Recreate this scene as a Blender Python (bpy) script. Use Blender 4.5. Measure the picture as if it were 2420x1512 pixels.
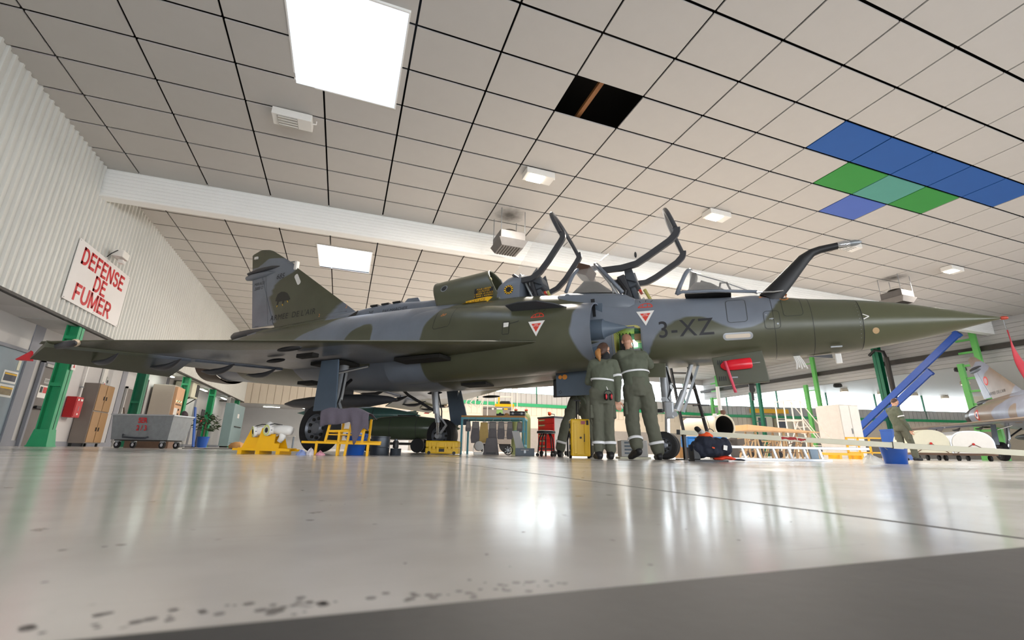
import bpy, bmesh, math, random
from mathutils import Vector, Matrix, Euler
from mathutils.bvhtree import BVHTree
random.seed(7)
for o in list(bpy.data.objects): bpy.data.objects.remove(o)
scene = bpy.context.scene
C = scene.collection

# ------------------------------------------------------------------ camera
FPX = 1055.3; CAMZ = 0.09
YAW, PITCH, ROLL = math.radians(19.963), math.radians(16.31), math.radians(0.95)
_f = Vector((math.sin(YAW)*math.cos(PITCH), math.cos(YAW)*math.cos(PITCH), math.sin(PITCH)))
_r = Vector((math.cos(YAW), -math.sin(YAW), 0)); _u = _r.cross(_f)
CR = math.cos(ROLL)*_r + math.sin(ROLL)*_u
CU = -math.sin(ROLL)*_r + math.cos(ROLL)*_u
CF = _f
cam_d = bpy.data.cameras.new('camera'); cam = bpy.data.objects.new('camera', cam_d); C.objects.link(cam)
m = Matrix((CR, CU, -CF)).transposed().to_4x4(); m.translation = (0, 0, CAMZ)
cam.matrix_world = m
cam_d.sensor_width = 36; cam_d.lens = FPX/2420*36; cam_d.clip_start = 0.02; cam_d.clip_end = 400
cam_d.dof.use_dof = True; cam_d.dof.focus_distance = 7.0; cam_d.dof.aperture_fstop = 5.6
scene.camera = cam
def ray(x, y): return CR*((x-1210)/FPX) + CU*((756-y)/FPX) + CF
def at(x, y, d): return Vector((0, 0, CAMZ)) + ray(x, y)*d          # point of the hangar seen at a pixel, at camera depth d
def ground(x, d):                                                     # floor point under pixel column x at depth d
    p = at(x, 1066, d); p.z = 0; return p

# ------------------------------------------------------------------ world, exposure
w = bpy.data.worlds.new('world'); scene.world = w; w.use_nodes = True
bg = w.node_tree.nodes['Background']; bg.inputs[0].default_value = (0.92, 0.96, 1.0, 1); bg.inputs[1].default_value = 6.6
vs = scene.view_settings; vs.view_transform = 'Standard'; vs.look = 'None'; vs.gamma = 1; vs.use_curve_mapping = False
vs.exposure = 0.22
scene.cycles.max_bounces = 8; scene.cycles.diffuse_bounces = 4; scene.cycles.glossy_bounces = 4; scene.cycles.transparent_max_bounces = 12
scene.cycles.sample_clamp_indirect = 6

# ------------------------------------------------------------------ materials
def lin(c):
    if isinstance(c, str):
        c = c.lstrip('#'); c = [int(c[i:i+2], 16)/255 for i in (0, 2, 4)]
    return tuple(((v+0.055)/1.055)**2.4 if v > 0.04045 else v/12.92 for v in c)
MATS = {}
def M(name, col, rough=0.5, metal=0.0, var=0.12, scale=6.0, bump=0.0, bscale=60.0, emit=0.0, alpha=1.0, trans=0.0, coat=0.0, spec=0.5):
    if name in MATS: return MATS[name]
    mt = bpy.data.materials.new(name); mt.use_nodes = True; nt = mt.node_tree; n = nt.nodes; L = nt.links
    p = n['Principled BSDF']; c = lin(col)
    p.inputs['Roughness'].default_value = rough; p.inputs['Metallic'].default_value = metal
    p.inputs['Specular IOR Level'].default_value = spec
    tc = n.new('ShaderNodeTexCoord')
    nz = n.new('ShaderNodeTexNoise'); nz.inputs['Scale'].default_value = scale; nz.inputs['Detail'].default_value = 4
    L.new(tc.outputs['Object'], nz.inputs['Vector'])
    mx = n.new('ShaderNodeMix'); mx.data_type = 'RGBA'
    mx.inputs['A'].default_value = tuple(max(0, v*(1-var)) for v in c)+(1,)
    mx.inputs['B'].default_value = tuple(min(1, v*(1+var)) for v in c)+(1,)
    L.new(nz.outputs['Fac'], mx.inputs['Factor']); L.new(mx.outputs['Result'], p.inputs['Base Color'])
    if bump:
        n2 = n.new('ShaderNodeTexNoise'); n2.inputs['Scale'].default_value = bscale; n2.inputs['Detail'].default_value = 3
        L.new(tc.outputs['Object'], n2.inputs['Vector'])
        b = n.new('ShaderNodeBump'); b.inputs['Strength'].default_value = bump; b.inputs['Distance'].default_value = 0.02
        L.new(n2.outputs['Fac'], b.inputs['Height']); L.new(b.outputs['Normal'], p.inputs['Normal'])
    if emit:
        p.inputs['Emission Color'].default_value = c+(1,); p.inputs['Emission Strength'].default_value = emit
    if alpha < 1: p.inputs['Alpha'].default_value = alpha
    if trans: p.inputs['Transmission Weight'].default_value = trans
    if coat: p.inputs['Coat Weight'].default_value = coat; p.inputs['Coat Roughness'].default_value = 0.15
    MATS[name] = mt; return mt

# ------------------------------------------------------------------ mesh builder
class B:
    def __init__(s): s.v = []; s.f = []
    def add(s, vs, fs):
        k = len(s.v); s.v += [tuple(v) for v in vs]; s.f += [tuple(i+k for i in f) for f in fs]; return s
    def box(s, x0, x1, y0, y1, z0, z1):
        return s.add([(x0,y0,z0),(x1,y0,z0),(x1,y1,z0),(x0,y1,z0),(x0,y0,z1),(x1,y0,z1),(x1,y1,z1),(x0,y1,z1)],
                     [(0,3,2,1),(4,5,6,7),(0,1,5,4),(1,2,6,5),(2,3,7,6),(3,0,4,7)])
    def hexa(s, p): # 8 points, bottom loop then top loop
        return s.add(p, [(0,3,2,1),(4,5,6,7),(0,1,5,4),(1,2,6,5),(2,3,7,6),(3,0,4,7)])
    def obox(s, c, sz, rot=(0,0,0)):
        R = Euler(rot).to_matrix(); c = Vector(c); h = [v/2 for v in sz]
        return s.hexa([c+R@Vector((a*h[0], b*h[1], d*h[2])) for d in (-1,1) for a, b in ((-1,-1),(1,-1),(1,1),(-1,1))])
    def bar(s, p0, p1, wd, ht=None, up=(0,0,1)):
        p0 = Vector(p0); p1 = Vector(p1); ht = ht or wd; d = (p1-p0).normalized(); u = Vector(up)
        if abs(d.dot(u)) > .98: u = Vector((1,0,0))
        a = d.cross(u).normalized(); b = a.cross(d)
        q = lambda p: [p-a*wd/2-b*ht/2, p+a*wd/2-b*ht/2, p+a*wd/2+b*ht/2, p-a*wd/2+b*ht/2]
        return s.hexa(q(p0)+q(p1))
    def loft(s, rings, cap0=True, cap1=True, closed=True):
        n = len(rings[0]); k = len(s.v)
        for r in rings: s.v += [tuple(p) for p in r]
        m = n if closed else n-1
        for i in range(len(rings)-1):
            for j in range(m):
                a = k+i*n+j; b = k+i*n+(j+1) % n
                s.f.append((a, b, b+n, a+n))
        if cap0: s.f.append(tuple(k+j for j in range(n))[::-1])
        if cap1: s.f.append(tuple(k+(len(rings)-1)*n+j for j in range(n)))
        return s
    def circ(s, c, d, r, n=12, r2=None, up=None):
        d = Vector(d).normalized(); u = Vector(up) if up else (Vector((0,0,1)) if abs(d.z) < .95 else Vector((1,0,0)))
        a = d.cross(u).normalized(); b = a.cross(d); r2 = r if r2 is None else r2
        return [Vector(c)+a*r*math.cos(2*math.pi*i/n)+b*r2*math.sin(2*math.pi*i/n) for i in range(n)]
    def cyl(s, p0, p1, r0, r1=None, n=12, cap=True):
        p0 = Vector(p0); p1 = Vector(p1); r1 = r0 if r1 is None else r1; d = p1-p0
        return s.loft([s.circ(p0, d, r0, n), s.circ(p1, d, r1, n)], cap, cap)
    def tube(s, pts, r, n=8, cap=True):
        pts = [Vector(p) for p in pts]; rs = r if isinstance(r, (list, tuple)) else [r]*len(pts); R = []; up = None
        for i, p in enumerate(pts):
            d = (pts[min(i+1, len(pts)-1)]-pts[max(i-1, 0)]).normalized()
            if up is None: up = Vector((0,0,1)) if abs(d.z) < .9 else Vector((1,0,0))
            a = d.cross(up).normalized(); up = a.cross(d)
            R.append([p+a*rs[i]*math.cos(2*math.pi*k/n)+up*rs[i]*math.sin(2*math.pi*k/n) for k in range(n)])
        return s.loft(R, cap, cap)
    def lathe(s, prof, o=(0,0,0), d=(0,0,1), n=20, cap=True):  # prof: (radius, height)
        o = Vector(o); d = Vector(d).normalized()
        return s.loft([s.circ(o+d*h, d, max(r, 1e-4), n) for r, h in prof], cap, cap)
    def ball(s, c, r, nu=12, nv=8):
        c = Vector(c); r = (r, r, r) if not isinstance(r, (list, tuple)) else r
        R = []
        for i in range(nv+1):
            a = math.pi*(i/nv-.5); a = max(min(a, math.pi/2-.02), -math.pi/2+.02)
            R.append([c+Vector((r[0]*math.cos(a)*math.cos(2*math.pi*j/nu), r[1]*math.cos(a)*math.sin(2*math.pi*j/nu), r[2]*math.sin(a))) for j in range(nu)])
        return s.loft(R)
    def prism(s, poly, off):  # planar 3D polygon extruded by vector off
        n = len(poly); off = Vector(off); P = [Vector(p) for p in poly]
        return s.add(P+[p+off for p in P], [tuple(range(n))[::-1], tuple(range(n, 2*n))]+[(i, (i+1) % n, n+(i+1) % n, n+i) for i in range(n)])
    def mesh(s, name):
        me = bpy.data.meshes.new(name); me.from_pydata(s.v, [], s.f)
        bm = bmesh.new(); bm.from_mesh(me); bmesh.ops.recalc_face_normals(bm, faces=bm.faces); bm.to_mesh(me); bm.free()
        return me
    def build(s, name, mat, parent=None, smooth=False, bevel=0.0, label=None):
        me = s.mesh(name); me.materials.append(mat)
        o = bpy.data.objects.new(name, me); C.objects.link(o)
        if parent: o.parent = parent
        if smooth:
            for p in me.polygons: p.use_smooth = True
            if smooth is not True: me.set_sharp_from_angle(angle=math.radians(smooth))
        if bevel:
            md = o.modifiers.new('bevel', 'BEVEL'); md.width = bevel; md.segments = 2; md.limit_method = 'ANGLE'
        if label: o['label'] = label
        return o
def tag(o, label, cat, group=None, kind=None):
    o['label'] = label; o['category'] = cat
    if group: o['group'] = group
    if kind: o['kind'] = kind
    return o
def thing(name, label, cat, loc=(0,0,0), rz=0.0, group=None):
    o = bpy.data.objects.new(name, None); C.objects.link(o); o.location = loc; o.rotation_euler = (0, 0, rz)
    o.empty_display_size = .1
    return tag(o, label, cat, group)
def struct(o, label=None, cat=None):
    o['kind'] = 'structure'
    if label: o['label'] = label
    if cat: o['category'] = cat
    return o
def copy_tree(o, parent=None):
    c = o.copy(); C.objects.link(c); c.parent = parent
    for ch in list(o.children): copy_tree(ch, c)
    return c
def share(o, name, parent, loc, rot=(0,0,0), mat=None):   # alike piece sharing mesh data
    c = bpy.data.objects.new(name, o); C.objects.link(c); c.parent = parent; c.location = loc; c.rotation_euler = rot
    if mat: c.material_slots[0].link = 'OBJECT'; c.material_slots[0].material = mat
    return c
def text_mesh(txt, size=1.0, bold=0.0, extrude=0.0, shear=0.0, spacing=1.0, align='CENTER', line=1.0):
    cu = bpy.data.curves.new('txt', 'FONT'); cu.body = txt; cu.size = size; cu.offset = bold; cu.extrude = extrude
    cu.shear = shear; cu.space_character = spacing; cu.align_x = align; cu.align_y = 'CENTER'; cu.space_line = line
    o = bpy.data.objects.new('txt', cu); C.objects.link(o)
    me = bpy.data.meshes.new_from_object(o.evaluated_get(bpy.context.evaluated_depsgraph_get()))
    bpy.data.objects.remove(o); bpy.data.curves.remove(cu)
    return me
def text_obj(name, txt, mat, parent, matrix, size, **k):
    me = text_mesh(txt, size, **k); me.materials.clear(); me.materials.append(mat)
    o = bpy.data.objects.new(name, me); C.objects.link(o); o.parent = parent; o.matrix_local = matrix; return o
def frame(o, x, y):   # matrix with given origin, x axis and y axis
    x = Vector(x).normalized(); y = Vector(y).normalized(); z = x.cross(y)
    mm = Matrix((x, y, z)).transposed().to_4x4(); mm.translation = Vector(o); return mm
# ================================================================== THE HANGAR
XW = -6.95; XREC = -8.0; XR = 35.0; YB = 13.93; YF = 37.2; YN = -9.0; ZS = 3.13
def zc(x, y): return 7.69 + 0.0111*x - 0.0142*y
m_floor = M('floor_epoxy', '#b9b3ae', .2, 0, .05, .5)
def floor_nodes():
    nt = m_floor.node_tree; n = nt.nodes; L = nt.links; p = n['Principled BSDF']
    tc = n.new('ShaderNodeTexCoord')
    def noise(sc, det, vec=None):
        z = n.new('ShaderNodeTexNoise'); z.inputs['Scale'].default_value = sc; z.inputs['Detail'].default_value = det
        L.new(vec or tc.outputs['Object'], z.inputs['Vector']); return z.outputs['Fac']
    def ramp(f, a, b, c0, c1):
        r = n.new('ShaderNodeValToRGB'); r.color_ramp.elements[0].position = a; r.color_ramp.elements[1].position = b
        r.color_ramp.elements[0].color = c0; r.color_ramp.elements[1].color = c1; L.new(f, r.inputs[0]); return r.outputs[0]
    def mul(a, b, f=1.0):
        x = n.new('ShaderNodeMix'); x.data_type = 'RGBA'; x.blend_type = 'MULTIPLY'; x.inputs['Factor'].default_value = f
        L.new(a, x.inputs['A']); L.new(b, x.inputs['B']); return x.outputs['Result']
    base = ramp(noise(.35, 6), .3, .75, lin('#cbc6c1')+(1,), lin('#e4e0dc')+(1,))
    cloud = ramp(noise(9, 5), .35, .6, (.82, .8, .78, 1), (1, 1, 1, 1))
    spots = ramp(noise(26, 2), .25, .29, (.35, .34, .33, 1), (1, 1, 1, 1))
    mp = n.new('ShaderNodeMapping'); mp.inputs['Scale'].default_value = (1.2, 40, 1); L.new(tc.outputs['Object'], mp.inputs[0])
    scuff = ramp(noise(3, 4, mp.outputs[0]), .28, .36, (.72, .71, .7, 1), (1, 1, 1, 1))
    c = mul(mul(mul(base, cloud, .35), spots, .8), scuff, .35)
    L.new(c, p.inputs['Base Color'])
    rr = n.new('ShaderNodeMapRange'); rr.inputs[3].default_value = .1; rr.inputs[4].default_value = .24
    L.new(noise(2.2, 5), rr.inputs[0]); L.new(rr.outputs[0], p.inputs['Roughness'])
    b = n.new('ShaderNodeBump'); b.inputs['Strength'].default_value = .05; b.inputs['Distance'].default_value = .01
    L.new(noise(7, 3), b.inputs['Height']); L.new(b.outputs[0], p.inputs['Normal'])
floor_nodes()
m_band = M('grey_floor_paint', '#3b3938', .6, 0, .25, 12, .03, 60)
m_stain = M('floor_grime', '#6d6865', .5, 0, .3, 30)
m_joint = M('floor_joint', '#3d3a39', .6)
m_tile = M('ceiling_tile', '#bcb8b3', .8, 0, .03, 3, .04, 200)
m_blue = M('blue_tile', '#1a549c', .7, 0, .06, 2); m_blue2 = M('violet_blue_tile', '#4a66b4', .7, 0, .06, 2)
m_green_t = M('green_tile', '#2f8a3a', .7, 0, .06, 2); m_teal = M('teal_tile', '#4f9488', .7, 0, .06, 2)
m_void = M('void_black', '#15110f', .95); m_wood = M('batten_wood', '#8a5a30', .7, 0, .3, 20)
m_white = M('white_cladding', '#f2f2ef', .45, 0, .02, 2); m_corr = M('corrugated_sheet', '#d9d8d2', .5, 0, .05, .8)
m_wallp = M('painted_wall', '#c3c0bf', .6, 0, .06, 2); m_stripe = M('grey_wall_stripe', '#8b8c94', .6, 0, .06, 3)
m_cream = M('cream_cladding', '#d8cbb9', .55, 0, .05, 1.5); m_greyclad = M('grey_cladding', '#b5b3b1', .55, 0, .05, 1.5)
m_green = M('green_steel', '#1f9a63', .38, 0, .1, 6); m_green_l = M('light_green_steel', '#5fb257', .45, 0, .1, 6)
m_dgreen = M('dark_green_steel', '#0f6b4c', .45, 0, .1, 6)
m_dark = M('dark_steel', '#37332f', .5, .3, .2, 8); m_black = M('black_plastic', '#141416', .45, 0, .1, 10)
m_rubber = M('black_rubber', '#1b1a1b', .75, 0, .15, 20, .1, 120)
m_bluest = M('blue_steel', '#1c4fae', .35, 0, .12, 6)
m_alu = M('aluminium', '#b9bcc0', .35, .8, .12, 12); m_steel = M('galvanised_steel', '#8f9396', .42, .6, .22, 9, .05, 30)
m_glass = M('window_glass', '#f4fbff', .05, 0, .01, 1, trans=1.0)
m_sky = M('lit_skylight_dome', '#d6e6ff', .5, 0, .02, 1, emit=2.3)
m_lampglow = M('lamp_glow', '#fff1dc', .5, 0, .01, 1, emit=28); m_lampoff = M('lamp_reflector', '#c7c4bf', .25, .6, .1, 10)
m_lampbox = M('lamp_housing', '#e6e3dd', .5, 0, .04, 5)

floor = struct(B().box(XREC-.2, 90, YN, 46, -.2, 0).build('floor', m_floor), 'pale grey glossy concrete hangar floor', 'floor')
YBAND = .3
B().box(XREC+.05, 60, YN+.1, YBAND, 0, .0012).build('painted_band', m_band, floor, label='dark grey painted band across the floor')  # dark floor paint; unseen stretch behind the camera extended to dim the ceiling
B().hexa([(.765,.31,0),(.771,.31,0),(.771,13,0),(.765,13,0),(.765,.31,.0006),(.771,.31,.0006),(.771,13,.0006),(.765,13,.0006)]).build('floor_joint', m_joint, floor)
b = B()
for i in range(70):
    x = -.14+.3*random.random()**1.2; y = YBAND+.022+.012*random.gauss(0, 1)*.6+.02*random.random()*(1 if random.random() < .2 else 0)
    if y < YBAND+.006: continue
    b.lathe([(random.uniform(.0008, .004), 0), (random.uniform(.0006, .003), .0002)], (x, y, 0), n=7)
b.build('grime_marks', m_stain, floor, label='dark grime marks beside the painted band')['kind'] = 'stuff'
b = B()
for i in range(90):
    y = .35+3.5*random.random()**2; x = random.uniform(-.9, 1.8)*(.4+y)
    b.lathe([(random.uniform(.001, .003)*(.6+y), 0), (random.uniform(.0005, .002)*(.6+y), .0003)], (x, y, 0), n=7)
b.build('grime_spots', m_stain, floor, label='small dark spots scattered over the floor')['kind'] = 'stuff'

# ---- ceiling with tiles
ceil = struct(B().add([(XREC, YN, zc(XREC, YN)+1.1), (XR, YN, zc(XR, YN)+1.1), (XR, YF, zc(XR, YF)+1.1), (XREC, YF, zc(XREC, YF)+1.1)], [(0, 1, 2, 3)]).build('ceiling', m_void), 'suspended tile ceiling with dark joints', 'ceiling')
TX, TY, OX, OY = 1.659, 1.056, -1.219, 5.594; GAP = .042
SKY = [(-1.76, .28, 6.42, 8.88), (-1.68, .29, 16.9, 19.2)]
special = {(3, 1): None, (8, 1): m_green_t, (9, 1): m_teal, (10, 1): m_green_t, (9, 2): m_blue2}
for c_ in range(7, 12): special[(c_, 0)] = m_blue
def tilebox(w_, h_): return B().box(-w_/2, w_/2, -h_/2, h_/2, 0, .03)
tile_me = tilebox(TX-GAP, TY-.06).mesh('ceiling_tile'); tile_me.materials.append(m_tile)
def rect_sub(r, s_):
    x0, x1, y0, y1 = r; a0, a1, b0, b1 = s_; out = []
    if a0 >= x1 or a1 <= x0 or b0 >= y1 or b1 <= y0: return [r]
    if a0 > x0: out.append((x0, a0, y0, y1))
    if a1 < x1: out.append((a1, x1, y0, y1))
    xa, xb = max(x0, a0), min(x1, a1)
    if b0 > y0: out.append((xa, xb, y0, b0))
    if b1 < y1: out.append((xa, xb, b1, y1))
    return [t for t in out if t[1]-t[0] > .03 and t[3]-t[2] > .03]
def px(p):
    d = Vector(p)-Vector((0, 0, CAMZ)); z = d.dot(CF)
    return (1210+FPX*d.dot(CR)/z, 756-FPX*d.dot(CU)/z) if z > .1 else None
def soot_mat(name, ox, oy):
    mt = m_tile.copy(); mt.name = name; nt = mt.node_tree; n = nt.nodes; L = nt.links; p = n['Principled BSDF']; src = p.inputs['Base Color'].links[0].from_socket
    tc = n.new('ShaderNodeTexCoord'); mp = n.new('ShaderNodeMapping'); mp.inputs['Location'].default_value = (-ox, -oy, 0); L.new(tc.outputs['Object'], mp.inputs[0])
    nz = n.new('ShaderNodeTexNoise'); nz.inputs['Scale'].default_value = 5; L.new(tc.outputs['Object'], nz.inputs['Vector'])
    ln = n.new('ShaderNodeVectorMath'); ln.operation = 'LENGTH'; L.new(mp.outputs[0], ln.inputs[0])
    ad = n.new('ShaderNodeMath'); ad.operation = 'MULTIPLY_ADD'; ad.inputs[1].default_value = .35; L.new(nz.outputs['Fac'], ad.inputs[0]); L.new(ln.outputs['Value'], ad.inputs[2])
    r = n.new('ShaderNodeValToRGB'); r.color_ramp.elements[0].position = .25; r.color_ramp.elements[0].color = (.22, .21, .2, 1); r.color_ramp.elements[1].position = .72; r.color_ramp.elements[1].color = (1, 1, 1, 1); L.new(ad.outputs[0], r.inputs[0])
    mu = n.new('ShaderNodeMix'); mu.data_type = 'RGBA'; mu.blend_type = 'MULTIPLY'; mu.inputs['Factor'].default_value = 1; L.new(src, mu.inputs['A']); L.new(r.outputs[0], mu.inputs['B']); L.new(mu.outputs['Result'], p.inputs['Base Color'])
    return mt
HEAT = []
for hx, hy in ((1204, 508), (2112, 666)):
    rr = ray(hx, hy); k_ = (zc(5, 11)-CAMZ)/rr.z; X, Y = rr.x*k_, rr.y*k_; HEAT.append((X, Y))
    c_, r_ = math.floor((X-OX)/TX), math.floor((Y-OY)/TY)
    for a in (-1, 0, 1):
        for b_ in (-1, 0, 1):
            cx, cy = OX+TX*(c_+a+.5), OY+TY*(r_+b_+.5)
            if abs(X-cx) < TX/2+.5 and abs(Y-cy) < TY/2+.5 and (c_+a, r_+b_) not in special: special[(c_+a, r_+b_)] = soot_mat('sooty_tile', X-cx, Y-cy)
ROT = (-.0142, -.0111, 0); cand = []
for c_ in range(-5, 23):
    for r_ in range(-14, 31):
        r = (OX+TX*c_+GAP/2, OX+TX*(c_+1)-GAP/2, OY+TY*r_+.03, OY+TY*(r_+1)-.03)
        r = (max(r[0], XW), min(r[1], XR), r[2], min(r[3], YF))
        if r[1]-r[0] < .05 or r[3]-r[2] < .05: continue
        if special.get((c_, r_), 0) is None: continue
        rs = [r]
        for s_ in SKY: rs = [t for q in rs for t in rect_sub(q, s_)]
        for t in rs:
            x, y = (t[0]+t[1])/2, (t[2]+t[3])/2; q = px((x, y, zc(x, y))); sc = 0
            if q and -150 < q[0] < 2570 and -150 < q[1] < 1000:
                qs = [px((a, b_, zc(a, b_))) for a, b_ in ((t[0], t[2]), (t[1], t[2]), (t[1], t[3]), (t[0], t[3]))]
                if all(qs): sc = abs(sum(qs[i][0]*qs[(i+1) % 4][1]-qs[(i+1) % 4][0]*qs[i][1] for i in range(4)))/2
            if (c_, r_) in special: sc = 1e9
            cand.append((sc, c_, r_, t, x, y))
cand.sort(key=lambda k: -k[0]); rest = B()
for i, (sc, c_, r_, t, x, y) in enumerate(cand):
    if i < 300 and sc > 0:
        w_, h_ = t[1]-t[0], t[3]-t[2]
        if abs(w_-(TX-GAP)) < .002 and abs(h_-(TY-.06)) < .002: me = tile_me
        else:
            me = tilebox(w_, h_).mesh('ceiling_tile'); me.materials.append(m_tile)
        share(me, 'ceiling_tile', ceil, (x, y, zc(x, y)), ROT, special.get((c_, r_)))
    else:
        rest.hexa([(a, b_, zc(a, b_)+dz) for dz in (0, .03) for a, b_ in ((t[0], t[2]), (t[1], t[2]), (t[1], t[3]), (t[0], t[3]))])
o = rest.build('ceiling_tile_field', m_tile, ceil); o['kind'] = 'stuff'
# skylight shafts
for i, (x0, x1, y0, y1) in enumerate(SKY):
    z0 = zc((x0+x1)/2, (y0+y1)/2)-.015; z1 = z0+.95
    f = B()
    for a in ((x0-.03, x0, y0-.03, y1+.03), (x1, x1+.03, y0-.03, y1+.03), (x0, x1, y0-.03, y0), (x0, x1, y1, y1+.03)): f.box(*a, z0-.01, z1)
    o = struct(f.build('window_%d' % (i+1), m_white), ['large square skylight in the ceiling above the jet', 'skylight beyond the white beam, above the tail fin'][i], 'skylight')
    B().box(x0, x1, y0, y1, z1-.03, z1).build('skylight_dome', m_sky, o)
# open tile bay
x0 = OX+TX*3; y0 = OY+TY
o = B().box(x0+.62, x0+.72, y0-.4, y0+TY+.4, zc(x0, y0)+.12, zc(x0, y0)+.2).build('roof_batten', m_wood, ceil, label='bare wooden batten inside the open ceiling bay')
# ---- white clad beam
zb1 = zc(14, YB); 
beam = struct(B().hexa([(x, y, z) for z_ in (0, 1) for x, y, z in ((XW, YB+.03, zc(XW, YB)-.84 if not z_ else zc(XW, YB)+.05), (XR, YB+.03, zc(XR, YB)-.84 if not z_ else zc(XR, YB)+.05), (XR, YB+.35, zc(XR, YB)-.84 if not z_ else zc(XR, YB)+.05), (XW, YB+.35, zc(XW, YB)-.84 if not z_ else zc(XW, YB)+.05))]).build('trim_1', m_white), 'white metal-clad beam crossing the ceiling', 'beam')
for k in range(4):
    za, zb_ = -.84+k*.21, -.84+(k+1)*.21-.012
    prof = [(0, za), (-.02, za+.02), (-.02, za+.07), (-.008, za+.085), (-.008, za+.1), (-.02, za+.115), (-.02, zb_-.02), (0, zb_)]
    B().loft([[(X, YB+.03+p[0], zc(X, YB)+p[1]) for p in prof] for X in (XW, XR)], False, False, False).build('cladding_strip', m_white, beam)
# ---- left wall: corrugated upper sheet
prof = []; y = YN
while y < YF:
    prof += [(0, y), (0, y+.12), (.05, y+.14), (.05, y+.19)]; y += .21
b = B().loft([[(XW+p[0], p[1], z if z < 5 else zc(XW, p[1])+.05) for p in prof] for z in (ZS, 9)], False, False, False)
b.box(XW-.12, XW-.02, YN, YF, ZS, 9.2)
wl = struct(b.build('wall_left', m_corr), 'white corrugated metal upper wall on the left', 'wall')
B().box(XW-.02, XW+.06, YN, YF, ZS-.03, ZS+.03).build('drip_edge', m_dark, wl)
# lower recessed wall and soffit
wl2 = struct(B().box(XREC-.15, XREC, YN, YF+6, 0, ZS+.1).build('wall_left_recess', m_wallp), 'pale painted lower wall recessed under the corrugated sheet', 'wall')
for y0, y1 in ((13.35, 13.7), (15.2, 15.62), (17.15, 17.32), (20.7, 21.1), (25.2, 25.5), (30, 30.3)):
    B().box(XREC, XREC+.02, y0, y1, 0, ZS).build('wall_stripe', m_stripe, wl2)
sf = struct(B().box(XREC, XW-.02, YN, YF, ZS, ZS+.06).build('trim_2', m_wallp), 'grey soffit under the corrugated wall', 'soffit')
for y in (9, 12, 14.4, 17, 20, 23, 26, 29, 32):
    B().box(XREC+.02, XW-.1, y, y+1.2, ZS-.012, ZS).build('soffit_panel', m_greyclad, sf)
struct(B().box(XREC, XREC+.03, 10, YF, 0, .14).build('baseboard_left', m_stripe), 'grey baseboard of the left wall', 'baseboard')
# ---- far wall
wb = struct(B().box(XREC, 5, YF+.05, YF+.3, 3.1, 9.4).build('wall_back', m_cream), 'cream far wall above the low annex opening', 'wall')
y_an = 42
for k in range(26): B().box(XREC+k*.5, XREC+k*.5+.47, YF, YF+.05, 3.1, 5.2).build('cladding_panel', m_cream, wb)
struct(B().box(XREC, 6, y_an, y_an+.2, 0, 3.4).build('wall_annex', m_wallp), 'pale wall of the low annex at the far end', 'wall')
struct(B().box(XREC, 6, YF+.3, y_an, 3.12, 3.3).build('ceiling_annex', m_wallp), 'low ceiling of the far annex', 'ceiling')
clad_up = B().box(0, .47, 0, .06, 4.1, 5.0).mesh('cladding_panel'); clad_up.materials.append(m_greyclad)
clad_lo = B().box(0, .47, .02, .06, 3.1, 3.9).mesh('cladding_panel'); clad_lo.materials.append(m_cream)
def wall_seg(name, P0, P1, label, zbase=0.0):
    P0 = Vector(P0); P1 = Vector(P1); Lg = (P1-P0).length; rz = math.atan2(P1.y-P0.y, P1.x-P0.x)
    root = B().box(0, Lg, .06, .25, 0, 5.0).build(name, m_cream); root.location = (P0.x, P0.y, 0); root.rotation_euler = (0, 0, rz)
    struct(root, label, 'wall')
    for i in range(int(Lg/.5)):
        share(clad_up, 'cladding_panel', root, (i*.5, 0, 0)); share(clad_lo, 'cladding_panel', root, (i*.5, 0, 0))
    B().box(0, Lg, -.12, .06, 3.85, 4.12).build('green_rail', m_green, root)
    B().box(0, Lg, -.02, .06, 0, 2.0).build('plinth_panel', M('plinth_grey', '#9a938d', .6), root)
    B().box(0, Lg, .06, .25, 7.0, 9.4).build('header_panel', m_greyclad, root)
    win = B().box(0, Lg, .1, .16, 4.98, 5.04).build('window_sill', m_dgreen, root)
    n = int(Lg/4.9); st = Lg/n
    for k in range(n):
        B().box(k*st+.06, (k+1)*st-.06, .13, .14, 5.02, 7.0).build('window_pane', m_glass, root)
        B().box(k*st-.05, k*st+.05, .0, .16, 4.12, 7.0).build('mullion', m_dgreen, root)
    return root
wall_seg('wall_back_windows', (5, YF), (38, YF), 'far wall with a band of bright windows over cream cladding')
wall_seg('wall_back_bay', (38, YF), (66, 30), 'angled far wall of the side bay with bright windows')
# ---- right side: fascia, rail, side bay
b = B().box(XR+.05, XR+.4, YN, YF, 5.5, 9.6)
fa = struct(b.build('wall_right', m_greyclad), 'horizontal plank fascia above the open side bay', 'wall')
for k in range(9):
    z = 5.48+k*.255
    B().box(XR, XR+.06, YN, YF, z, z+.235).build('fascia_plank', m_greyclad, fa)
struct(B().box(XR-.45, XR-.15, YN, YF, 6.14, 6.4).build('trim_3', m_dark), 'dark steel rail running along the fascia', 'rail')
struct(B().box(XR+.4, 90, YN, YF+3, 6.75, 6.9).build('ceiling_side_bay', m_white), 'smooth white ceiling of the side bay', 'ceiling')
struct(B().box(66, 66.3, -5, 30, 0, 6.8).build('wall_side_bay', m_cream), 'cream end wall of the side bay', 'wall')
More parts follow.
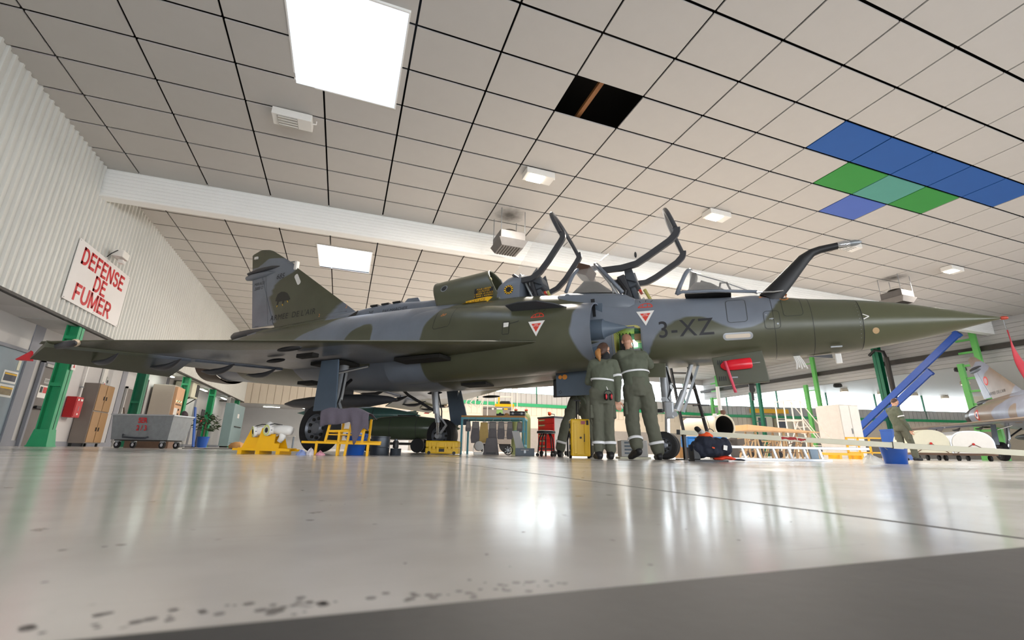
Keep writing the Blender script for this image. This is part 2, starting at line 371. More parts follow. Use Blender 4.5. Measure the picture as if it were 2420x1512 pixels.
# ---- steel columns
def column(x, y, h, mat, label, group, wd=.28, rz=0.0, brackets=(1.55,), flare=True):
    t = thing('steel_column', label, 'column', (x, y, 0), rz, group)
    b = B().box(-wd/2, -wd/2+.03, -wd/2, wd/2, 0, h).box(wd/2-.03, wd/2, -wd/2, wd/2, 0, h).box(-wd/2, wd/2, -.012, .012, 0, h)
    b.build('shaft', mat, t)
    if flare: B().hexa([(-wd*.7,-wd*.7,.03),(wd*.7,-wd*.7,.03),(wd*.7,wd*.7,.03),(-wd*.7,wd*.7,.03),(-wd/2-.01,-wd/2-.01,.42),(wd/2+.01,-wd/2-.01,.42),(wd/2+.01,wd/2+.01,.42),(-wd/2-.01,wd/2+.01,.42)]).build('base_shoe', mat, t)
    B().box(-wd*.75, wd*.75, -wd*.75, wd*.75, 0, .03).build('base_plate', mat, t)
    for z in brackets: B().box(-wd/2+.03, wd/2-.03, -wd/2, wd/2, z, z+.09).build('stiffener', mat, t)
    return t
gL = 'green columns of the left wall'
for i, (y, lb) in enumerate(((15.0, 'bright green steel column nearest the exit door on the left'), (19.9, 'second green column of the left wall, behind the wing tip'), (24.7, 'third green column of the left wall beside the potted plant'), (29.4, 'fourth green column of the left wall beside the grey cabinet'), (35.9, 'farthest green column at the corner of the left wall'))):
    column(XW-.12, y, ZS, m_green if i != 1 else m_dgreen, lb, gL, brackets=(1.5, 2.75))
gR = 'green columns under the right fascia'
for y, lb, mt, k in ((15.1, 'light green lattice column behind the parked jet tail', m_green_l, 1), (19.9, 'dark green column beside a drain pipe, behind the walking man', m_dgreen, 0), (25.0, 'pair of light green posts left of the white cabinet', m_green_l, 2), (30.3, 'pair of dark green posts seen under the nose', m_dgreen, 2), (35.0, 'light green lattice post seen behind the black ladder', m_green_l, 1)):
    if k == 0: column(XR-.7, y, 7.6, mt, lb, gR, .4)
    else:
        t = thing('steel_column', lb, 'column', (XR-.7, y, 0), 0, gR)
        for d in (-.45, .45): B().box(-.11, .11, d-.13, d+.13, 0, 7.7 if d < 0 else 5.5).build('post', mt, t)
        z = .8
        while z < 7.2:
            if k == 1: B().box(-.04, .04, -.4, .4, z, z+.12).build('batten_plate', mt, t)
            else: B().box(-.03, .03, -.4, .4, z, z+.05).build('tie_rod', mt, t)
            z += .75 if k == 1 else 2.1
t = thing('drain_pipe', 'dark drain pipe beside the dark green column', 'pipe', (XR-1.35, 19.0, 0))
B().cyl((0,0,0), (0,0,6.5), .14, n=14).build('pipe', m_dark, t); B().tube([(0,0,6.4),(0,.1,6.9),(0,.6,7.1),(0,1.0,6.8)], .1).build('bend', m_black, t)
# blue braces
def brace(a, b_, lb):
    a = Vector(a); b_ = Vector(b_); b_ = b_+(b_-a)*(b_.z/(a.z-b_.z))
    t = thing('diagonal_brace', lb, 'brace', (0, 0, 0), 0, 'blue diagonal braces')
    B().bar(a, b_, .16, .36).build('tube', m_bluest, t)
    B().bar(Vector(a)+Vector((0,0,-.02)), Vector(a)+(Vector(b_)-Vector(a))*.02, .22, .42).build('end_plate', m_bluest, t)
    return t
def _onX(x, y, X): r = ray(x, y); return Vector((0, 0, CAMZ))+r*(X/r.x)
brace(_onX(2266,785,33.3), _onX(1990,1050,33.3), 'long blue diagonal brace rising to the fascia rail')
brace(_onX(2200,876,33.25), _onX(2013,1054,33.25), 'shorter blue diagonal brace ending under the fascia')

# ---- ceiling lamps and heaters
def lamp(x, y, lit, label, rz=0.0, power=520, group='box lamps under the ceiling'):
    z = zc(x, y); t = thing('ceiling_lamp', label, 'lamp', (x, y, z), rz, group)
    B().box(-.42, .42, -.2, .2, -.2, -.02).build('housing', m_lampbox, t, bevel=.012)
    B().box(-.3, .12, -.17, .17, -.214, -.2).build('lens', m_lampglow if lit else m_lampoff, t)
    if not lit:
        for k in range(4): B().box(-.29, .11, -.15+k*.09, -.135+k*.09, -.224, -.212).build('louvre', m_lampbox, t)
    B().tube([(.4,.0,-.12),(.5,.0,-.1),(.5,.0,-.02)], .015, 6).build('conduit', m_lampbox, t)
    for dx in (-.35, .35): B().box(dx-.03, dx+.03, -.03, .03, -.02, 0).build('bracket', m_lampbox, t)
    if lit:
        l = bpy.data.lights.new('lamp_light', 'AREA'); l.energy = power; l.size = .4; l.size_y = .3; l.shape = 'RECTANGLE'; l.color = (1, .92, .82)
        lo = bpy.data.objects.new('lamp_light', l); C.objects.link(lo); lo.parent = t; lo.location = (-.09, 0, -.23)
    return t
lamp(-1.9, 9.95, False, 'unlit box lamp by the large skylight')
lamp(4.35, 10.0, True, 'lit box lamp with a glaring starburst, above the rear canopy')
lamp(10.65, 9.95, True, 'lit box lamp right of the raised front canopy')
lamp(17.0, 10.0, False, 'unlit box lamp behind the refuelling probe tip')
lamp(23.3, 10.0, True, 'lit box lamp at far right above the nose')
for y, row in ((20.6, 'nearer'), (29.5, 'farther')):  # unseen lamps, added to light the floor beyond the beam
    for x, nth in ((4.4, 'leftmost'), (10.7, 'second'), (17, 'third'), (24, 'fourth')): lamp(x, y, True, '%s lit box lamp of the %s row beyond the beam' % (nth, row), power=560, group='lamps beyond the beam')
struct(B().box(XREC, 90, YN-.3, YN, 3.3, 9.6).build('wall_daylight_cut', m_greyclad), 'unseen lintel wall added above the open hangar doors to cut daylight', 'wall')  # unseen lintel added behind the camera so daylight enters low
def side_lamp(x, y, lit, label):
    t = thing('round_lamp', label, 'lamp', (x, y, 6.74), 0, 'round lamps of the side bay')
    B().lathe([(.3,0),(.36,-.1),(.36,-.28),(.3,-.3)], n=18).build('housing', m_cream if lit else m_dark, t)
    B().lathe([(.28,-.3),(.25,-.33)], n=18).build('lens', M('warm_glow', '#ffd9a0', .5, emit=9) if lit else m_dark, t)
# ================================================================== THE JET (local: x forward, -y starboard, z up; origin under main axle)
JS = 1.08; JX, JY, JPSI = 0.856*JS, 9.071*JS, math.radians(-45.88); JX2, JY2, JPSI2 = 28.7, 10.5, math.radians(-135.7)
def J(s, t, z): return Vector((s, -t, z))
jet = thing('fighter_jet', 'two-seat delta-wing fighter jet in grey and olive camouflage with raised canopies', 'aircraft', (JX, JY, 0), JPSI); jet.scale = (JS, JS, JS)

def camo_mat(name, ca, cb, rough=.33):
    mt = bpy.data.materials.new(name); mt.use_nodes = True; nt = mt.node_tree; n = nt.nodes; L = nt.links; p = n['Principled BSDF']
    at_ = n.new('ShaderNodeAttribute'); at_.attribute_name = 'camo'
    mr = n.new('ShaderNodeMapRange'); mr.inputs[1].default_value = .38; mr.inputs[2].default_value = .62; L.new(at_.outputs['Fac'], mr.inputs[0])
    tc = n.new('ShaderNodeTexCoord'); nz = n.new('ShaderNodeTexNoise'); nz.inputs['Scale'].default_value = 1.6; nz.inputs['Detail'].default_value = 6
    L.new(tc.outputs['Object'], nz.inputs['Vector'])
    n2 = n.new('ShaderNodeTexNoise'); n2.inputs['Scale'].default_value = 28; n2.inputs['Detail'].default_value = 4; L.new(tc.outputs['Object'], n2.inputs['Vector'])
    mx = n.new('ShaderNodeMix'); mx.data_type = 'RGBA'; mx.inputs['A'].default_value = lin(ca)+(1,); mx.inputs['B'].default_value = lin(cb)+(1,)
    L.new(mr.outputs[0], mx.inputs['Factor'])
    r = n.new('ShaderNodeValToRGB'); r.color_ramp.elements[0].position = .3; r.color_ramp.elements[0].color = (.72, .7, .68, 1); r.color_ramp.elements[1].position = .6; r.color_ramp.elements[1].color = (1, 1, 1, 1)
    L.new(nz.outputs['Fac'], r.inputs[0])
    mu = n.new('ShaderNodeMix'); mu.data_type = 'RGBA'; mu.blend_type = 'MULTIPLY'; mu.inputs['Factor'].default_value = .7
    L.new(mx.outputs['Result'], mu.inputs['A']); L.new(r.outputs[0], mu.inputs['B']); L.new(mu.outputs['Result'], p.inputs['Base Color'])
    mr2 = n.new('ShaderNodeMapRange'); mr2.inputs[3].default_value = rough-.06; mr2.inputs[4].default_value = rough+.08
    L.new(n2.outputs['Fac'], mr2.inputs[0]); L.new(mr2.outputs[0], p.inputs['Roughness'])
    return mt
OLIVE, GREY = '#51523f', '#747b87'
m_camo = camo_mat('camouflage_paint', OLIVE, GREY)
m_olive = M('olive_paint', OLIVE, .34, 0, .12, 3); m_grey = M('blue_grey_paint', '#6d747f', .36, 0, .1, 3)
m_dgrey = M('dark_grey_paint', '#3c3d41', .4, 0, .12, 5); m_radome = M('radome_olive', '#55563f', .3, 0, .08, 2)
m_slate = M('slate_blue_paint', '#566371', .45, 0, .12, 5)
m_blk = M('black_paint', '#17171a', .5, 0, .1, 8); m_letter = M('stencil_black', '#1d1d22', .55)
m_red = M('red_plastic', '#d0202c', .4, 0, .1, 6); m_redpaint = M('red_marking', '#d8412f', .5); m_wmark = M('white_marking', '#e9e6e2', .5)
m_yel = M('yellow_marking', '#e8b417', .5); m_omark = M('orange_marking', '#d98a45', .5); m_primer = M('yellow_primer', '#b6ad62', .55, 0, .15, 9)
m_chrome = M('chrome', '#d8dade', .14, 1.0, .04, 8); m_gear = M('gear_grey', '#a9acb0', .35, .3, .12, 9)
m_hole = M('bay_dark', '#1b1916', .8, 0, .3, 14); m_canopy = M('canopy_glass', '#fbf6f0', .02, 0, .01, 1, trans=.0, alpha=.18)
m_cushion = M('seat_cushion', '#4b5057', .8, 0, .15, 12); m_white_s = M('white_cover', '#e4e2dd', .5); m_tan = M('tan_pipe', '#b99a72', .6)
m_burnt = M('burnt_metal', '#4d443c', .38, .85, .25, 6)
m_tyre = M('tyre_rubber', '#19181a', .7, 0, .12, 16, .1, 60); m_wheel = M('wheel_hub', '#6d7077', .4, .5, .15, 12)
m_orange = M('orange_fabric', '#e8541f', .7, 0, .12, 12)

def pin(poly, x, y):
    c = False; n = len(poly); j = n-1
    for i in range(n):
        (a, b), (d, e) = poly[i], poly[j]
        if (b > y) != (e > y) and x < (d-a)*(y-b)/(e-b)+a: c = not c
        j = i
    return c
# 1 = grey. Each entry (value, polygon in (s, z)); later wins
FUS = [(1, [(6.9,2.5),(6.65,2.06),(6.46,1.79),(6.3,1.69),(6.1,1.68),(5.9,1.79),(5.75,1.88),(5.49,1.92),(5.25,1.84),(5.06,1.66),(4.92,1.36),(4.9,.9),(4.3,.9),(4.29,1.24),(4.12,1.37),(3.98,1.69),(4.02,2.0),(4.15,2.24),(4.2,2.45),(2.4,2.66),(2.4,3.4),(6.9,3.4)]),
       (1, [(1.75,2.62),(1.6,2.4),(1.37,2.13),(1.33,1.87),(1.33,.8),(-1.0,.8),(-2.0,1.4),(-2.15,2.1),(-1.75,2.3),(-1.26,2.45),(-1.1,2.62),(-.2,3.3),(2.4,3.3),(2.4,2.75)]),
       (0, [(-.5,1.5),(-.5,2.02),(-.36,2.2),(-.09,2.3),(.12,2.29),(.2,2.18),(.16,1.5)]),
       (1, [(-4.1,1.0),(-6,1.0),(-6,3.0),(-4.4,3.0)])]
FIN = [(1, [(-3.7,2.5),(-4.02,3.25),(-4.2,3.8),(-4.1,3.98),(-3.93,4.12),(-3.56,4.2),(-3.38,4.32),(-3.42,4.6),(-3.98,4.72),(-4.49,4.8),(-4.9,4.62),(-5.6,4.58),(-5.6,2.4)]),
       (1, [(-1.76,3.23),(-1.93,3.06),(-2.1,2.93),(-2.19,2.6),(-.5,2.6),(-.5,3.4)])]
def camo(me, polys, fn, soft=0.0):
    a = me.attributes.new('camo', 'FLOAT', 'POINT')
    for i, v in enumerate(me.vertices):
        x, y = fn(v.co); val = 0.0
        for c, pl in polys:
            if pin(pl, x, y): val = float(c)
        a.data[i].value = val
    n = len(me.vertices); nb = [[] for _ in range(n)]
    for e in me.edges: nb[e.vertices[0]].append(e.vertices[1]); nb[e.vertices[1]].append(e.vertices[0])
    val = [a.data[i].value for i in range(n)]
    for _ in range(3): val = [(val[i]*2+sum(val[j] for j in nb[i]))/(2+len(nb[i])) for i in range(n)]
    for i in range(n): a.data[i].value = val[i]
    return me
def interp(tab, s):
    # tab sorted by descending s; monotone-ish cubic (Catmull-Rom) on every column
    n = len(tab); 
    if s >= tab[0][0]: return tab[0][1:]
    if s <= tab[-1][0]: return tab[-1][1:]
    for i in range(n-1):
        if tab[i][0] >= s >= tab[i+1][0]: break
    p0, p1, p2, p3 = tab[max(i-1, 0)], tab[i], tab[i+1], tab[min(i+2, n-1)]
    u = (s-p1[0])/(p2[0]-p1[0]); out = []
    for k in range(1, len(p1)):
        h = p2[0]-p1[0]
        m1 = (p2[k]-p0[k])/(p2[0]-p0[0])*h if p2[0] != p0[0] else 0
        m2 = (p3[k]-p1[k])/(p3[0]-p1[0])*h if p3[0] != p1[0] else 0
        out.append((2*u**3-3*u*u+1)*p1[k]+(u**3-2*u*u+u)*m1+(-2*u**3+3*u*u)*p2[k]+(u**3-u*u)*m2)
    return out
def sring(s, zb, zt, hw, n=2.2, zw=.5, tc=0.0, N=72):
    zm = zb+(zt-zb)*zw; R = []
    for i in range(N):
        a = 2*math.pi*i/N; ca, sa = math.cos(a), math.sin(a); e = 2/n
        y = hw*math.copysign(abs(ca)**e, ca); z = (zt-zm if sa > 0 else zm-zb)*math.copysign(abs(sa)**e, sa)
        R.append(J(s, tc+y, zm+z))
    return R
FT = [(8.86,1.642,1.663,.012,2,.5),(8.70,1.605,1.71,.053,2,.5),(8.40,1.535,1.81,.138,2,.5),(8.0,1.455,1.93,.235,2,.5),(7.5,1.385,2.04,.325,2,.5),(7.0,1.352,2.12,.385,2,.5),
      (6.7,1.345,2.18,.415,2.1,.5),(6.4,1.34,2.24,.445,2.2,.5),(5.9,1.33,2.26,.485,2.5,.48),(5.4,1.325,2.30,.53,2.9,.46),(4.8,1.32,2.37,.575,2.9,.46),(4.2,1.30,2.49,.63,2.9,.46),
      (3.6,1.27,2.58,.70,2.8,.46),(2.9,1.22,2.66,.82,2.5,.46),(2.2,1.17,2.66,.93,2.3,.46),(1.2,1.15,2.71,1.0,2.2,.45),(0,1.17,2.75,1.0,2.1,.45),(-1.2,1.24,2.77,.95,2.1,.45),
      (-2.5,1.36,2.77,.86,2,.47),(-3.6,1.47,2.74,.77,2,.48),(-4.6,1.58,2.68,.67,2,.5),(-5.2,1.63,2.62,.58,2,.5)]
def loft_s(tab, s0, s1, n, N=72, **k):
    R = []
    for i in range(n+1):
        s = s0+(s1-s0)*i/n; zb, zt, hw, ex, zw = interp(tab, s); R.append(sring(s, zb, zt, hw, ex, zw, N=N, **k))
    return R
o = B().loft(loft_s(FT, 7.5, -5.2, 300, 96)).build('fuselage', m_camo, jet, smooth=40); camo(o.data, FUS, lambda c: (c.x, c.z)); fus = o
B().loft(loft_s(FT, 8.855, 7.505, 60, 64)).build('radome', m_radome, jet, smooth=40, label='pointed olive nose cone')
for s in (7.5, 6.98, 6.55):   # panel joints standing a hair proud
    R = []
    for ds in (-.0025, .0025):
        zb, zt, hw, ex, zw = interp(FT, s+ds); R.append(sring(s+ds, zb-.002, zt+.002, hw+.002, ex, zw))
    B().loft(R, False, False).build('panel_joint', m_letter, jet, smooth=True)
# nozzle
B().lathe([(.56,0),(.55,.25),(.5,.55),(.45,.85),(.42,.86),(.46,.5),(.5,.1)], J(-5.18,0,2.12), (-1,0,-.02), 32, False).build('exhaust_nozzle', m_burnt, jet, smooth=40)
# spine
SP = [(2.6,2.3,2.80,.30,2.2,.5),(2.2,2.3,2.90,.30,2.2,.5),(.75,2.4,2.93,.25,2.2,.5),(0,2.4,2.985,.23,2.2,.5),(-.7,2.4,2.985,.21,2.2,.5),(-1.3,2.4,2.94,.2,2.2,.5),(-2.6,2.4,2.90,.18,2.2,.5),(-3.9,2.4,2.86,.16,2.2,.5),(-4.7,2.5,2.84,.12,2,.5)]
o = B().loft(loft_s(SP, 2.6, -4.7, 120, 40)).build('dorsal_spine', m_camo, jet, smooth=50); camo(o.data, FUS+FIN[1:]+[(0,[(-2.0,2.4),(-3.9,2.4),(-3.9,3.2),(-2.0,3.2)])], lambda c: (c.x, c.z))
B().loft([B().circ(J(s,0,z), (1,0,0), r, 20) for s, z, r in ((-3.6,2.80,.02),(-4.2,2.79,.1),(-4.8,2.78,.125),(-5.3,2.77,.115),(-5.42,2.77,.07))]).build('chute_housing', m_dgrey, jet, smooth=40, label='dark blunt parachute housing under the fin')
# intakes
for sg, nm in ((1, 'starboard'), (-1, 'port')):
    NT = [(4.28,1.25,2.23,.50,2.1,.5),(4.0,1.24,2.25,.515,2.1,.5),(3.4,1.22,2.30,.53,2.1,.5),(2.6,1.2,2.40,.53,2.1,.5),(1.6,1.2,2.5,.50,2.1,.5),(.4,1.2,2.5,.40,2.1,.5)]
    TC = [(4.28,.60),(4.0,.60),(3.4,.60),(2.6,.585),(1.6,.55),(.4,.55)]
    R = []
    for i in range(81):
        s = 4.28-3.8*i/80; zb, zt, hw, ex, zw = interp(NT, s); R.append(sring(s, zb, zt, hw, ex, zw, tc=sg*interp(TC, s)[0], N=56))
    inner = [sring(4.28, 1.27, 2.21, .48, 2.1, .5, tc=sg*.6, N=56), sring(3.9, 1.29, 2.19, .46, 2.1, .5, tc=sg*.6, N=56)]
    o = B().loft(inner[::-1]+R, True, True).build('air_intake', m_camo, jet, smooth=40); camo(o.data, FUS, lambda c: (c.x, c.z))
    if sg == 1: nac = o
    # half cone
    R = []
    for s, r in ((4.70,.008),(4.38,.125),(4.36,.155),(4.22,.16),(4.0,.17)):
        R.append([J(s, sg*(.60+r*.95*math.sin(math.pi*k/16)), 1.83+r*math.cos(math.pi*k/16)) for k in range(17)])
    B().loft(R, True, True).build('shock_cone', m_slate, jet, smooth=40, label='blue grey half cone in the air intake')
    B().box(4.1, 4.34, *sorted((-sg*.55, -sg*.60)), 1.42, 2.24).build('splitter_plate', m_slate, jet)
    B().add([J(4.2,sg*.71,2.285),J(4.23,sg*.72,2.0),J(4.275,sg*.72,2.0),J(4.26,sg*.71,2.285)],[(0,1,2,3)]).build('bleed_slot', m_blk, jet)
    # strake
    B().prism([J(3.08,sg*.9,2.09),J(2.97,sg*1.12,2.21),J(3.2,sg*1.16,2.22),J(3.5,sg*1.15,2.21),J(3.75,sg*1.06,2.16),J(3.99,sg*.9,2.09)], (0,0,.02)).build('strake', m_dgrey, jet, bevel=.006)
# wings
def sLE(t): return 3.34-(t-1.2)*1.585 if t < 4.15 else 3.34-2.95*1.585-(t-4.15)*2.3
def wz(t): return 1.60-(t-1.2)*.075
def section(t, s0, s1, thick, zle, dz=0.0, n=14):
    up, lo = [], []
    for i in range(n+1):
        u = (i/n)**1.6; y = thick*(2.2*math.sqrt(u)*(1-u)**.9+.04); s = s0+(s1-s0)*u; z = zle+dz*u
        up.append(J(s, t, z+y*.55)); lo.append(J(s, t, z-y*.45))
    return up+lo[::-1]
HG = -2.02  # elevon hinge
WCAM = [(1, [(3.5,1.0),(1.7,1.0),(1.3,2.4),(.2,2.6),(-.6,3.0),(-1.1,3.4),(-2.1,2.6),(-2.3,1.0),(-2.3,.4),(3.5,.4)]),(0,[(3.6,.3),(1.35,.3),(1.35,1.9),(3.6,1.9)]),(1,[(-1.4,2.6),(-2.2,2.2),(-2.2,3.3),(-1.75,3.3)])]
for sg in (1, -1):
    R = []
    for i in range(61):
        t = .5+3.98*i/60; th = .155*max(.16, (sLE(t)-HG)/5.4)
        R.append(section(sg*t, sLE(t), HG if t < 4.3 else HG-.15*(t-4.3)/.2, th, wz(t), -.03))
    o = B().loft(R).build('wing', m_camo, jet, smooth=35); camo(o.data, WCAM, lambda c: (c.x, abs(c.y)))
    if sg == 1: wingo = o
    for t0, t1, dr in ((.98, 2.62, .10), (2.68, 4.46, .46)):
        c0, c1 = .72-.08*(t0-1), .72-.1*(t1-1)
        ring = lambda t, c: [J(HG-.01, sg*t, wz(t)+.012), J(HG-.01, sg*t, wz(t)-.075), J(HG-c*math.cos(dr), sg*t, wz(t)-.04-c*math.sin(dr)-.006), J(HG-c*math.cos(dr), sg*t, wz(t)-.034-c*math.sin(dr)+.006)]
        o = B().loft([ring(t0+(t1-t0)*k/12, c0+(c1-c0)*k/12) for k in range(13)]).build('elevon', m_camo, jet); camo(o.data, WCAM, lambda c: (c.x, abs(c.y)))
    B().loft([B().circ(J(sLE(4.32)+.05-x, sg*4.33, wz(4.3)-.045), (1,0,0), r, 12) for x, r in ((-.12,.01),(-.06,.04),(.05,.05),(.4,.045),(.9,.01))]).build('tip_fairing', m_dgrey, jet, smooth=40)
    B().ball(J(sLE(4.3)+.02, sg*4.3, wz(4.3)-.03), (.07,.05,.05)).build('position_light', M('pale_lens', '#d9c3a8', .3), jet, smooth=True)
    B().prism([J(HG-.3,sg*4.46,wz(4.4)-.12),J(HG-.6,sg*4.5,wz(4.4)-.22),J(HG-.34,sg*4.42,wz(4.4)-.24)], J(0,.02*sg,.01)).build('tip_guard', m_red, jet, label='red guard on the trailing wing tip')
    for t, ln, w_ in ((1.5,.6,.06),(2.3,.65,.07),(3.1,.6,.06),(3.85,.5,.05)):
        z0 = wz(t)-.1; c = HG+.05
        R = [B().circ(J(c+ln*.75-ln*1.35*u, sg*t, z0-.02-.1*math.sin(math.pi*min(1,u*1.05))-.16*max(0,u-.55)), (1,0,0), max(.006, w_*math.sin(math.pi*(.03+.94*u))**.8), 12, max(.006, w_*math.sin(math.pi*(.03+.94*u))**.8*.8)) for u in [k/10 for k in range(11)]]
        B().loft(R).build('actuator_fairing', m_dgrey, jet, smooth=50)
    # pylon stubs, vents and blade antennas under the wing
    for s_, t_, ln in ((.6,2.9,.5),(-.6,2.2,.45)):
        B().ball(J(s_, sg*t_, wz(t_)-.11), (ln*.5,.035,.035)).build('pylon_fitting', m_blk, jet, smooth=True)
# belly fittings
for s_, t_, w_, l_ in ((1.5,1.15,.32,.9),(-.2,1.35,.45,.7),(-1.3,.9,.25,.4),(2.0,.2,.3,.5),(.6,-1.3,.4,.7),(.3,2.35,.12,.35)):
    zz = wz(max(1.2,abs(t_)))-.135 if abs(t_) > .95 else interp(FT, s_)[0]-.002
    B().box(s_-l_/2, s_+l_/2, -t_-w_/2, -t_+w_/2, zz-.012, zz+.05).build('bay_opening', m_hole, jet, bevel=.01)
# ventral fuel tank pod on the centreline
B().loft([B().circ(J(s_,-.1,1.02), (1,0,0), r, 20) for s_, r in ((-3.2,.02),(-2.9,.09),(-2.4,.13),(-1.5,.15),(-.7,.13),(-.2,.07),(0,.02))]).build('belly_pod', m_dgrey, jet, smooth=40, label='dark slim pod hanging under the rear belly')
B().box(-2.5, -2.3, .07, .13, .78, .95).build('pod_fin', m_dgrey, jet)
B().box(-1.9, -1.2, .06, .14, 1.1, 1.35).build('pod_pylon', m_dgrey, jet)
# fin
def fLE(z):
    T = [(2.6,-.7),(2.95,-1.25),(4.33,-3.36),(4.5,-3.56),(5.0,-4.42),(5.07,-4.6),(5.1,-4.8)]
    for (a, b), (c, d) in zip(T, T[1:]):
        if a <= z <= c: return b+(d-b)*(z-a)/(c-a)
    return T[-1][1]
def fTE(z): return -4.66-(z-2.7)*.262 if z < 5.03 else -5.27+(z-5.03)*3.5
RU = .76
def finsec(z, u0, u1, n=12):
    a, b = fLE(z), fTE(z); th = .075*(1-.6*(z-2.7)/2.4); L_, R_ = [], []
    for i in range(n+1):
        u = u0+(u1-u0)*i/n; y = th*(1.55*math.sqrt(u)*(1-u)**.85+.045); s = a+(b-a)*u
        L_.append(J(s, y, z)); R_.append(J(s, -y, z))
    return L_+R_[::-1]
zs = [2.6+2.5*i/90 for i in range(91)]
o = B().loft([finsec(z, 0, RU) for z in zs]).build('fin', m_camo, jet, smooth=40); camo(o.data, FIN, lambda c: (c.x, c.z)); fin = o
o = B().loft([finsec(z, RU+.008, 1) for z in zs if 2.93 < z < 4.42]).build('rudder', m_camo, jet, smooth=40); camo(o.data, FIN, lambda c: (c.x, c.z))
o = B().loft([finsec(z, RU, 1) for z in zs if z >= 4.42]).build('fin_tip', m_camo, jet, smooth=40); camo(o.data, FIN, lambda c: (c.x, c.z))
B().loft([B().circ(J(s,0,z), (1,0,0), max(.01,r), 14, max(.01,r*.6)) for s, z, r in ((-3.95,4.50,.01),(-4.3,4.51,.09),(-4.8,4.50,.11),(-5.25,4.47,.07),(-5.27,4.47,.01))]).build('fin_fairing', m_dgrey, jet, smooth=40)
B().loft([B().circ(J(s,0,z), (1,0,0), max(.01,r), 14) for s, z, r in ((-4.0,4.36,.01),(-4.5,4.37,.08),(-5.1,4.36,.09),(-5.3,4.36,.06))]).build('warning_receiver', m_grey, jet, smooth=40)
B().obox(J(-3.44,0,4.42), (.1,.1,.24)).build('fin_antenna', m_white_s, jet, bevel=.03, label='cream antenna block on the fin leading edge')
B().obox(J(-3.62,0,4.55), (.34,.03,.03), (0,.1,0)).build('fin_probe', m_steel, jet)
B().box(-5.1,-4.98,-.05,.05,4.86,4.93).build('tail_light', m_white_s, jet)
# spine details
for s_ in (-.75,-.45,-.15): B().box(s_, s_+.2, -.12, .12, 2.97, 3.0).build('spine_vent', m_blk, jet)
B().prism([J(.05,-.02,2.96),J(.5,-.02,2.93),J(.42,-.02,3.05),J(.16,-.02,3.06)], J(0,.04,0)).build('blade_antenna', m_grey, jet)
B().prism([J(-1.62,.17,2.66),J(-.95,.3,2.72),J(-.95,.24,2.86)], J(.05,.05,0)).build('ram_inlet', m_blk, jet)

# ---- canopies, screens, cockpit
def canopy(rail, crown, w0, w1, label):
    n = 16; rings = []
    def along(P, u):
        d = [0]
        for a, b in zip(P, P[1:]): d.append(d[-1]+math.dist(a, b))
        x = u*d[-1]
        for i in range(len(P)-1):
            if x <= d[i+1]+1e-9:
                v = (x-d[i])/(d[i+1]-d[i]); return (P[i][0]+(P[i+1][0]-P[i][0])*v, P[i][1]+(P[i+1][1]-P[i][1])*v)
    root = None; NR, NA = 18, 20
    for i in range(NR+1):
        u = i/NR; r = along(rail, u); c = along(crown, u); w_ = w0+(w1-w0)*math.sin(math.pi*.5*min(1, u*1.6)); R = []
        for k in range(NA+1):
            a = math.pi*k/NA; q = math.sin(a)**.75
            R.append(J(r[0]+(c[0]-r[0])*q, w_*math.cos(a), r[1]+(c[1]-r[1])*q))
        rings.append(R)
    g = B().loft(rings, False, False, False).build('canopy_glass', m_canopy, jet, smooth=True, label=label)
    f = B(); RR = [along(rail, i/40) for i in range(41)]
    ws = [w0+(w1-w0)*math.sin(math.pi*.5*min(1, i/40*1.6)) for i in range(41)]
    for sg in (1, -1):
        R = []
        for i in range(41):
            s, z = RR[i]; a = RR[max(i-1, 0)]; b_ = RR[min(i+1, 40)]; d = Vector((b_[0]-a[0], b_[1]-a[1])).normalized(); n_ = (-d.y, d.x)
            h = .075; t0 = sg*(ws[i]+.018); t1 = sg*(ws[i]-.035)
            R.append([J(s+n_[0]*.02, t0, z+n_[1]*.02), J(s-n_[0]*h, t0, z-n_[1]*h), J(s-n_[0]*h, t1, z-n_[1]*h), J(s+n_[0]*.02, t1, z+n_[1]*.02)])
        f.loft(R)
    for ring, wd in ((rings[-1], .075), (rings[0], .06)):
        f.tube(ring, wd*.5, 8)
    f.build('canopy_frame', m_dgrey, jet, smooth=30)
    return rings
canopy([(4.28,2.92),(4.62,2.87),(4.85,2.88),(5.0,2.95),(5.36,3.16),(5.45,3.25),(5.46,3.33)], [(4.13,3.10),(4.5,3.38),(4.9,3.63),(5.30,3.83)], .30, .46, 'front canopy glass raised open')
canopy([(2.86,2.94),(3.1,2.93),(3.25,3.0),(3.4,3.16),(3.62,3.46),(3.67,3.54),(3.65,3.62)], [(2.64,3.12),(2.9,3.55),(3.15,3.92),(3.38,4.22)], .36, .46, 'rear canopy glass raised open')
B().ball(J(4.86,.47,2.99), (.02,.03,.05)).build('canopy_latch', m_blk, jet)
def arch(s0, z0, s1, z1, w_, n=14, ex=.7):
    return [J(s0+(s1-s0)*math.sin(math.pi*k/n)**ex, w_*math.cos(math.pi*k/n), z0+(z1-z0)*math.sin(math.pi*k/n)**ex) for k in range(n+1)]
# windscreen
A0 = arch(5.40, 2.27, 5.60, 2.75, .48); A1 = arch(5.95, 2.25, 6.0, 2.55, .40); A2 = arch(6.42, 2.23, 6.44, 2.29, .2)
B().loft([A0, A1, A2], False, False, False).build('windscreen_glass', m_canopy, jet, smooth=True)
B().tube(A0, .032, 8).build('windscreen_arch', m_grey, jet, smooth=True)
B().tube([A0[0], J(5.47,.465,2.30), J(5.9,.41,2.275), J(6.42,.2,2.26)], .022, 6).tube([J(5.47,-.465,2.30), J(5.9,-.41,2.275), J(6.42,-.2,2.26)], .022, 6).tube([A0[7],A1[7],A2[7]], .008, 6).build('windscreen_frame', m_grey, jet, smooth=True)
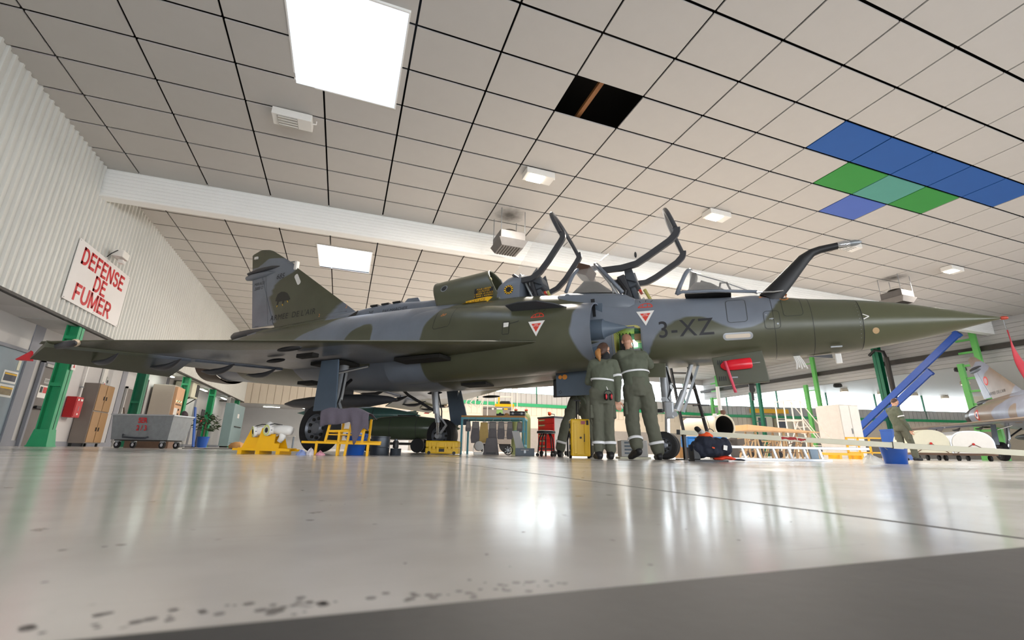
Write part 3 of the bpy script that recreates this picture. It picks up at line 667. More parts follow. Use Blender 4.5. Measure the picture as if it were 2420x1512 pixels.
# fixed screen between the cockpits
F0 = arch(3.74, 2.52, 3.94, 3.06, .50); F1 = arch(4.64, 2.40, 4.14, 3.09, .50)
B().loft([F0, F1], False, False, False).build('mid_screen_glass', m_canopy, jet, smooth=True)
B().tube(F0, .03, 8).tube(F1, .03, 8).tube([F0[7], F1[7]], .05, 8).build('mid_screen_frame', m_grey, jet, smooth=True)
B().loft([sring(s_, 2.05, zt, hw, 3.6, .5, N=48) for s_, zt, hw in ((3.5,2.50,.5),(3.62,2.56,.55),(3.8,2.56,.57),(4.5,2.45,.57),(4.68,2.40,.56),(4.8,2.33,.5))]).build('mid_deck', m_grey, jet, smooth=40)
# coaming and instruments behind the screens
def coaming(s0, z0, sc=1.0):
    g = B().loft([[J(s0+x, w_*math.cos(a), z0+h*math.sin(a)) for a in [math.pi*k/10 for k in range(11)]] for x, w_, h in ((0,.4*sc,.12),(.15,.42*sc,.3*sc),(.35,.4*sc,.26*sc),(.6,.25*sc,.06))], True, True)
    g.build('instrument_coaming', m_hole, jet, smooth=40)
coaming(5.5, 2.26); coaming(3.83, 2.5, 1.1)
B().obox(J(5.62,.1,2.56), (.06,.22,.22), (0,.3,0)).obox(J(5.74,-.05,2.5), (.12,.16,.16), (0,.5,0)).tube([J(5.95,.3,2.3),J(5.98,.3,2.42),J(6.06,.28,2.42),J(6.1,.27,2.3)], .015).build('head_up_display', m_blk, jet)
B().obox(J(3.98,.15,2.95), (.2,.4,.18), (0,.4,0)).obox(J(4.0,-.12,2.85), (.1,.2,.2)).build('equipment_box', M('brown_box', '#4a3325', .5), jet)
# rear bulkhead hump
B().loft([sring(s, 2.3, zt, hw, 2.4, .5, N=40) for s, zt, hw in ((2.38,2.82,.42),(2.48,2.98,.47),(2.62,3.08,.47),(2.8,3.12,.46),(2.9,3.10,.45))]).build('rear_bulkhead', m_grey, jet, smooth=40)
# seats
def seat(s, z, lb):
    p = B().obox(J(s,0,z+.22), (.13,.42,.75), (0,-.28,0)).build('ejection_seat', m_dgrey, jet, bevel=.02, label=lb)
    def sub(b, nm, mt, bv=.01): b.build(nm, mt, p, bevel=bv)
    sub(B().obox(J(s+.05,0,z+.5), (.16,.34,.24), (0,-.28,0)), 'headrest', m_cushion, .03)
    sub(B().prism([J(s-.02,.17,z+.5),J(s+.15,.19,z+.42),J(s+.06,.19,z+.76),J(s-.04,.17,z+.66)], J(0,.03,0)), 'headrest_wing', m_cushion)
    sub(B().prism([J(s-.02,-.17,z+.5),J(s+.15,-.19,z+.42),J(s+.06,-.19,z+.76),J(s-.04,-.17,z+.66)], J(0,-.03,0)), 'headrest_wing', m_cushion)
    sub(B().obox(J(s+.14,0,z+.12), (.08,.36,.5), (0,-.28,0)), 'back_cushion', m_cushion, .02)
    sub(B().obox(J(s+.24,.05,z+.12), (.05,.2,.12), (0,-.5,0)), 'placard', m_white_s, .004)
    sub(B().obox(J(s+.18,.08,z+.3), (.04,.12,.05), (0,-.3,0)), 'warning_tag', m_redpaint, .004)
    sub(B().tube([J(s-.12,.2,z-.1),J(s-.02,.24,z+.3),J(s-.14,.24,z+.5)], .03), 'seat_rail', m_blk, .0)
    sub(B().tube([J(s+.28,.2,z-.1),J(s+.34,.22,z+.1),J(s+.26,.22,z+.28)], .025), 'harness_strap', m_primer, .0)
seat(4.66, 2.22, 'dark ejection seat in the front cockpit'); seat(3.06, 2.42, 'dark ejection seat in the rear cockpit')
for s, z, sc in ((4.42,2.55,1),(2.98,2.72,1)):
    B().tube([J(s-.14,.3,z+.34),J(s-.02,.3,z+.12),J(s+.12,.34,z-.15)], .02).tube([J(s-.1,-.3,z+.3),J(s+.02,-.3,z+.05),J(s+.1,-.3,z-.2)], .018).tube([J(s-.1,.1,z+.36),J(s+.0,.2,z+.2),J(s+.02,.25,z-.1)], .012).build('canopy_jack', m_steel, jet, smooth=True)
# open avionics cover
R = []
for i in range(25):
    u = i/24; r0 = (1.25+(2.57-1.25)*u, 2.56); c0 = (.95+(2.13-.95)*u, 3.25+.09*u); w_ = .47
    R.append([J(r0[0]+(c0[0]-r0[0])*math.sin(math.pi*k/24)**.8, w_*math.cos(math.pi*k/24), r0[1]+(c0[1]-r0[1])*math.sin(math.pi*k/24)**.8) for k in range(25)])
cov = B().loft(R, False, False, False).build('avionics_cover', m_olive, jet, smooth=True, label='large olive cover propped open behind the rear cockpit')
md = cov.modifiers.new('solid', 'SOLIDIFY'); md.thickness = .025
B().add(R[0]+[J(1.3,0,2.75)], [(k, k+1, 25) for k in range(24)]).build('cover_end', m_olive, jet, smooth=True)
B().tube([R[24][16], J(2.5,-.1,2.66)], .012).build('cover_prop', m_steel, jet)
B().tube([J(2.22,.36,3.02),J(2.3,.37,3.03)], .03).build('cover_handle', m_primer, jet, smooth=True)
B().obox(J(2.3,0,2.7), (.5,.55,.2)).build('avionics_bay', m_hole, jet)
# refuelling probe
rp = B().loft([B().circ(J(*p), d, r, 16, r2) for p, d, r, r2 in (((6.55,.24,2.12),(.55,0,.8),.06,.13),((6.78,.24,2.36),(.6,0,.75),.05,.105),((7.03,.24,2.63),(.65,0,.7),.05,.075),((7.13,.24,2.70),(.85,0,.4),.05,.055),((7.22,.24,2.725),(1,0,.12),.045,.05),((7.42,.24,2.745),(1,0,.05),.045,.045))]).build('refuelling_probe', m_blk, jet, smooth=40, label='black bent refuelling probe')
B().lathe([(.046,0),(.05,.01),(.05,.09),(.044,.1),(.044,.13)], J(7.42,.24,2.745), (1,0,.03), 18).build('probe_collar', m_chrome, rp, smooth=30)
B().lathe([(.04,0),(.04,.06),(.03,.1),(.01,.13)], J(7.55,.24,2.749), (1,0,.03), 18).build('probe_tip', m_steel, rp, smooth=30)
B().tube([J(6.4,.2,2.25),J(6.48,.33,2.2),J(6.6,.35,2.18),J(6.72,.33,2.19)], .012).build('probe_base_ring', m_chrome, rp)
# nose cap with hanging flag is a separate cover
# ---- access hatch cut into the fuselage side
HS0, HS1, HZ0, HZ1 = 4.50, 4.86, 1.38, 1.82
bm = bmesh.new(); bm.from_mesh(fus.data)
dl = [f for f in bm.faces if -f.calc_center_median().y > .2 and HS0 < f.calc_center_median().x < HS1 and HZ0 < f.calc_center_median().z < HZ1]
bmesh.ops.delete(bm, geom=dl, context='FACES'); bm.to_mesh(fus.data); bm.free()
def mesh_bvh(objs):
    V, P = [], []
    for o_ in objs:
        k = len(V); V += [v.co.copy() for v in o_.data.vertices]; P += [tuple(i+k for i in p.vertices) for p in o_.data.polygons]
    return BVHTree.FromPolygons(V, P)
bvh = mesh_bvh([fus, nac]); bvh_fin = mesh_bvh([fin, [c for c in jet.children if c.name.startswith('rudder')][0], [c for c in jet.children if c.name.startswith('fin_tip')][0]])
spine = [c for c in jet.children if c.name.startswith('dorsal_spine')][0]; radome = [c for c in jet.children if c.name.startswith('radome')][0]
bvh_sp = mesh_bvh([spine, fus]); bvh_cov = mesh_bvh([cov]); bvh_nose = mesh_bvh([radome, fus])
bvh_bk = mesh_bvh([[c for c in jet.children if c.name.startswith('rear_bulkhead')][0]])
def onside(tree, s, z, off=.004):
    h = tree.ray_cast(Vector((s, -6, z)), Vector((0, 1, 0)))
    return None if h[0] is None else Vector((s, h[0].y-off, z))
def decal_mesh(me, tree, s0, z0, rot=0.0, sx=1.0, off=.004, step=.035):
    bm = bmesh.new(); bm.from_mesh(me); ys = [v.co.y for v in bm.verts]; xs = [v.co.x for v in bm.verts]
    y = min(ys)+step
    while y < max(ys):
        bmesh.ops.bisect_plane(bm, geom=bm.verts[:]+bm.edges[:]+bm.faces[:], plane_co=(0, y, 0), plane_no=(0, 1, 0)); y += step
    ca, sa = math.cos(rot), math.sin(rot); last = Vector((s0, -.6, z0))
    for v in bm.verts:
        x, y_ = v.co.x*sx, v.co.y; s, z = s0+x*ca-y_*sa, z0+x*sa+y_*ca
        p = onside(tree, s, z, off)
        if p is None: p = Vector((s, last.y, z))
        last = p; v.co = p
    bm.to_mesh(me); bm.free(); return me
def decal(name, shape, mat, tree, s0, z0, rot=0.0, sx=1.0, off=.004, parent=None, step=.035, **k):
    """shape: text or list of polygons in (x, y)"""
    if isinstance(shape, str): me = text_mesh(shape, **k)
    else:
        V, Fc = [], []
        for pl in shape: Fc.append(tuple(range(len(V), len(V)+len(pl)))); V += [(x, y, 0) for x, y in pl]
        me = bpy.data.meshes.new(name); me.from_pydata(V, [], Fc)
    decal_mesh(me, tree, s0, z0, rot, sx, off, step); me.materials.clear(); me.materials.append(mat)
    o = bpy.data.objects.new(name, me); C.objects.link(o); o.parent = parent or jet; return o
def disc(r, n=20, cx=0, cy=0, ry=None): return [(cx+r*math.cos(2*math.pi*i/n), cy+(ry or r)*math.sin(2*math.pi*i/n)) for i in range(n)]
def ringp(r0, r1, n=20, cx=0, cy=0):
    A, B_ = disc(r0, n, cx, cy), disc(r1, n, cx, cy); return [[A[i], A[(i+1) % n], B_[(i+1) % n], B_[i]] for i in range(n)]
def stroke(P, w_):   # polyline as quads
    out = []
    for a, b in zip(P, P[1:]):
        d = Vector((b[0]-a[0], b[1]-a[1])).normalized(); n = (-d.y*w_/2, d.x*w_/2)
        out.append([(a[0]+n[0], a[1]+n[1]), (a[0]-n[0], a[1]-n[1]), (b[0]-n[0], b[1]-n[1]), (b[0]+n[0], b[1]+n[1])])
    return out
def rrect(w_, h, r, n=5):
    out = []
    for cx, cy, a0 in ((w_/2-r, h/2-r, 0), (-w_/2+r, h/2-r, 90), (-w_/2+r, -h/2+r, 180), (w_/2-r, -h/2+r, 270)):
        out += [(cx+r*math.cos(math.radians(a0+90*i/n)), cy+r*math.sin(math.radians(a0+90*i/n))) for i in range(n+1)]
    return out
# lettering
decal('code_lettering', '3-XZ', m_letter, bvh, 5.47, 1.74, .0, sx=.92, size=.335, bold=.002, spacing=1.12)
def title(par=None):
    for wd, s0 in (('ARMEE', -3.72), ('DE', -3.14), ("L'AIR", -2.71)): decal('title_word', wd, m_letter, bvh_fin, s0, 3.1, .0, size=.2, spacing=1.1, off=.004, parent=par)
title()
decal('serial_lettering', '685', m_letter, bvh_fin, -3.93, 4.2, .0, size=.2, shear=.1)
decal('type_lettering', 'MIRAGE\n2000 D', m_letter, bvh_fin, -4.72, 4.06, .0, size=.12)
decal('walk_lettering', 'NE', m_letter, bvh_sp, -.62, 2.8, 0, size=.1); decal('walk_lettering', 'PAS MARCHER', m_letter, bvh_sp, .02, 2.78, 0, size=.1)
boar = [[(-.24,.02),(-.2,.12),(-.08,.17),(.05,.15),(.16,.1),(.25,.0),(.3,-.07),(.22,-.1),(.1,-.09),(.08,-.16),(.03,-.16),(.02,-.09),(-.1,-.09),(-.12,-.17),(-.17,-.17),(-.17,-.07),(-.24,-.06)]]
decal('boar_emblem', boar, M('emblem_black', '#20221d', .5), bvh_fin, -3.72, 3.6, 0); decal('boar_tusks', stroke([(.2,-.1),(.24,-.15)], .02)+stroke([(-.13,-.18),(-.16,-.22)], .02)+stroke([(.04,-.17),(.07,-.21)], .02), m_yel, bvh_fin, -3.72, 3.6, 0, off=.006)
decal('tail_marking', [rrect(.12, .34, .05)], m_white_s, bvh_fin, -3.28, 4.02, .62)
decal('fin_joint', stroke([(-4.62,2.96),(-1.5,2.99)], .01), m_letter, bvh_fin, 0, 0, 0)
decal('fin_joint', stroke([(-4.1,2.96),(-4.55,4.4)], .008), m_letter, bvh_fin, 0, 0, 0)
for s0, z0 in ((-2.33,2.98),(-1.55,3.1)): decal('orange_numeral', '2', m_omark, bvh_fin, s0, z0, 0, size=.1)
# ejection triangles and canopy pictograms
for s0, z0, sc in ((3.49,1.81,1.05),(4.955,1.955,1.0)):
    a = .125*sc; decal('warning_triangle', [[(-a,a*.8),(a,a*.8),(0,-a)]], m_wmark, bvh, s0, z0, 0)
    decal('warning_triangle_red', [[(-a*.58,a*.5),(a*.58,a*.5),(0,-a*.5)]], m_redpaint, bvh, s0, z0+.0, 0, off=.006)
    decal('warning_text', 'SIEGE\nEJECTABLE', m_wmark, bvh, s0, z0+.035, 0, size=.022, off=.008)
    z1 = z0+.165*sc
    P = [(-.1,0),(-.06,.045),(0,.07),(.05,.065),(.09,.03),(.1,0),(-.1,0)]
    decal('canopy_pictogram', stroke(P, .014)+stroke([(-.03,.0),(-.035,.06)], .01)+stroke([(.03,0),(.035,.066)], .01), m_redpaint, bvh, s0, z1, 0)
    decal('pictogram_rays', stroke([(-.07,.09),(-.09,.13)], .008)+stroke([(0,.1),(0,.15)], .008)+stroke([(.07,.09),(.1,.13)], .008), m_letter, bvh, s0, z1, 0)
decal('canopy_pictogram', stroke([(-.1,0),(-.07,.05),(.05,.06),(.1,.0),(-.1,0)], .016), m_redpaint, bvh, 3.42, 2.3, 0)
# hatches, plates, small marks
decal('hatch_outline', stroke([(-.17,.2),(-.17,-.17),(-.14,-.2),(.14,-.18),(.17,-.14),(.17,.2)], .007), m_letter, bvh, 1.75, 2.2, 0)
decal('hatch_glyph', stroke([(-.05,-.02),(-.02,.03),(0,-.02),(-.05,-.02)], .008)+stroke([(0,.01),(.05,.02),(.03,-.02),(0,.0)], .008), m_omark, bvh, 1.73, 2.26, 0)
for s0, z0, w_, h in ((6.13,1.95,.24,.34),(6.53,1.78,.18,.24),(6.78,1.95,.22,.28)):
    q = rrect(w_, h, .04); decal('hatch_outline', stroke(q+[q[0]], .006), M('seam', '#30332f', .6), bvh, s0, z0, 0)
decal('hatch_latch', [disc(.012), disc(.012, 12, -.06, .06), disc(.012, 12, .06, -.07)]+stroke([(-.03,.0),(.02,.005)], .012), m_steel, bvh, 6.53, 1.79, 0)
q = rrect(.36, .095, .045); decal('strip_light', [q], m_gear, bvh, 6.11, 1.595, .0); decal('strip_light_panel', [rrect(.3, .05, .02)], m_cream, bvh, 6.11, 1.595, 0, off=.007)
decal('stain_disc', [disc(.035)], m_tan, bvh_nose, 7.62, 1.56, 0); decal('nose_mark', stroke([(-.04,.035),(.02,0),(-.04,-.03)], .012), m_wmark, bvh_nose, 7.55, 1.735, 0)
decal('nose_rivets', [disc(.004, 6, 0, .22-.045*k) for k in range(11)], m_steel, bvh_nose, 7.47, 1.72, 0)
decal('ring_mark', ringp(.05, .065), m_omark, bvh, 6.72, 2.13, 0); decal('nose_slot', [[(-.07,0),(.05,.01),(.05,.03),(-.07,.03)]], m_omark, bvh, 6.5, 2.13, 0)
B().obox(J(2.99,1.11,1.86), (.085,.02,.17)).build('step_recess', m_white_s, jet, bevel=.005); q = rrect(.11, .2, .01); decal('hatch_outline', stroke(q+[q[0]], .008)+stroke([(.055,.06),(.2,.085),(.2,.1)], .01), m_letter, bvh, 2.99, 1.86, 0)
decal('formation_light', [disc(.02)], m_wmark, bvh, 2.9, 1.66, 0)
# cover markings
arrow = [[(-.27,-.045),(.16,-.03),(.16,-.06),(.28,.015),(.16,.075),(.16,.05),(-.27,.03)]]
decal('rescue_arrow', arrow, m_yel, bvh_cov, 2.12, 2.615, .05, off=.006); decal('rescue_lettering', 'SAUVETAGE', m_letter, bvh_cov, 2.05, 2.605, .05, size=.075, off=.009)
decal('rescue_placard', [[(-.19,-.1),(.19,-.1),(.19,.08),(-.19,.1)]], m_blk, bvh_cov, 2.21, 2.76, .03, off=.006)
decal('placard_lettering', 'POUR LIBERER\nLES PILOTES\n1 BRISER LA GLACE\n2 TIRER L ANNEAU', m_yel, bvh_cov, 2.21, 2.76, .03, size=.045, off=.01)
decal('cover_port_rim', [disc(.075)], m_steel, bvh_cov, 1.32, 2.98, 0, off=.006); decal('cover_port', [disc(.055)], m_blk, bvh_cov, 1.32, 2.98, 0, off=.01)
for k in range(12): 
    a = math.pi*2*k/12; decal('hazard_ring', [[(.05*math.cos(a),.05*math.sin(a)),(.085*math.cos(a),.085*math.sin(a)),(.085*math.cos(a+.3),.085*math.sin(a+.3)),(.05*math.cos(a+.3),.05*math.sin(a+.3))]], m_yel, bvh_bk, 2.7, 2.74, 0, off=.006)
decal('hazard_disc', [disc(.088)], m_blk, bvh_bk, 2.7, 2.74, 0)
# open access hatch
rim = stroke(rrect(HS1-HS0+.03, HZ1-HZ0+.03, .08)+[rrect(HS1-HS0+.03, HZ1-HZ0+.03, .08)[0]], .035)
bvh2 = bvh
decal('hatch_rim', rim, m_primer, bvh, (HS0+HS1)/2, (HZ0+HZ1)/2, 0, off=.008)
b = B()
b.add([J(HS0-.05,.5,HZ0-.04),J(HS1+.05,.5,HZ0-.04),J(HS1+.05,.5,HZ1+.04),J(HS0-.05,.5,HZ1+.04),J(HS0-.05,.18,HZ0-.04),J(HS1+.05,.18,HZ0-.04),J(HS1+.05,.18,HZ1+.04),J(HS0-.05,.18,HZ1+.04)], [(4,5,6,7),(0,1,5,4),(1,2,6,5),(2,3,7,6),(3,0,4,7)])
hb = b.build('equipment_bay', M('bay_green', '#5d7a68', .5, 0, .3, 12), jet)
for s0, z0, w_, h, mt in ((4.58,1.6,.08,.2,m_blk),(4.6,1.45,.14,.1,m_tan),(4.78,1.48,.12,.14,m_gear),(4.8,1.72,.1,.1,m_tan)): B().obox(J(s0,.3,z0), (w_,.2,h)).build('equipment_module', mt, hb, bevel=.01)
B().obox(J(4.7,.24,1.66), (.13,.06,.1)).build('work_lamp', M('green_work_light', '#c8ffd8', .5, emit=5), hb)
for k in range(4): B().tube([J(4.53+.05*k,.36,1.8),J(4.55+.06*k,.42,1.6),J(4.6+.04*k,.4,1.42)], .008).build('cable', m_blk, hb)

# ---- landing gear
def wheel(c, r, wd, nm='wheel', hub=True):
    c = Vector(c); t = B().lathe([(r*.58,-wd*.5),(r*.86,-wd*.5),(r*.97,-wd*.36),(r,-wd*.12),(r,wd*.12),(r*.97,wd*.36),(r*.86,wd*.5),(r*.58,wd*.5),(r*.56,wd*.2),(r*.56,-wd*.2),(r*.58,-wd*.5)], c, (0,1,0), 40, False).build(nm, m_tyre, jet, smooth=35)
    B().lathe([(r*.6,-wd*.42),(r*.56,-wd*.44),(r*.5,-wd*.3),(r*.3,-wd*.22),(r*.22,-wd*.4),(r*.1,-wd*.44),(.0005,-wd*.44)], c, (0,1,0), 32, False).build('wheel_rim', m_wheel, t, smooth=25)
    B().lathe([(r*.58,wd*.3),(r*.3,wd*.2),(r*.2,wd*.4),(.0005,wd*.4)], c, (0,1,0), 24, False).build('wheel_rim', m_wheel, t, smooth=25)
    for k in range(9):
        a = 2*math.pi*k/9; p = c+Vector((r*.4*math.cos(a), -wd*.27, r*.4*math.sin(a)))
        B().cyl(p, p+Vector((0,-.02,0)), r*.07, n=10).build('rim_hole', m_hole, t)
    return t
wheel(J(.03,1.7,.375), .375, .24); wheel(J(.03,-1.7,.375), .375, .24)
wheel(J(5.02,.115,.19), .19, .12, 'nose_wheel'); wheel(J(5.02,-.115,.19), .19, .12, 'nose_wheel')
for sg in (1, -1):
    g = B().cyl(J(.0,sg*1.32,1.5), J(.04,sg*1.42,.85), .075, n=18).cyl(J(.04,sg*1.42,.95), J(.05,sg*1.48,.66), .06, n=18).build('main_gear_leg', m_gear, jet, smooth=40)
    B().cyl(J(.05,sg*1.46,.75), J(.04,sg*1.53,.4), .042, n=14).build('oleo_piston', m_chrome, g, smooth=40)
    B().cyl(J(.03,sg*1.5,.375), J(.03,sg*1.72,.375), .06, n=14).build('axle', m_gear, g, smooth=40)
    B().bar(J(.1,sg*1.45,.8), J(.26,sg*1.5,.6), .05, .03).bar(J(.26,sg*1.5,.6), J(.1,sg*1.52,.42), .05, .03).build('torque_link', m_gear, g)
    B().tube([J(.0,sg*1.4,.9), J(-.35,sg*.9,1.2), J(-.4,sg*.75,1.3)], .03).build('side_brace', m_blk, g)
    B().tube([J(.08,sg*1.38,1.3),J(.14,sg*1.47,.9),J(.1,sg*1.56,.5)], .014).build('brake_hose', m_blk, g)
    d = B().hexa([J(.1,sg*1.92,.62),J(.58,sg*1.92,.62),J(.58,sg*1.95,.62),J(.1,sg*1.95,.62),J(.0,sg*1.80,1.44),J(.38,sg*1.80,1.44),J(.38,sg*1.83,1.44),J(.0,sg*1.83,1.44)]).build('gear_door', m_slate, jet, bevel=.01, label='slate blue main gear door hanging down')
    B().tube([J(.3,sg*1.84,1.2),J(.6,sg*1.4,1.38)], .02).build('door_rod', m_chrome, d)
# nose gear
g = B().cyl(J(5.08,0,1.34), J(5.09,0,.66), .07, n=18).build('nose_gear_leg', m_gear, jet, smooth=40)
B().cyl(J(5.085,0,.68), J(5.06,0,.3), .038, n=16).build('oleo_piston', m_chrome, g, smooth=40)
B().obox(J(5.13,.09,.68), (.12,.1,.24)).build('steering_unit', m_gear, g, bevel=.02)
B().cyl(J(5.2,.06,.62), J(5.2,.14,.62), .035, n=14).cyl(J(5.06,.07,.83), J(5.06,.13,.83), .035, n=14).build('pivot', m_gear, g, smooth=40)
B().obox(J(5.04,0,.31), (.16,.16,.05)).bar(J(5.05,-.16,.19), J(5.05,.16,.19), .05).build('fork', m_gear, g, bevel=.01)
B().cyl(J(5.22,.04,.68), J(5.34,.02,.95), .05, n=14).cyl(J(5.34,.02,.95), J(5.47,0,1.34), .032, n=12).build('drag_strut', m_gear, g, smooth=40)
B().bar(J(5.3,-.08,.66), J(5.56,-.1,1.34), .035).build('drag_link', m_steel, g)
for k in range(3): B().tube([J(5.13,.06+.02*k,1.3),J(5.16+.02*k,.1,1.0),J(5.12,.1,.85),J(5.17,.08,.75)], .008, 6).build('hydraulic_hose', m_blk, g)
B().obox(J(5.0,.18,.66), (.1,.12,.05)).build('taxi_lamp', m_blk, g, bevel=.01)
d = B().obox(J(4.98,.34,1.22), (.34,.03,.2), (0,.05,0)).build('nose_gear_door', m_olive, jet, bevel=.006)
d = B().hexa([J(3.52,.36,.9),J(4.1,.36,.9),J(4.1,.38,.9),J(3.52,.38,.9),J(3.5,.34,1.27),J(4.12,.34,1.31),J(4.12,.36,1.31),J(3.5,.36,1.27)]).build('nose_gear_door', m_slate, jet, bevel=.008, label='blue grey nose gear door with two amber lamps')
for s0, r in ((3.585,.03),(3.66,.04)): B().cyl(J(s0,.382,1.19), J(s0,.388,1.19), r, n=18).build('amber_lamp', M('amber_lens', '#d98c3a', .3), d)
for k in range(5): B().cyl(J(3.58+.02*math.cos(k*1.26),.38,.96+.02*math.sin(k*1.26)), J(3.58+.02*math.cos(k*1.26),.384,.96+.02*math.sin(k*1.26)), .006, n=8).build('vent_hole', m_hole, d)
B().obox(J(3.4,-.34,1.12), (.4,.03,.3)).build('nose_gear_door', m_dgrey, jet, bevel=.01)
# chin equipment panel
d = B().hexa([J(5.80,.31,.955),J(6.41,.31,.985),J(6.41,.36,.985),J(5.80,.36,.955),J(5.76,.31,1.34),J(6.37,.31,1.40),J(6.37,.36,1.40),J(5.76,.36,1.34)]).build('chin_panel', M('panel_olive', '#4b4d3c', .4, 0, .1, 4), jet, bevel=.008, label='olive hatch panel hanging below the nose')
for z0 in (1.27, 1.05):
    for k in range(4): B().obox(J(5.83+.025*k,.363,z0), (.009,.012,.06)).build('louvre', m_blk, d)
B().tube([J(6.08,.37,1.22),J(6.33,.37,1.24)], .008).build('handle_rod', m_chrome, d)
B().obox(J(6.0,.365,1.06), (.1,.012,.02)).build('latch', m_steel, d)
B().obox(J(6.2,.2,.93), (.06,.1,.1)).cyl(J(6.2,.27,.9), J(6.2,.3,.9), .035, n=14).obox(J(6.2,.2,.82), (.03,.06,.1)).build('sensor_bracket', m_dark, d)
# small chin fittings
B().obox(J(7.24,.02,1.29), (.07,.03,.13)).build('chin_blade', m_white_s, jet, bevel=.01); B().prism([J(6.9,.0,1.34),J(7.18,.0,1.3),J(7.18,.0,1.35)], J(0,.02,0)).build('chin_strake', m_dgrey, jet)
for k in range(5): B().tube([J(6.75+.015*k,.05,1.35),J(6.77+.02*k,.06,1.26),J(6.76+.03*k,.07,1.17+.02*(k % 2))], .01, 6).build('rag_strip', m_white_s, jet)
B().box(7.14, 7.26, -.25, -.22, 1.395, 1.41).build('nose_vane', m_steel, jet)
B().cyl(J(8.82,0,1.653), J(8.9,0,1.650), .011, .01, n=10).build('pitot_tube', m_steel, jet)
# covers with flags (separate things)
t = thing('pitot_cover', 'red nose probe cap with a long hanging red flag', 'cover', (JX, JY, 0), JPSI); t.scale = (JS, JS, JS)
B().lathe([(.018,0),(.022,.02),(.02,.055),(.006,.07)], J(8.855,0,1.652), (1,0,-.03), 14).build('cap', M('red_cap', '#b4412c', .3, .2), t, smooth=40)
B().tube([J(8.875,0,1.64),J(8.875,.0,1.58),J(8.873,.02,1.5)], .003, 6).build('wire', m_steel, t)
R = []
for i in range(21):
    u = i/20; w_ = .02+.1*min(1, u*1.2); c = J(8.873, .02+.05*u, 1.5-.8*u)+Vector((.03*u, .03*math.sin(u*6), 0))
    ax = Vector((.75, .65, .0)).normalized(); R.append([c-ax*w_*.6+Vector((.012*math.sin(u*9),.0,0)), c+Vector((0,-.02*math.sin(u*7+1),0)), c+ax*w_+Vector((0,.012*math.sin(u*8),0))])
o = B().loft(R, False, False, False).build('flag', M('red_flag', '#c0313d', .7, 0, .2, 8), t, smooth=True); md = o.modifiers.new('s', 'SOLIDIFY'); md.thickness = .004
t = thing('sensor_cover', 'glossy red sensor cover with a pink hanging ribbon', 'cover', (JX, JY, 0), JPSI); t.scale = (JS, JS, JS)
R = []
for s, r in ((5.86,.02),(5.9,.06),(6.0,.07),(6.12,.072),(6.22,.07),(6.235,.05)): R.append(B().circ(J(s,.40,1.215+.06*(s-5.9)), (1,0,.05), r*.5, 16, r))
B().loft(R).build('shell', M('red_gloss', '#e0162b', .22, 0, .05, 4), t, smooth=40)
o = B().loft([[J(5.9+.012*k,.45,1.27-.06*k),J(5.935+.012*k,.455+.004*math.sin(k),1.27-.06*k)] for k in range(8)], False, False, False).build('ribbon', M('pink_ribbon', '#e5556b', .6), t, smooth=True); md = o.modifiers.new('s', 'SOLIDIFY'); md.thickness = .003
# ================================================================== PEOPLE
from mathutils import noise as mnoise
def bake(b, vox, fold=0.0, fs=9.0, seed=0.0, smooth_it=3):
    me = b.mesh('tmp'); o = bpy.data.objects.new('tmp', me); C.objects.link(o)
    md = o.modifiers.new('r', 'REMESH'); md.mode = 'VOXEL'; md.voxel_size = vox
    md = o.modifiers.new('s', 'SMOOTH'); md.iterations = smooth_it; md.factor = .5
    out = bpy.data.meshes.new_from_object(o.evaluated_get(bpy.context.evaluated_depsgraph_get()))
    bpy.data.objects.remove(o); bpy.data.meshes.remove(me)
    if fold:
        ns = [v.normal.copy() for v in out.vertices]
        for v, n in zip(out.vertices, ns):
            q = v.co; a = mnoise.noise(Vector((q.x*fs+seed, q.y*fs, q.z*fs*.55)))+.5*mnoise.noise(Vector((q.x*fs*2.3, q.y*fs*2.3+seed, q.z*fs*1.9)))
            v.co = q+n*fold*a
    for p in out.polygons: p.use_smooth = True
    return out
def obj_from(me, name, mat, parent):
    me.materials.clear(); me.materials.append(mat); me.name = name
    o = bpy.data.objects.new(name, me); C.objects.link(o); o.parent = parent; return o
def capsule(b, p0, p1, r0, r1, n=12):
    p0 = Vector(p0); p1 = Vector(p1); d = (p1-p0); L = d.length
    if L < 1e-5: return b.ball(p0, r0)
    d /= L; R = []
    for k in range(1, 5): a = math.pi/2*k/5; R.append((p0-d*r0*math.cos(a), r0*math.sin(a)))
    R += [(p0+d*L*u, r0+(r1-r0)*u) for u in (0, .33, .66, 1)]
    for k in range(4, 0, -1): a = math.pi/2*k/5; R.append((p1+d*r1*math.cos(a), r1*math.sin(a)))
    return b.loft([b.circ(c, d, max(r, .001), n) for c, r in R])
def chain(b, P, r, n=12):
    for i in range(len(P)-1): capsule(b, P[i], P[i+1], r[i], r[i+1], n)
    return b
m_skin = M('skin', '#c99a80', .55, 0, .08, 14); m_coverall = M('olive_work_cloth', '#5a5f50', .85, 0, .14, 10, .25, 220)
m_trouser = M('olive_trouser_cloth', '#5c5d50', .88, 0, .14, 9, .25, 220); m_boot = M('boot_leather', '#17171a', .5, 0, .15, 20)
m_band = M('reflective_band', '#e8e8ea', .35, 0, .04, 20); m_hair = M('brown_hair', '#4a3022', .5, 0, .25, 40); m_pony = M('fair_hair', '#a4703a', .5, 0, .25, 40)
m_shave = M('cropped_hair', '#a5775f', .8, 0, .2, 60); m_collar = M('black_collar', '#1b1c1f', .85)
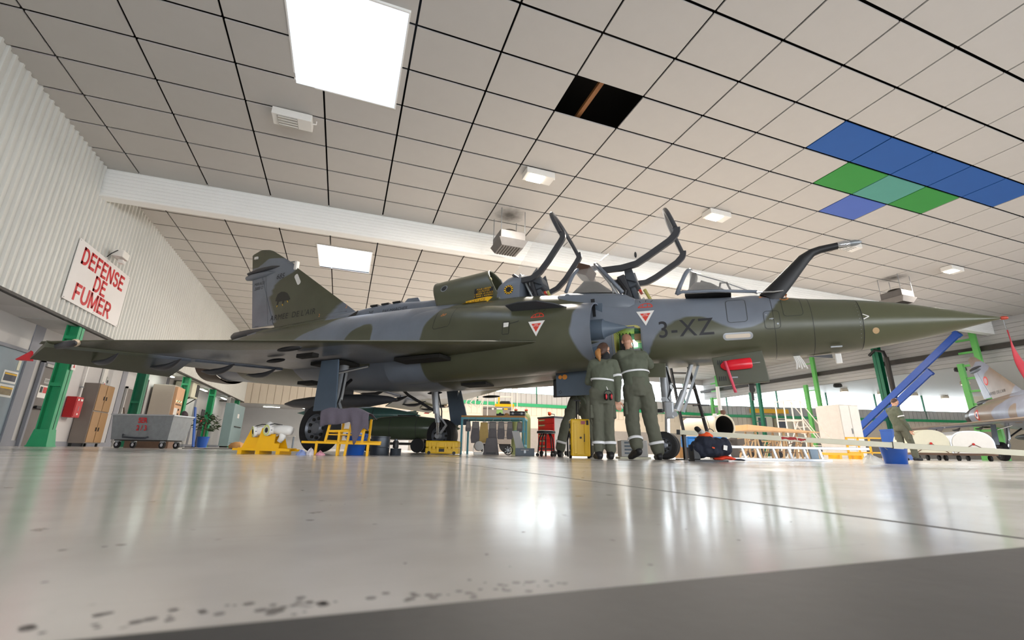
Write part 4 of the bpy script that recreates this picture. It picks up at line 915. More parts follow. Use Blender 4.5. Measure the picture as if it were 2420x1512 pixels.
def hand(b, w_, d, up, thumb, curl=.5):
    """palm and five fingers from wrist w_, pointing along d"""
    d = Vector(d).normalized(); up = Vector(up); side = d.cross(up).normalized()*thumb; up = side.cross(d)*thumb; up.normalize()
    pal = Vector(w_)+d*.055; capsule(b, w_, Vector(w_)+d*.03, .026, .03)
    for k in range(4):
        s_ = side*(.03-.02*k); base = pal+s_+d*.03; L = (.072, .08, .075, .058)[k]
        capsule(b, Vector(w_)+s_*.7+d*.02, base, .017, .012)
        p1 = base+(d*math.cos(curl*.5)-up*math.sin(curl*.5))*L*.5; p2 = p1+(d*math.cos(curl*1.3)-up*math.sin(curl*1.3))*L*.5
        chain(b, [base, p1, p2], [.011, .0098, .0085], 8)
    t0 = Vector(w_)+side*.03+d*.03; t1 = t0+(side*.7+d*.75-up*.3).normalized()*.042; t2 = t1+(d-up*.5+side*.15).normalized()*.034
    chain(b, [t0, t1, t2], [.015, .0125, .01], 8)
def person(name, label, loc, rz, j, hair='short', build=1.0, face=(0, 1, 0), shoe_tilt=(0, 0), bands=('arm', 'waist', 'leg'), collar=False, seed=1.0):
    t = thing(name, label, 'person', loc, rz, 'people in olive work clothes')
    V = {k: Vector(v) for k, v in j.items()}; f = Vector(face).normalized()
    up = (V['head']-V['neck']).normalized(); rt = f.cross(up).normalized(); hb = build
    # --- body: one continuous skin
    b = B()
    hc = V['head']
    def hp(x, y, z): return hc+rt*x+f*y+up*z
    def ell(c, rx, ry, rz_):
        R = []
        for i in range(1, 12):
            a = math.pi*(i/12-.5); R.append([c+rt*rx*math.cos(a)*math.cos(2*math.pi*k/14)+f*ry*math.cos(a)*math.sin(2*math.pi*k/14)+up*rz_*math.sin(a) for k in range(14)])
        b.loft(R)
    ell(hp(0, -.01, .02), .073, .092, .1); ell(hp(0, .03, -.06), .055, .06, .06)      # cranium, jaw
    capsule(b, hp(0, .088, .005), hp(0, .108, -.03), .010, .015, 8); ell(hp(0, .082, -.07), .028, .012, .012)   # nose, mouth
    ell(hp(0, .07, .035), .055, .022, .012)                                                                  # brow
    for s_ in (-1, 1):
        ell(hp(s_*.077, .0, -.012), .012, .02, .034); ell(hp(s_*.03, .078, .012), .013, .01, .008)          # ears, eyes
    capsule(b, V['neck'], hp(0, -.01, -.06), .056*hb, .05)
    pel, ch = V['pelvis'], V['chest']
    chain(b, [pel, (pel+ch)/2, ch, V['neck']], [.085*hb, .08*hb, .085*hb, .055])
    for s_ in 'LR':
        chain(b, [ch, V['sh'+s_], V['el'+s_], V['wa'+s_]], [.06, .04, .036, .027])
        chain(b, [pel, V['hip'+s_], V['kn'+s_], V['an'+s_]], [.08, .06, .042, .036])
        hd = j.get('hd'+s_) or (V['wa'+s_]-V['el'+s_]); hand(b, V['wa'+s_], hd, j.get('hu'+s_, (0, 1, 0)), 1 if s_ == 'R' else -1, .7)
    obj_from(bake(b, .0075, smooth_it=2), 'body', m_skin, t)
    # --- jacket
    b = B(); shc = (V['shL']+V['shR'])/2; sx = (V['shR']-V['shL']).normalized(); spn = (shc-pel).normalized(); fy = sx.cross(spn).normalized()
    def tor(u, w_, d_, off=0): 
        c = pel+(shc-pel)*u+fy*off; return [c+sx*w_*hb*math.cos(2*math.pi*k/20)+fy*d_*hb*math.sin(2*math.pi*k/20) for k in range(20)]
    b.loft([tor(-.1, .165, .115), tor(.08, .178, .128), tor(.3, .17, .13), tor(.55, .185, .135), tor(.8, .2, .125), tor(.95, .16, .09), tor(1.03, .085, .065)])
    for s_ in 'LR':
        ex = V['wa'+s_]+(V['wa'+s_]-V['el'+s_]).normalized()*.0
        chain(b, [shc+(V['sh'+s_]-shc)*.5, V['sh'+s_], V['el'+s_], ex], [.085*hb, .075*hb, .062*hb, .048*hb], 14)
    chain(b, [V['neck']-spn*.06, V['neck']-spn*.005], [.068, .064])
    obj_from(bake(b, .012, .011, 11, seed), 'jacket', m_coverall, t)
    if collar: obj_from(bake(chain(B(), [V['neck']+spn*.0, V['neck']+up*.055+f*.01], [.072, .066]), .012), 'collar', m_collar, t)
    # --- trousers
    b = B()
    b.loft([[pel+sx*w_*hb*math.cos(2*math.pi*k/20)+fy*d_*hb*math.sin(2*math.pi*k/20)+Vector((0, 0, z)) for k in range(20)] for z, w_, d_ in ((.12, .15, .11), (.02, .17, .125), (-.08, .175, .13), (-.14, .15, .11))])
    for s_ in 'LR':
        hem = V['an'+s_]+(V['kn'+s_]-V['an'+s_]).normalized()*.03
        chain(b, [V['hip'+s_]+Vector((0, 0, .05)), (V['hip'+s_]*.55+V['kn'+s_]*.45), V['kn'+s_], (V['kn'+s_]+hem)/2, hem], [.108*hb, .1*hb, .086*hb, .083*hb, .082*hb], 16)
    obj_from(bake(b, .012, .012, 9, seed+3), 'trousers', m_trouser, t)
    for s_ in 'LR':   # cargo pocket
        mid = V['hip'+s_]*.42+V['kn'+s_]*.58; sd = sx*(1 if s_ == 'R' else -1)
        obj_from(bake(B().loft([[mid+sd*(.075*hb+h)+fy*x*.065+Vector((0, 0, z*.09)) for x, z in ((-1,-1),(1,-1),(1,1),(-1,1))] for h in (-.02, .03)]), .011, .004, 14), 'cargo_pocket', m_trouser, t)
    # --- boots
    for i, s_ in enumerate('LR'):
        an, toe = V['an'+s_], V['toe'+s_]; d = (toe-an); d.z = 0; d.normalize(); b = B()
        heel = an-d*.05; heel.z = max(.03, an.z-.09) if shoe_tilt[i] == 0 else an.z-.07
        chain(b, [an+Vector((0, 0, .05)), an-Vector((0, 0, .02)), heel+Vector((0, 0, .02))], [.056, .055, .045]); chain(b, [an-Vector((0, 0, .03)), toe], [.05, .042]); chain(b, [heel, toe-Vector((0, 0, .0))], [.038, .042])
        o = bake(b, .01, .002, 20)
        for v in o.vertices: v.co.z = max(v.co.z, .002)
        obj_from(o, 'boot', m_boot, t)
    # --- reflective bands
    def band(c, ax, r, h, nm='reflective_band', r2=None):
        ax = Vector(ax).normalized(); u_ = fy if abs(ax.dot(fy)) < .8 else sx
        R = [B().circ(Vector(c)+ax*x, ax, r, 28, r2 or r, up=u_) for x in (-h/2, h/2)]
        o = B().loft(R, False, False).build(nm, m_band, t, smooth=True); md = o.modifiers.new('s', 'SOLIDIFY'); md.thickness = .004; md.offset = 1
    if 'waist' in bands: band(pel+(shc-pel)*.44, spn, .188*hb, .026, r2=.142*hb)
    if 'leg' in bands:
        for s_ in 'LR':
            a = V['an'+s_]+(V['kn'+s_]-V['an'+s_])*.3; band(a, V['kn'+s_]-V['an'+s_], .093*hb, .036)
    for s_ in 'LR':
        if 'arm'+s_ in bands or 'arm' in bands: band(V['sh'+s_]*.3+V['el'+s_]*.7, V['el'+s_]-V['sh'+s_], .077*hb, .032)
    # --- hair
    hb_ = B(); b = hb_
    if hair == 'short':
        ell(hp(0, -.02, .028), .0745, .084, .094); obj_from(bake(b, .009, .002, 60), 'hair', m_shave if hair == 'short' else m_hair, t)
    elif hair == 'dark':
        ell(hp(0, -.025, .045), .082, .09, .095); obj_from(bake(b, .009, .004, 40), 'hair', m_hair, t)
    else:
        ell(hp(0, -.03, .025), .084, .095, .105); ell(hp(0, -.06, -.04), .06, .05, .05); o = obj_from(bake(b, .009, .004, 40), 'hair', m_hair, t)
        b = B(); q = hp(0, -.12, .0); chain(b, [q, q-f*.03-up*.05, q-f*.02-up*.12, q-up*.19], [.024, .042, .038, .01]); obj_from(bake(b, .008, .006, 45), 'ponytail', m_pony, t)
    return t
def cground(x, d): return ground(x, d)
RC = -YAW
# technician with bare cropped head working inside the hatch
p = person('person', 'person with cropped hair reaching into the open hatch, arms raised', cground(1517, 6.15), RC,
  dict(head=(-.085,.12,1.70), neck=(-.07,.07,1.55), chest=(-.045,.02,1.3), pelvis=(-.01,-.03,.98), shL=(-.21,.06,1.46), shR=(.12,.06,1.46), elL=(-.26,.26,1.38), elR=(.26,.22,1.36), waL=(-.2,.45,1.5), waR=(.05,.42,1.42),
       hipL=(-.1,-.02,.93), hipR=(.09,-.02,.93), knL=(-.1,.03,.5), knR=(.15,-.02,.5), anL=(-.1,-.12,.16), anR=(.21,-.06,.1), toeL=(-.15,.03,.035), toeR=(.23,.1,.035)), 'short', 1.08, (.05,1,.1), (1, 0), ('waist', 'leg'), seed=2)
# technician with the ponytail
p = person('person', 'person with a ponytail and ear defenders on the belt, watching the hatch', cground(1430, 5.95), RC,
  dict(head=(.055,.05,1.485), neck=(.05,.0,1.36), chest=(.02,-.02,1.16), pelvis=(-.01,-.02,.86), shL=(-.115,.0,1.28), shR=(.17,-.03,1.28), elL=(-.17,.14,1.05), elR=(.2,-.08,1.02), waL=(-.05,.26,1.02), waR=(.19,-.04,.78), hdR=(.05,.05,-1),
       hipL=(-.09,-.01,.83), hipR=(.07,-.01,.83), knL=(-.085,.0,.46), knR=(.065,.0,.46), anL=(-.09,-.03,.1), anR=(.065,-.03,.1), toeL=(-.1,.12,.035), toeR=(.08,.12,.035)), 'pony', .88, (.75,.65,.05), (0, 0), ('waist', 'leg', 'armR'), True, 5)
# technician bent under the belly, only the legs show
p = person('person', 'person bent under the belly behind the grey gear door, legs apart', cground(1366, 7.5), RC,
  dict(head=(.55,.5,1.16), neck=(.46,.42,1.16), chest=(.32,.3,1.12), pelvis=(.06,.05,.92), shL=(.3,.48,1.14), shR=(.5,.24,1.14), elL=(.45,.62,1.0), elR=(.66,.3,1.0), waL=(.62,.7,1.16), waR=(.74,.42,1.16),
       hipL=(-.02,.05,.88), hipR=(.15,.05,.88), knL=(-.2,.0,.52), knR=(.2,.05,.48), anL=(-.3,.02,.12), anR=(.22,.05,.1), toeL=(-.26,.16,.035), toeR=(.27,.18,.035)), 'dark', 1.0, (.7,.6,-.2), (0, 0), ('leg',), seed=8)
# walking technician in the distance
p = person('person', 'person in dark green overalls walking right between the blue bucket and brace', cground(2140, 13.0), RC,
  dict(head=(.0,.0,1.66), neck=(-.05,.0,1.52), chest=(-.08,.0,1.3), pelvis=(-.02,.0,.98), shL=(-.1,.16,1.44), shR=(-.1,-.16,1.44), elL=(-.02,.2,1.18), elR=(-.07,-.22,1.15), waL=(.12,.16,1.05), waR=(.1,-.2,.86), hdR=(.25,.05,-1),
       hipL=(-.01,.09,.93), hipR=(.0,-.09,.93), knL=(.0,.1,.5), knR=(.14,-.09,.5), anL=(-.04,.1,.1), anR=(.2,-.08,.1), toeL=(.1,.1,.035), toeR=(.34,-.08,.035)), 'dark', 1.0, (1,-.1,.0), (0, 0), ('armR',), seed=11)
q = thing('ear_defenders', 'red and black ear defenders clipped to the belt of the ponytailed person', 'ear defenders', cground(1430, 5.95), RC)
for s_ in (-1, 1):
    c_ = B().loft([B().circ((.035+s_*(.03+x), -.19, .8), (1, -.2*s_, 0), r, 16, r*1.25) for x, r in ((-.02,.025),(-.012,.036),(.0,.038),(.018,.032),(.024,.015))]).build('ear_cup', M('black_plastic', '#141416'), q, smooth=40)
    B().ball((.035+s_*.035, -.228, .8), (.012, .008, .035)).build('cup_stripe', M('red_plastic', '#d0202c'), c_, smooth=True)
B().tube([(.035+.055*math.cos(a), -.18, .83+.06*math.sin(a)) for a in [math.pi*k/10 for k in range(11)]], .006).build('headband', M('black_plastic', '#141416'), q, smooth=True)
B().tube([(.035, -.18, .89), (.02, -.16, .94)], .006).build('belt_clip', M('white_marking', '#e9e6e2'), q)
# ================================================================== PROPS AROUND THE JET
def spot(name, label, cat, x, d, rz=0.0, group=None): return thing(name, label, cat, ground(x, d), RC+rz, group)
def lp(x0, d):     # pixel -> local (x, z) helper of a thing standing at column x0, depth d
    k = d/FPX
    def f(x, y): return ((x-x0)*k, max(0.0, at(x, y, d).z))
    return f
m_yellow = M('yellow_enamel', '#f0b400', .38, 0, .08, 6); m_casey = M('yellow_case', '#e9b90c', .42, 0, .06, 8)
m_bluep = M('blue_plastic', '#1450a8', .3, 0, .06, 5); m_whitee = M('white_enamel', '#e4e1dc', .35, 0, .05, 8); m_lime = M('lime_seal', '#d6dc86', .5)
m_cloth = M('mauve_grey_cloth', '#5c5560', .92, 0, .12, 20, .3, 160); m_greyp = M('grey_plastic', '#5f6a75', .5, 0, .08, 8); m_lgrey = M('light_grey_plastic', '#b3b1ae', .5, 0, .08, 8)
m_teal_f = M('teal_steel', '#4a93a3', .4, 0, .08, 8); m_board = M('grey_felt', '#6b6769', .85, 0, .14, 14); m_khaki = M('khaki_board', '#bfa264', .8, 0, .12, 18)
m_redt = M('red_tool_paint', '#c01d1a', .35, 0, .08, 6); m_drum = M('black_drum', '#3a3f46', .35, .3, .1, 8); m_tank = M('tank_olive', '#46503f', .25, 0, .12, 4); m_tank2 = M('tank_teal', '#4a6b66', .22, 0, .1, 4)
m_navy = M('navy_cloth', '#1b2030', .85, 0, .2, 14, .3, 140); m_creamb = M('cream_bar', '#d7d3bd', .45, 0, .05, 12); m_brown = M('brown_clutter', '#6a5140', .7, 0, .2, 8)
m_card = M('cardboard', '#b98a55', .8, 0, .1, 10); m_lockr = M('locker_tan', '#9a7750', .5, 0, .08, 4); m_lockside = M('locker_side', '#7d736b', .5, 0, .08, 4)
m_tubew = M('white_tube', '#e7ddd2', .45, 0, .05, 10); m_leaf = M('leaf_green', '#33452a', .6, 0, .3, 20)
m_redcab = M('fire_red', '#b3171c', .4, 0, .1, 6); m_doorg = M('door_grey_brown', '#6e6763', .5, 0, .1, 5); m_fluo = M('fluorescent_tube', '#f4fff4', .5, emit=14)

# --- yellow cradle with two white units
d = 5.6; t = spot('yellow_cradle', 'yellow steel cradle holding two white flanged units', 'stand', 632, d); F = lp(632, d)
for y0 in (-.13, .13): B().bar((-.36, y0, .055), (.34, y0, .05), .03, .025).build('runner', m_yellow, t)
for x0, x1 in ((-.29,-.24),(-.07,-.02),(.18,.23)):
    B().box(x0, x1, -.15, .15, 0, .05).build('foot', m_yellow, t)
B().box(-.3, .3, -.14, .14, .06, .075).build('base_plate', m_yellow, t, bevel=.003)
B().prism([(-.27,-.11,.07),(-.19,-.11,.29),(-.14,-.11,.29),(-.17,-.11,.2),(-.07,-.11,.2),(-.07,-.11,.07)], (0,.012,0)).build('cradle_plate', m_yellow, t)
B().prism([(-.09,-.14,.07),(-.035,-.14,.31),(-.01,-.14,.31),(.02,-.14,.25),(.1,-.14,.24),(.14,-.14,.24),(.14,-.14,.13),(.2,-.14,.13),(.2,-.14,.07)], (0,.014,0)).build('cradle_plate', m_yellow, t)
B().prism([(-.27,.09,.07),(-.17,.09,.3),(-.1,.09,.22),(.05,.09,.22),(.12,.09,.28),(.2,.09,.07)], (0,.012,0)).build('cradle_plate', m_yellow, t)
def unit(x, y, z, dirv, label, elbow):
    q = thing('white_unit', label, 'equipment', t.matrix_world @ Vector((0,0,0)) if False else ground(632, d), RC, 'white flanged units on the yellow cradle')
    dv = Vector(dirv).normalized(); o_ = Vector((x, y, z))
    B().lathe([(.045,0),(.066,.0),(.07,.01),(.07,.03),(.055,.035),(.05,.05),(.055,.12),(.062,.16),(.06,.22),(.035,.25)], o_, dv, 28).build('housing', m_whitee, q, smooth=35)
    B().lathe([(.044,-.002),(.064,-.004),(.064,.006),(.044,.006),(.044,-.002)], o_, dv, 28, False).build('seal_ring', m_lime, q, smooth=30)
    B().lathe([(.043,.003),(.03,.0),(.03,-.004),(.012,-.008)], o_, dv, 24).build('bore', m_blk, q, smooth=30)
    for k in range(6):
        a = k*math.pi/3; c_ = B().circ(o_+dv*.02, dv, .071, 6)[k]; B().cyl(c_-dv*.008, c_+dv*.008, .006, n=8).build('bolt', m_steel, q)
    if elbow:
        B().tube([o_+dv*.1, o_+dv*.1+Vector((.1,-.02,.0)), o_+dv*.1+Vector((.2,-.03,-.005)), o_+dv*.1+Vector((.24,-.03,-.01))], [.05,.06,.06,.045], 18).build('barrel', m_whitee, q, smooth=True)
        B().tube([o_+dv*.1+Vector((.13,-.02,-.02)), o_+dv*.1+Vector((.13,-.03,-.09)), o_+dv*.1+Vector((.1,-.03,-.14))], [.045,.04,.03], 14).build('elbow', m_whitee, q, smooth=True)
    else: B().tube([o_+dv*.12, o_+dv*.14+Vector((.02,.06,.06)), o_+dv*.13+Vector((.05,.1,.04))], [.05,.055,.05], 14).build('branch', m_whitee, q, smooth=True)
    B().tube([o_+dv*.03+Vector((0,-.03,.06)), o_+dv*.1+Vector((0,-.02,.075)), o_+dv*.2+Vector((0,0,.06))], .006, 6).build('hose', m_blk, q)
    return q
unit(-.14, -.15, .265, (.75,.62,.15), 'white flanged unit on the left of the yellow cradle, angled away', False)
unit(.05, -.2, .285, (.5,.85,.05), 'white flanged unit with elbow on the right of the yellow cradle', True)

# --- yellow step frame, cloth, bucket, drums
d = 5.35; t = spot('yellow_steps', 'yellow tubular step frame with a cloth over it', 'steps', 808, d); F = lp(808, d); YB2 = .34
def yb(a, b_, nm, y0=0.0, y1=None, w_=.026):
    (xa, za), (xb, zb) = F(*a), F(*b_); y1 = y0 if y1 is None else y1
    B().bar((xa, y0, za), (xb, y1, zb), w_).build(nm, m_yellow, t, bevel=.003)
yb((710,1044),(898,1049), 'long_rail'); yb((769,1018),(834,1017), 'step_rail')
yb((773,994),(765,1046), 'post'); yb((826,974),(815,1080), 'post'); yb((858,979),(853,1046), 'post'); yb((797,1020),(797,1080), 'post')
yb((746,1046),(746,1080), 'post'); yb((868,1049),(868,1080), 'post')
for a, b_, nm in (((740,1040),(880,1044),'long_rail'),((780,995),(774,1076),'post'),((850,985),(848,1076),'post'),((780,1012),(850,1012),'step_rail')): yb(a, b_, nm, YB2)
for p in ((769,1018),(834,1017),(746,1044),(868,1048)):
    x, z = F(*p); B().bar((x, 0, z), (x, YB2, z), .026).build('cross_rail', m_yellow, t, bevel=.003)
for z in (F(0,1017)[1]+.013,): B().box(F(769,0)[0], F(834,0)[0], .0, YB2, z, z+.012).build('tread', m_yellow, t)
q = spot('draped_cloth', 'mauve grey cloth thrown over the yellow step frame', 'cloth', 808, d); R = []
nu, nv = 34, 26
for i in range(nu+1):
    u = i/nu; x = F(752,0)[0]+(F(868,0)[0]-F(752,0)[0])*u; row = []
    e = max(0, 1-abs(u-.76)/.16); tail = e*e*(3-2*e)
    front = .17+.025*math.sin(u*6+.6)+.03*u+.26*tail
    zt = F(0,948)[1]-.05*(2*u-.95)**2+.012*math.sin(u*11)
    for j in range(nv+1):
        v = j/nv
        if v < .5: y = -.06+.34*(1-v/.5); z = zt-.05*(1-v/.5)**2+.008*math.sin(9*u+14*v)
        else:
            w_ = (v-.5)/.5; y = -.06-.02*math.sin(math.pi*w_)+.014*math.sin(26*u)*w_; z = zt-front*w_
        row.append(Vector((x+(.02*math.sin(w_*5)-.3*(u-.76)*w_*.16*tail*4 if v > .5 else 0)*tail+.006*math.sin(9*v), y, z)))
    R.append(row)
o = B().loft(R, False, False, False).build('cloth', m_cloth, q, smooth=True); md = o.modifiers.new('s', 'SOLIDIFY'); md.thickness = .006
def bucket(label, x, d, w_, h, mat=m_bluep, tilt=0.0):
    t = spot('bucket', label, 'bucket', x, d); r = w_/2
    B().lathe([(r*.76,0),(r*.78,.004),(r*.97,h*.93),(r*1.04,h*.935),(r*1.04,h),(r*.95,h),(r*.93,h*.9),(r*.74,.012)], n=36, cap=True).build('tub', mat, t, smooth=35)
    for s_ in (-1, 1): B().box(s_*r*1.0-.012, s_*r*1.0+.012, -.02, .02, h*.82, h*.9).build('handle_lug', mat, t)
    P = [(s*r*1.06, -.05-.03*math.cos(s*1.5), h*.86-.1*(1-s*s)) for s in [k/8-1 for k in range(17)]]
    B().tube(P, .004, 6).build('wire_handle', m_steel, t, smooth=True); return t
bucket('blue plastic bucket behind the yellow step frame', 840, 6.0, .28, .28)
bucket('blue plastic bucket in front of the cream bar, beside a white rag', 2112, 6.15, .32, .26)
d = 6.3
t = spot('steel_drum', 'tall dark metal drum beside the step frame', 'drum', 897, d); B().lathe([(.128,0),(.132,.01),(.132,.235),(.137,.24),(.137,.255),(.125,.255),(.122,.03)], n=32).build('shell', m_drum, t, smooth=35); B().lathe([(.134,.1),(.136,.105),(.134,.11)], n=32, cap=False).build('bead', m_drum, t)
t = spot('oil_tin', 'low dark metal tin beside the drum', 'tin', 935, d); B().lathe([(.072,0),(.075,.005),(.075,.085),(.078,.09),(.07,.095)], n=28).build('shell', m_drum, t, smooth=35); B().lathe([(.03,.095),(.03,.1)], n=14).build('cap', m_blk, t)
t = thing('spray_can', 'small glossy dark can standing on the low tin', 'can', ground(934, d)+Vector((0,0,.1)), RC); B().lathe([(.038,0),(.04,.005),(.04,.085),(.03,.1)], n=20).build('shell', m_blk, t, smooth=35); B().lathe([(.025,.1),(.025,.12),(.01,.125)], n=14).build('nozzle', m_drum, t)
def rag(label, x, d, w_, h, mat, group=None, seed=0):
    t = spot('rag', label, 'rag', x, d, 0, group); R = []
    for i in range(9):
        a = i/8; rr = math.cos(a*1.5)**.7 if a < 1 else 0.02
        R.append([Vector((w_/2*rr*(1+.3*mnoise.noise(Vector((3*math.cos(2*math.pi*k/22)+seed, 3*math.sin(2*math.pi*k/22), a*2))))*math.cos(2*math.pi*k/22), w_*.35*rr*math.sin(2*math.pi*k/22), h*a*(1+.6*mnoise.noise(Vector((4*math.cos(2*math.pi*k/22)+seed, 4*math.sin(2*math.pi*k/22), 5)))))) for k in range(22)])
    B().loft(R).build('cloth', mat, t, smooth=50); return t
gr = 'rags on the floor by the step frame'
rag('crumpled pale blue rag left of the step frame', 712, 5.3, .12, .05, M('blue_rag', '#8796c4', .9, 0, .3, 30), gr, 1)
rag('crumpled white and red rag by the step frame', 734, 5.35, .1, .07, M('white_rag', '#d3ccd0', .9, 0, .3, 30), gr, 2)
rag('crumpled red printed rag under the step frame', 757, 5.3, .11, .045, M('red_rag', '#c98f9c', .9, 0, .5, 40), gr, 3)
rag('crumpled white rag beside the blue bucket on the right', 2058, 6.2, .26, .1, m_white_s, None, 6)

# --- cases
def case(name, label, x, d, w_, h, dp, upright, rz=0.0):
    t = spot(name, label, 'case', x, d, rz); 
    if upright:
        B().box(-w_/2, w_/2, -dp/2, dp/2-.02, .03, h).build('shell', m_casey, t, bevel=.018)
        B().box(-w_/2-.003, w_/2+.003, -dp*.12, -dp*.1, .04, h-.01).build('lid_seam', m_blk, t)
        for x0 in (-w_*.28, w_*.28): B().box(x0-.025, x0+.025, -dp/2-.012, -dp/2, .06, h-.05).build('rib', m_casey, t, bevel=.005)
        for z0 in (.12, h*.5, h-.13): B().box(-w_/2-.012, -w_/2, -dp*.25, .02, z0, z0+.07).build('latch', m_blk, t, bevel=.004)
        B().box(w_*.16, w_*.2, -dp/2-.03, -dp/2-.02, h*.42, h*.62).build('handle', m_blk, t, bevel=.004); B().box(w_*.16, w_*.2, -dp/2-.03, -dp/2, h*.42, h*.44).build('handle_post', m_blk, t)
        B().cyl((0,-dp/2-.01,h*.52), (0,-dp/2,h*.52), .015, n=14).build('valve', m_blk, t)
        B().box(w_*.02, w_*.24, -dp/2-.014, -dp/2-.011, h-.075, h-.03).build('label_plate', M('label_pink', '#b5646c', .6), t); B().box(w_*.3, w_*.42, -dp/2-.014, -dp/2-.011, h-.085, h-.02).build('label_plate', m_blk, t)
        for s_ in (-1, 1):
            B().cyl((s_*(w_/2+.012), .02, .05), (s_*(w_/2-.02), .02, .05), .05, n=20).build('wheel', m_rubber, t, smooth=35)
            B().tube([(s_*(w_/2+.03), .03, .02),(s_*(w_/2+.035), .03, .25),(s_*(w_/2+.0), .05, .38)], .012).build('trolley_tube', m_blk, t, smooth=True)
        B().tube([(-.015, dp/2, h-.1),(-.01, dp/2, h+.28)], .012).tube([(.02, dp/2, h-.1),(.015, dp/2, h+.28)], .006).build('pull_handle', m_blk, t, smooth=True)
        B().box(-.05, .05, dp/2-.02, dp/2+.02, h+.28, h+.3).build('handle_grip', m_blk, t, bevel=.005)
    else:
        B().box(-w_/2, w_/2, -dp/2, dp/2, .015, h*.48).build('base_shell', m_casey, t, bevel=.015); B().box(-w_/2, w_/2, -dp/2, dp/2, h*.5, h).build('lid_shell', m_casey, t, bevel=.02)
        for k in range(4): x0 = -w_*.36+k*w_*.24; B().box(x0-.025, x0+.025, -dp/2-.012, -dp/2, .03, h-.03).build('rib', m_casey, t, bevel=.005)
        for x0 in (-w_*.24, w_*.24): B().box(x0-.03, x0+.03, -dp/2-.018, -dp/2-.01, h*.36, h*.62).build('latch', m_casey, t, bevel=.004)
        B().box(-.05, .05, -dp/2-.016, -dp/2-.011, h*.2, h*.42).build('label_plate', m_blk, t)
        B().box(-.08, .08, -dp/2-.035, -dp/2-.022, h*.5, h*.56).build('handle', m_casey, t, bevel=.006)
        for s_ in (-1, 1): B().cyl((s_*w_*.38, -dp/2+.0, .03), (s_*w_*.38, -dp/2-.02, .03), .03, n=14).build('wheel', m_blk, t)
    return t
case('rolling_case', 'tall yellow rolling case standing upright beside the ponytailed person', 1370, 6.5, .275, .55, .26, True)
case('flight_case', 'low yellow hard case under the far main wheel', 1047, 8.6, .62, .25, .4, False)

# --- drop tanks on a dolly behind the main gear
def tank(label, x, d, z, L, r, mat, rz, nose=-1):
    t = thing('drop_tank', label, 'fuel tank', ground(x, d)+Vector((0,0,z)), RC+rz, 'drop tanks under the jet')
    B().lathe([(r*q, L*u) for u, q in ((0,.02),(.06,.3),(.15,.62),(.27,.9),(.4,1),(.6,1),(.75,.86),(.88,.5),(.97,.16),(1,.03))], (-L/2,0,0), (1,0,0), 36).build('shell', mat, t, smooth=40)
    for a in (.5, 2.6): B().prism([(L*.3,r*.5*math.cos(a),r*.5*math.sin(a)),(L*.47,r*.25*math.cos(a),r*.25*math.sin(a)),(L*.47,r*1.1*math.cos(a),r*1.1*math.sin(a))], (0,.015,.0)).build('tail_fin', mat, t)
    for u in (-.12, .12): B().lathe([(r*1.003,u*L-.006),(r*1.006,u*L),(r*1.003,u*L+.006)], (0,0,0), (1,0,0), 36, False).build('seam_ring', m_blk, t)
    B().obox((0,0,r), (.5,.05,.05)).build('pylon_lug', m_blk, t, bevel=.01)
    return t
tank('teal drop tank with pointed nose lying behind the draped steps', 840, 12.2, 1.0, 3.4, .21, m_tank2, .05)
tank('dark olive drop tank low behind the main gear', 955, 11.6, .62, 2.9, .31, m_tank, -.1)
t = spot('tank_dolly', 'low steel dolly carrying the drop tanks', 'dolly', 930, 11.8)
for y0 in (-.3, .3): B().bar((-1.3, y0, .22), (1.3, y0, .22), .06).build('side_rail', m_dark, t)
for x0 in (-.8, .7):
    B().bar((x0, -.35, .22), (x0, .35, .22), .06).build('cross_rail', m_dark, t); B().prism([(x0-.03,-.3,.25),(x0-.03,.3,.25),(x0-.03,.32,.42),(x0-.03,0,.33),(x0-.03,-.32,.42)], (.06,0,0)).build('saddle', m_dark, t)
    B().bar((x0, .3, .25), (x0, .3, .85), .05).build('post', m_dark, t)
    for s_ in (-1, 1): B().lathe([(.1,-.04),(.17,-.05),(.18,0),(.17,.05),(.1,.04)], (x0, s_*.42, .18), (0,1,0), 24).build('wheel', m_tyre, t, smooth=35)

# --- workbench with hanging boards
d = 9.6; kx = d/FPX; t = spot('workbench', 'teal steel workbench with felt boards hanging under it', 'bench', 1178, d, -.12); F = lp(1178, d)
zt = F(0,963)[1]; x0, x1 = F(1085,0)[0], F(1238,0)[0]
B().box(x0, x1+.02, -.02, .7, zt-.02, zt+.02).build('top', m_card, t, bevel=.004); B().box(x0, x1, -.03, .01, zt-.06, zt-.02).build('front_rail', m_teal_f, t); B().box(x0, x1, .66, .7, zt-.06, zt-.02).build('rear_rail', m_teal_f, t)
for a, b_ in ((x1-.03,-.02),(x1-.03,.66),(x0,-.02),(x0,.66)): B().box(a, a+.04, b_, b_+.04, 0, zt-.02).build('leg', m_teal_f, t)
B().box(x1-.02, x1+.02, -.02, .7, zt-.06, zt-.02).build('end_rail', m_teal_f, t); B().box(x1-.02, x1+.01, -.02, .7, .18, .22).build('end_stretcher', m_teal_f, t); B().box(x1-.3, x1, .66, .7, .5, .54).build('stretcher', m_teal_f, t)
BD = [(1098,975,1110,1000,0),(1112,976,1132,1028,1),(1132,978,1153,1027,2),(1154,976,1173,1030,1),(1176,976,1192,1018,1),(1198,976,1212,1018,1),(1222,976,1234,1000,0)]
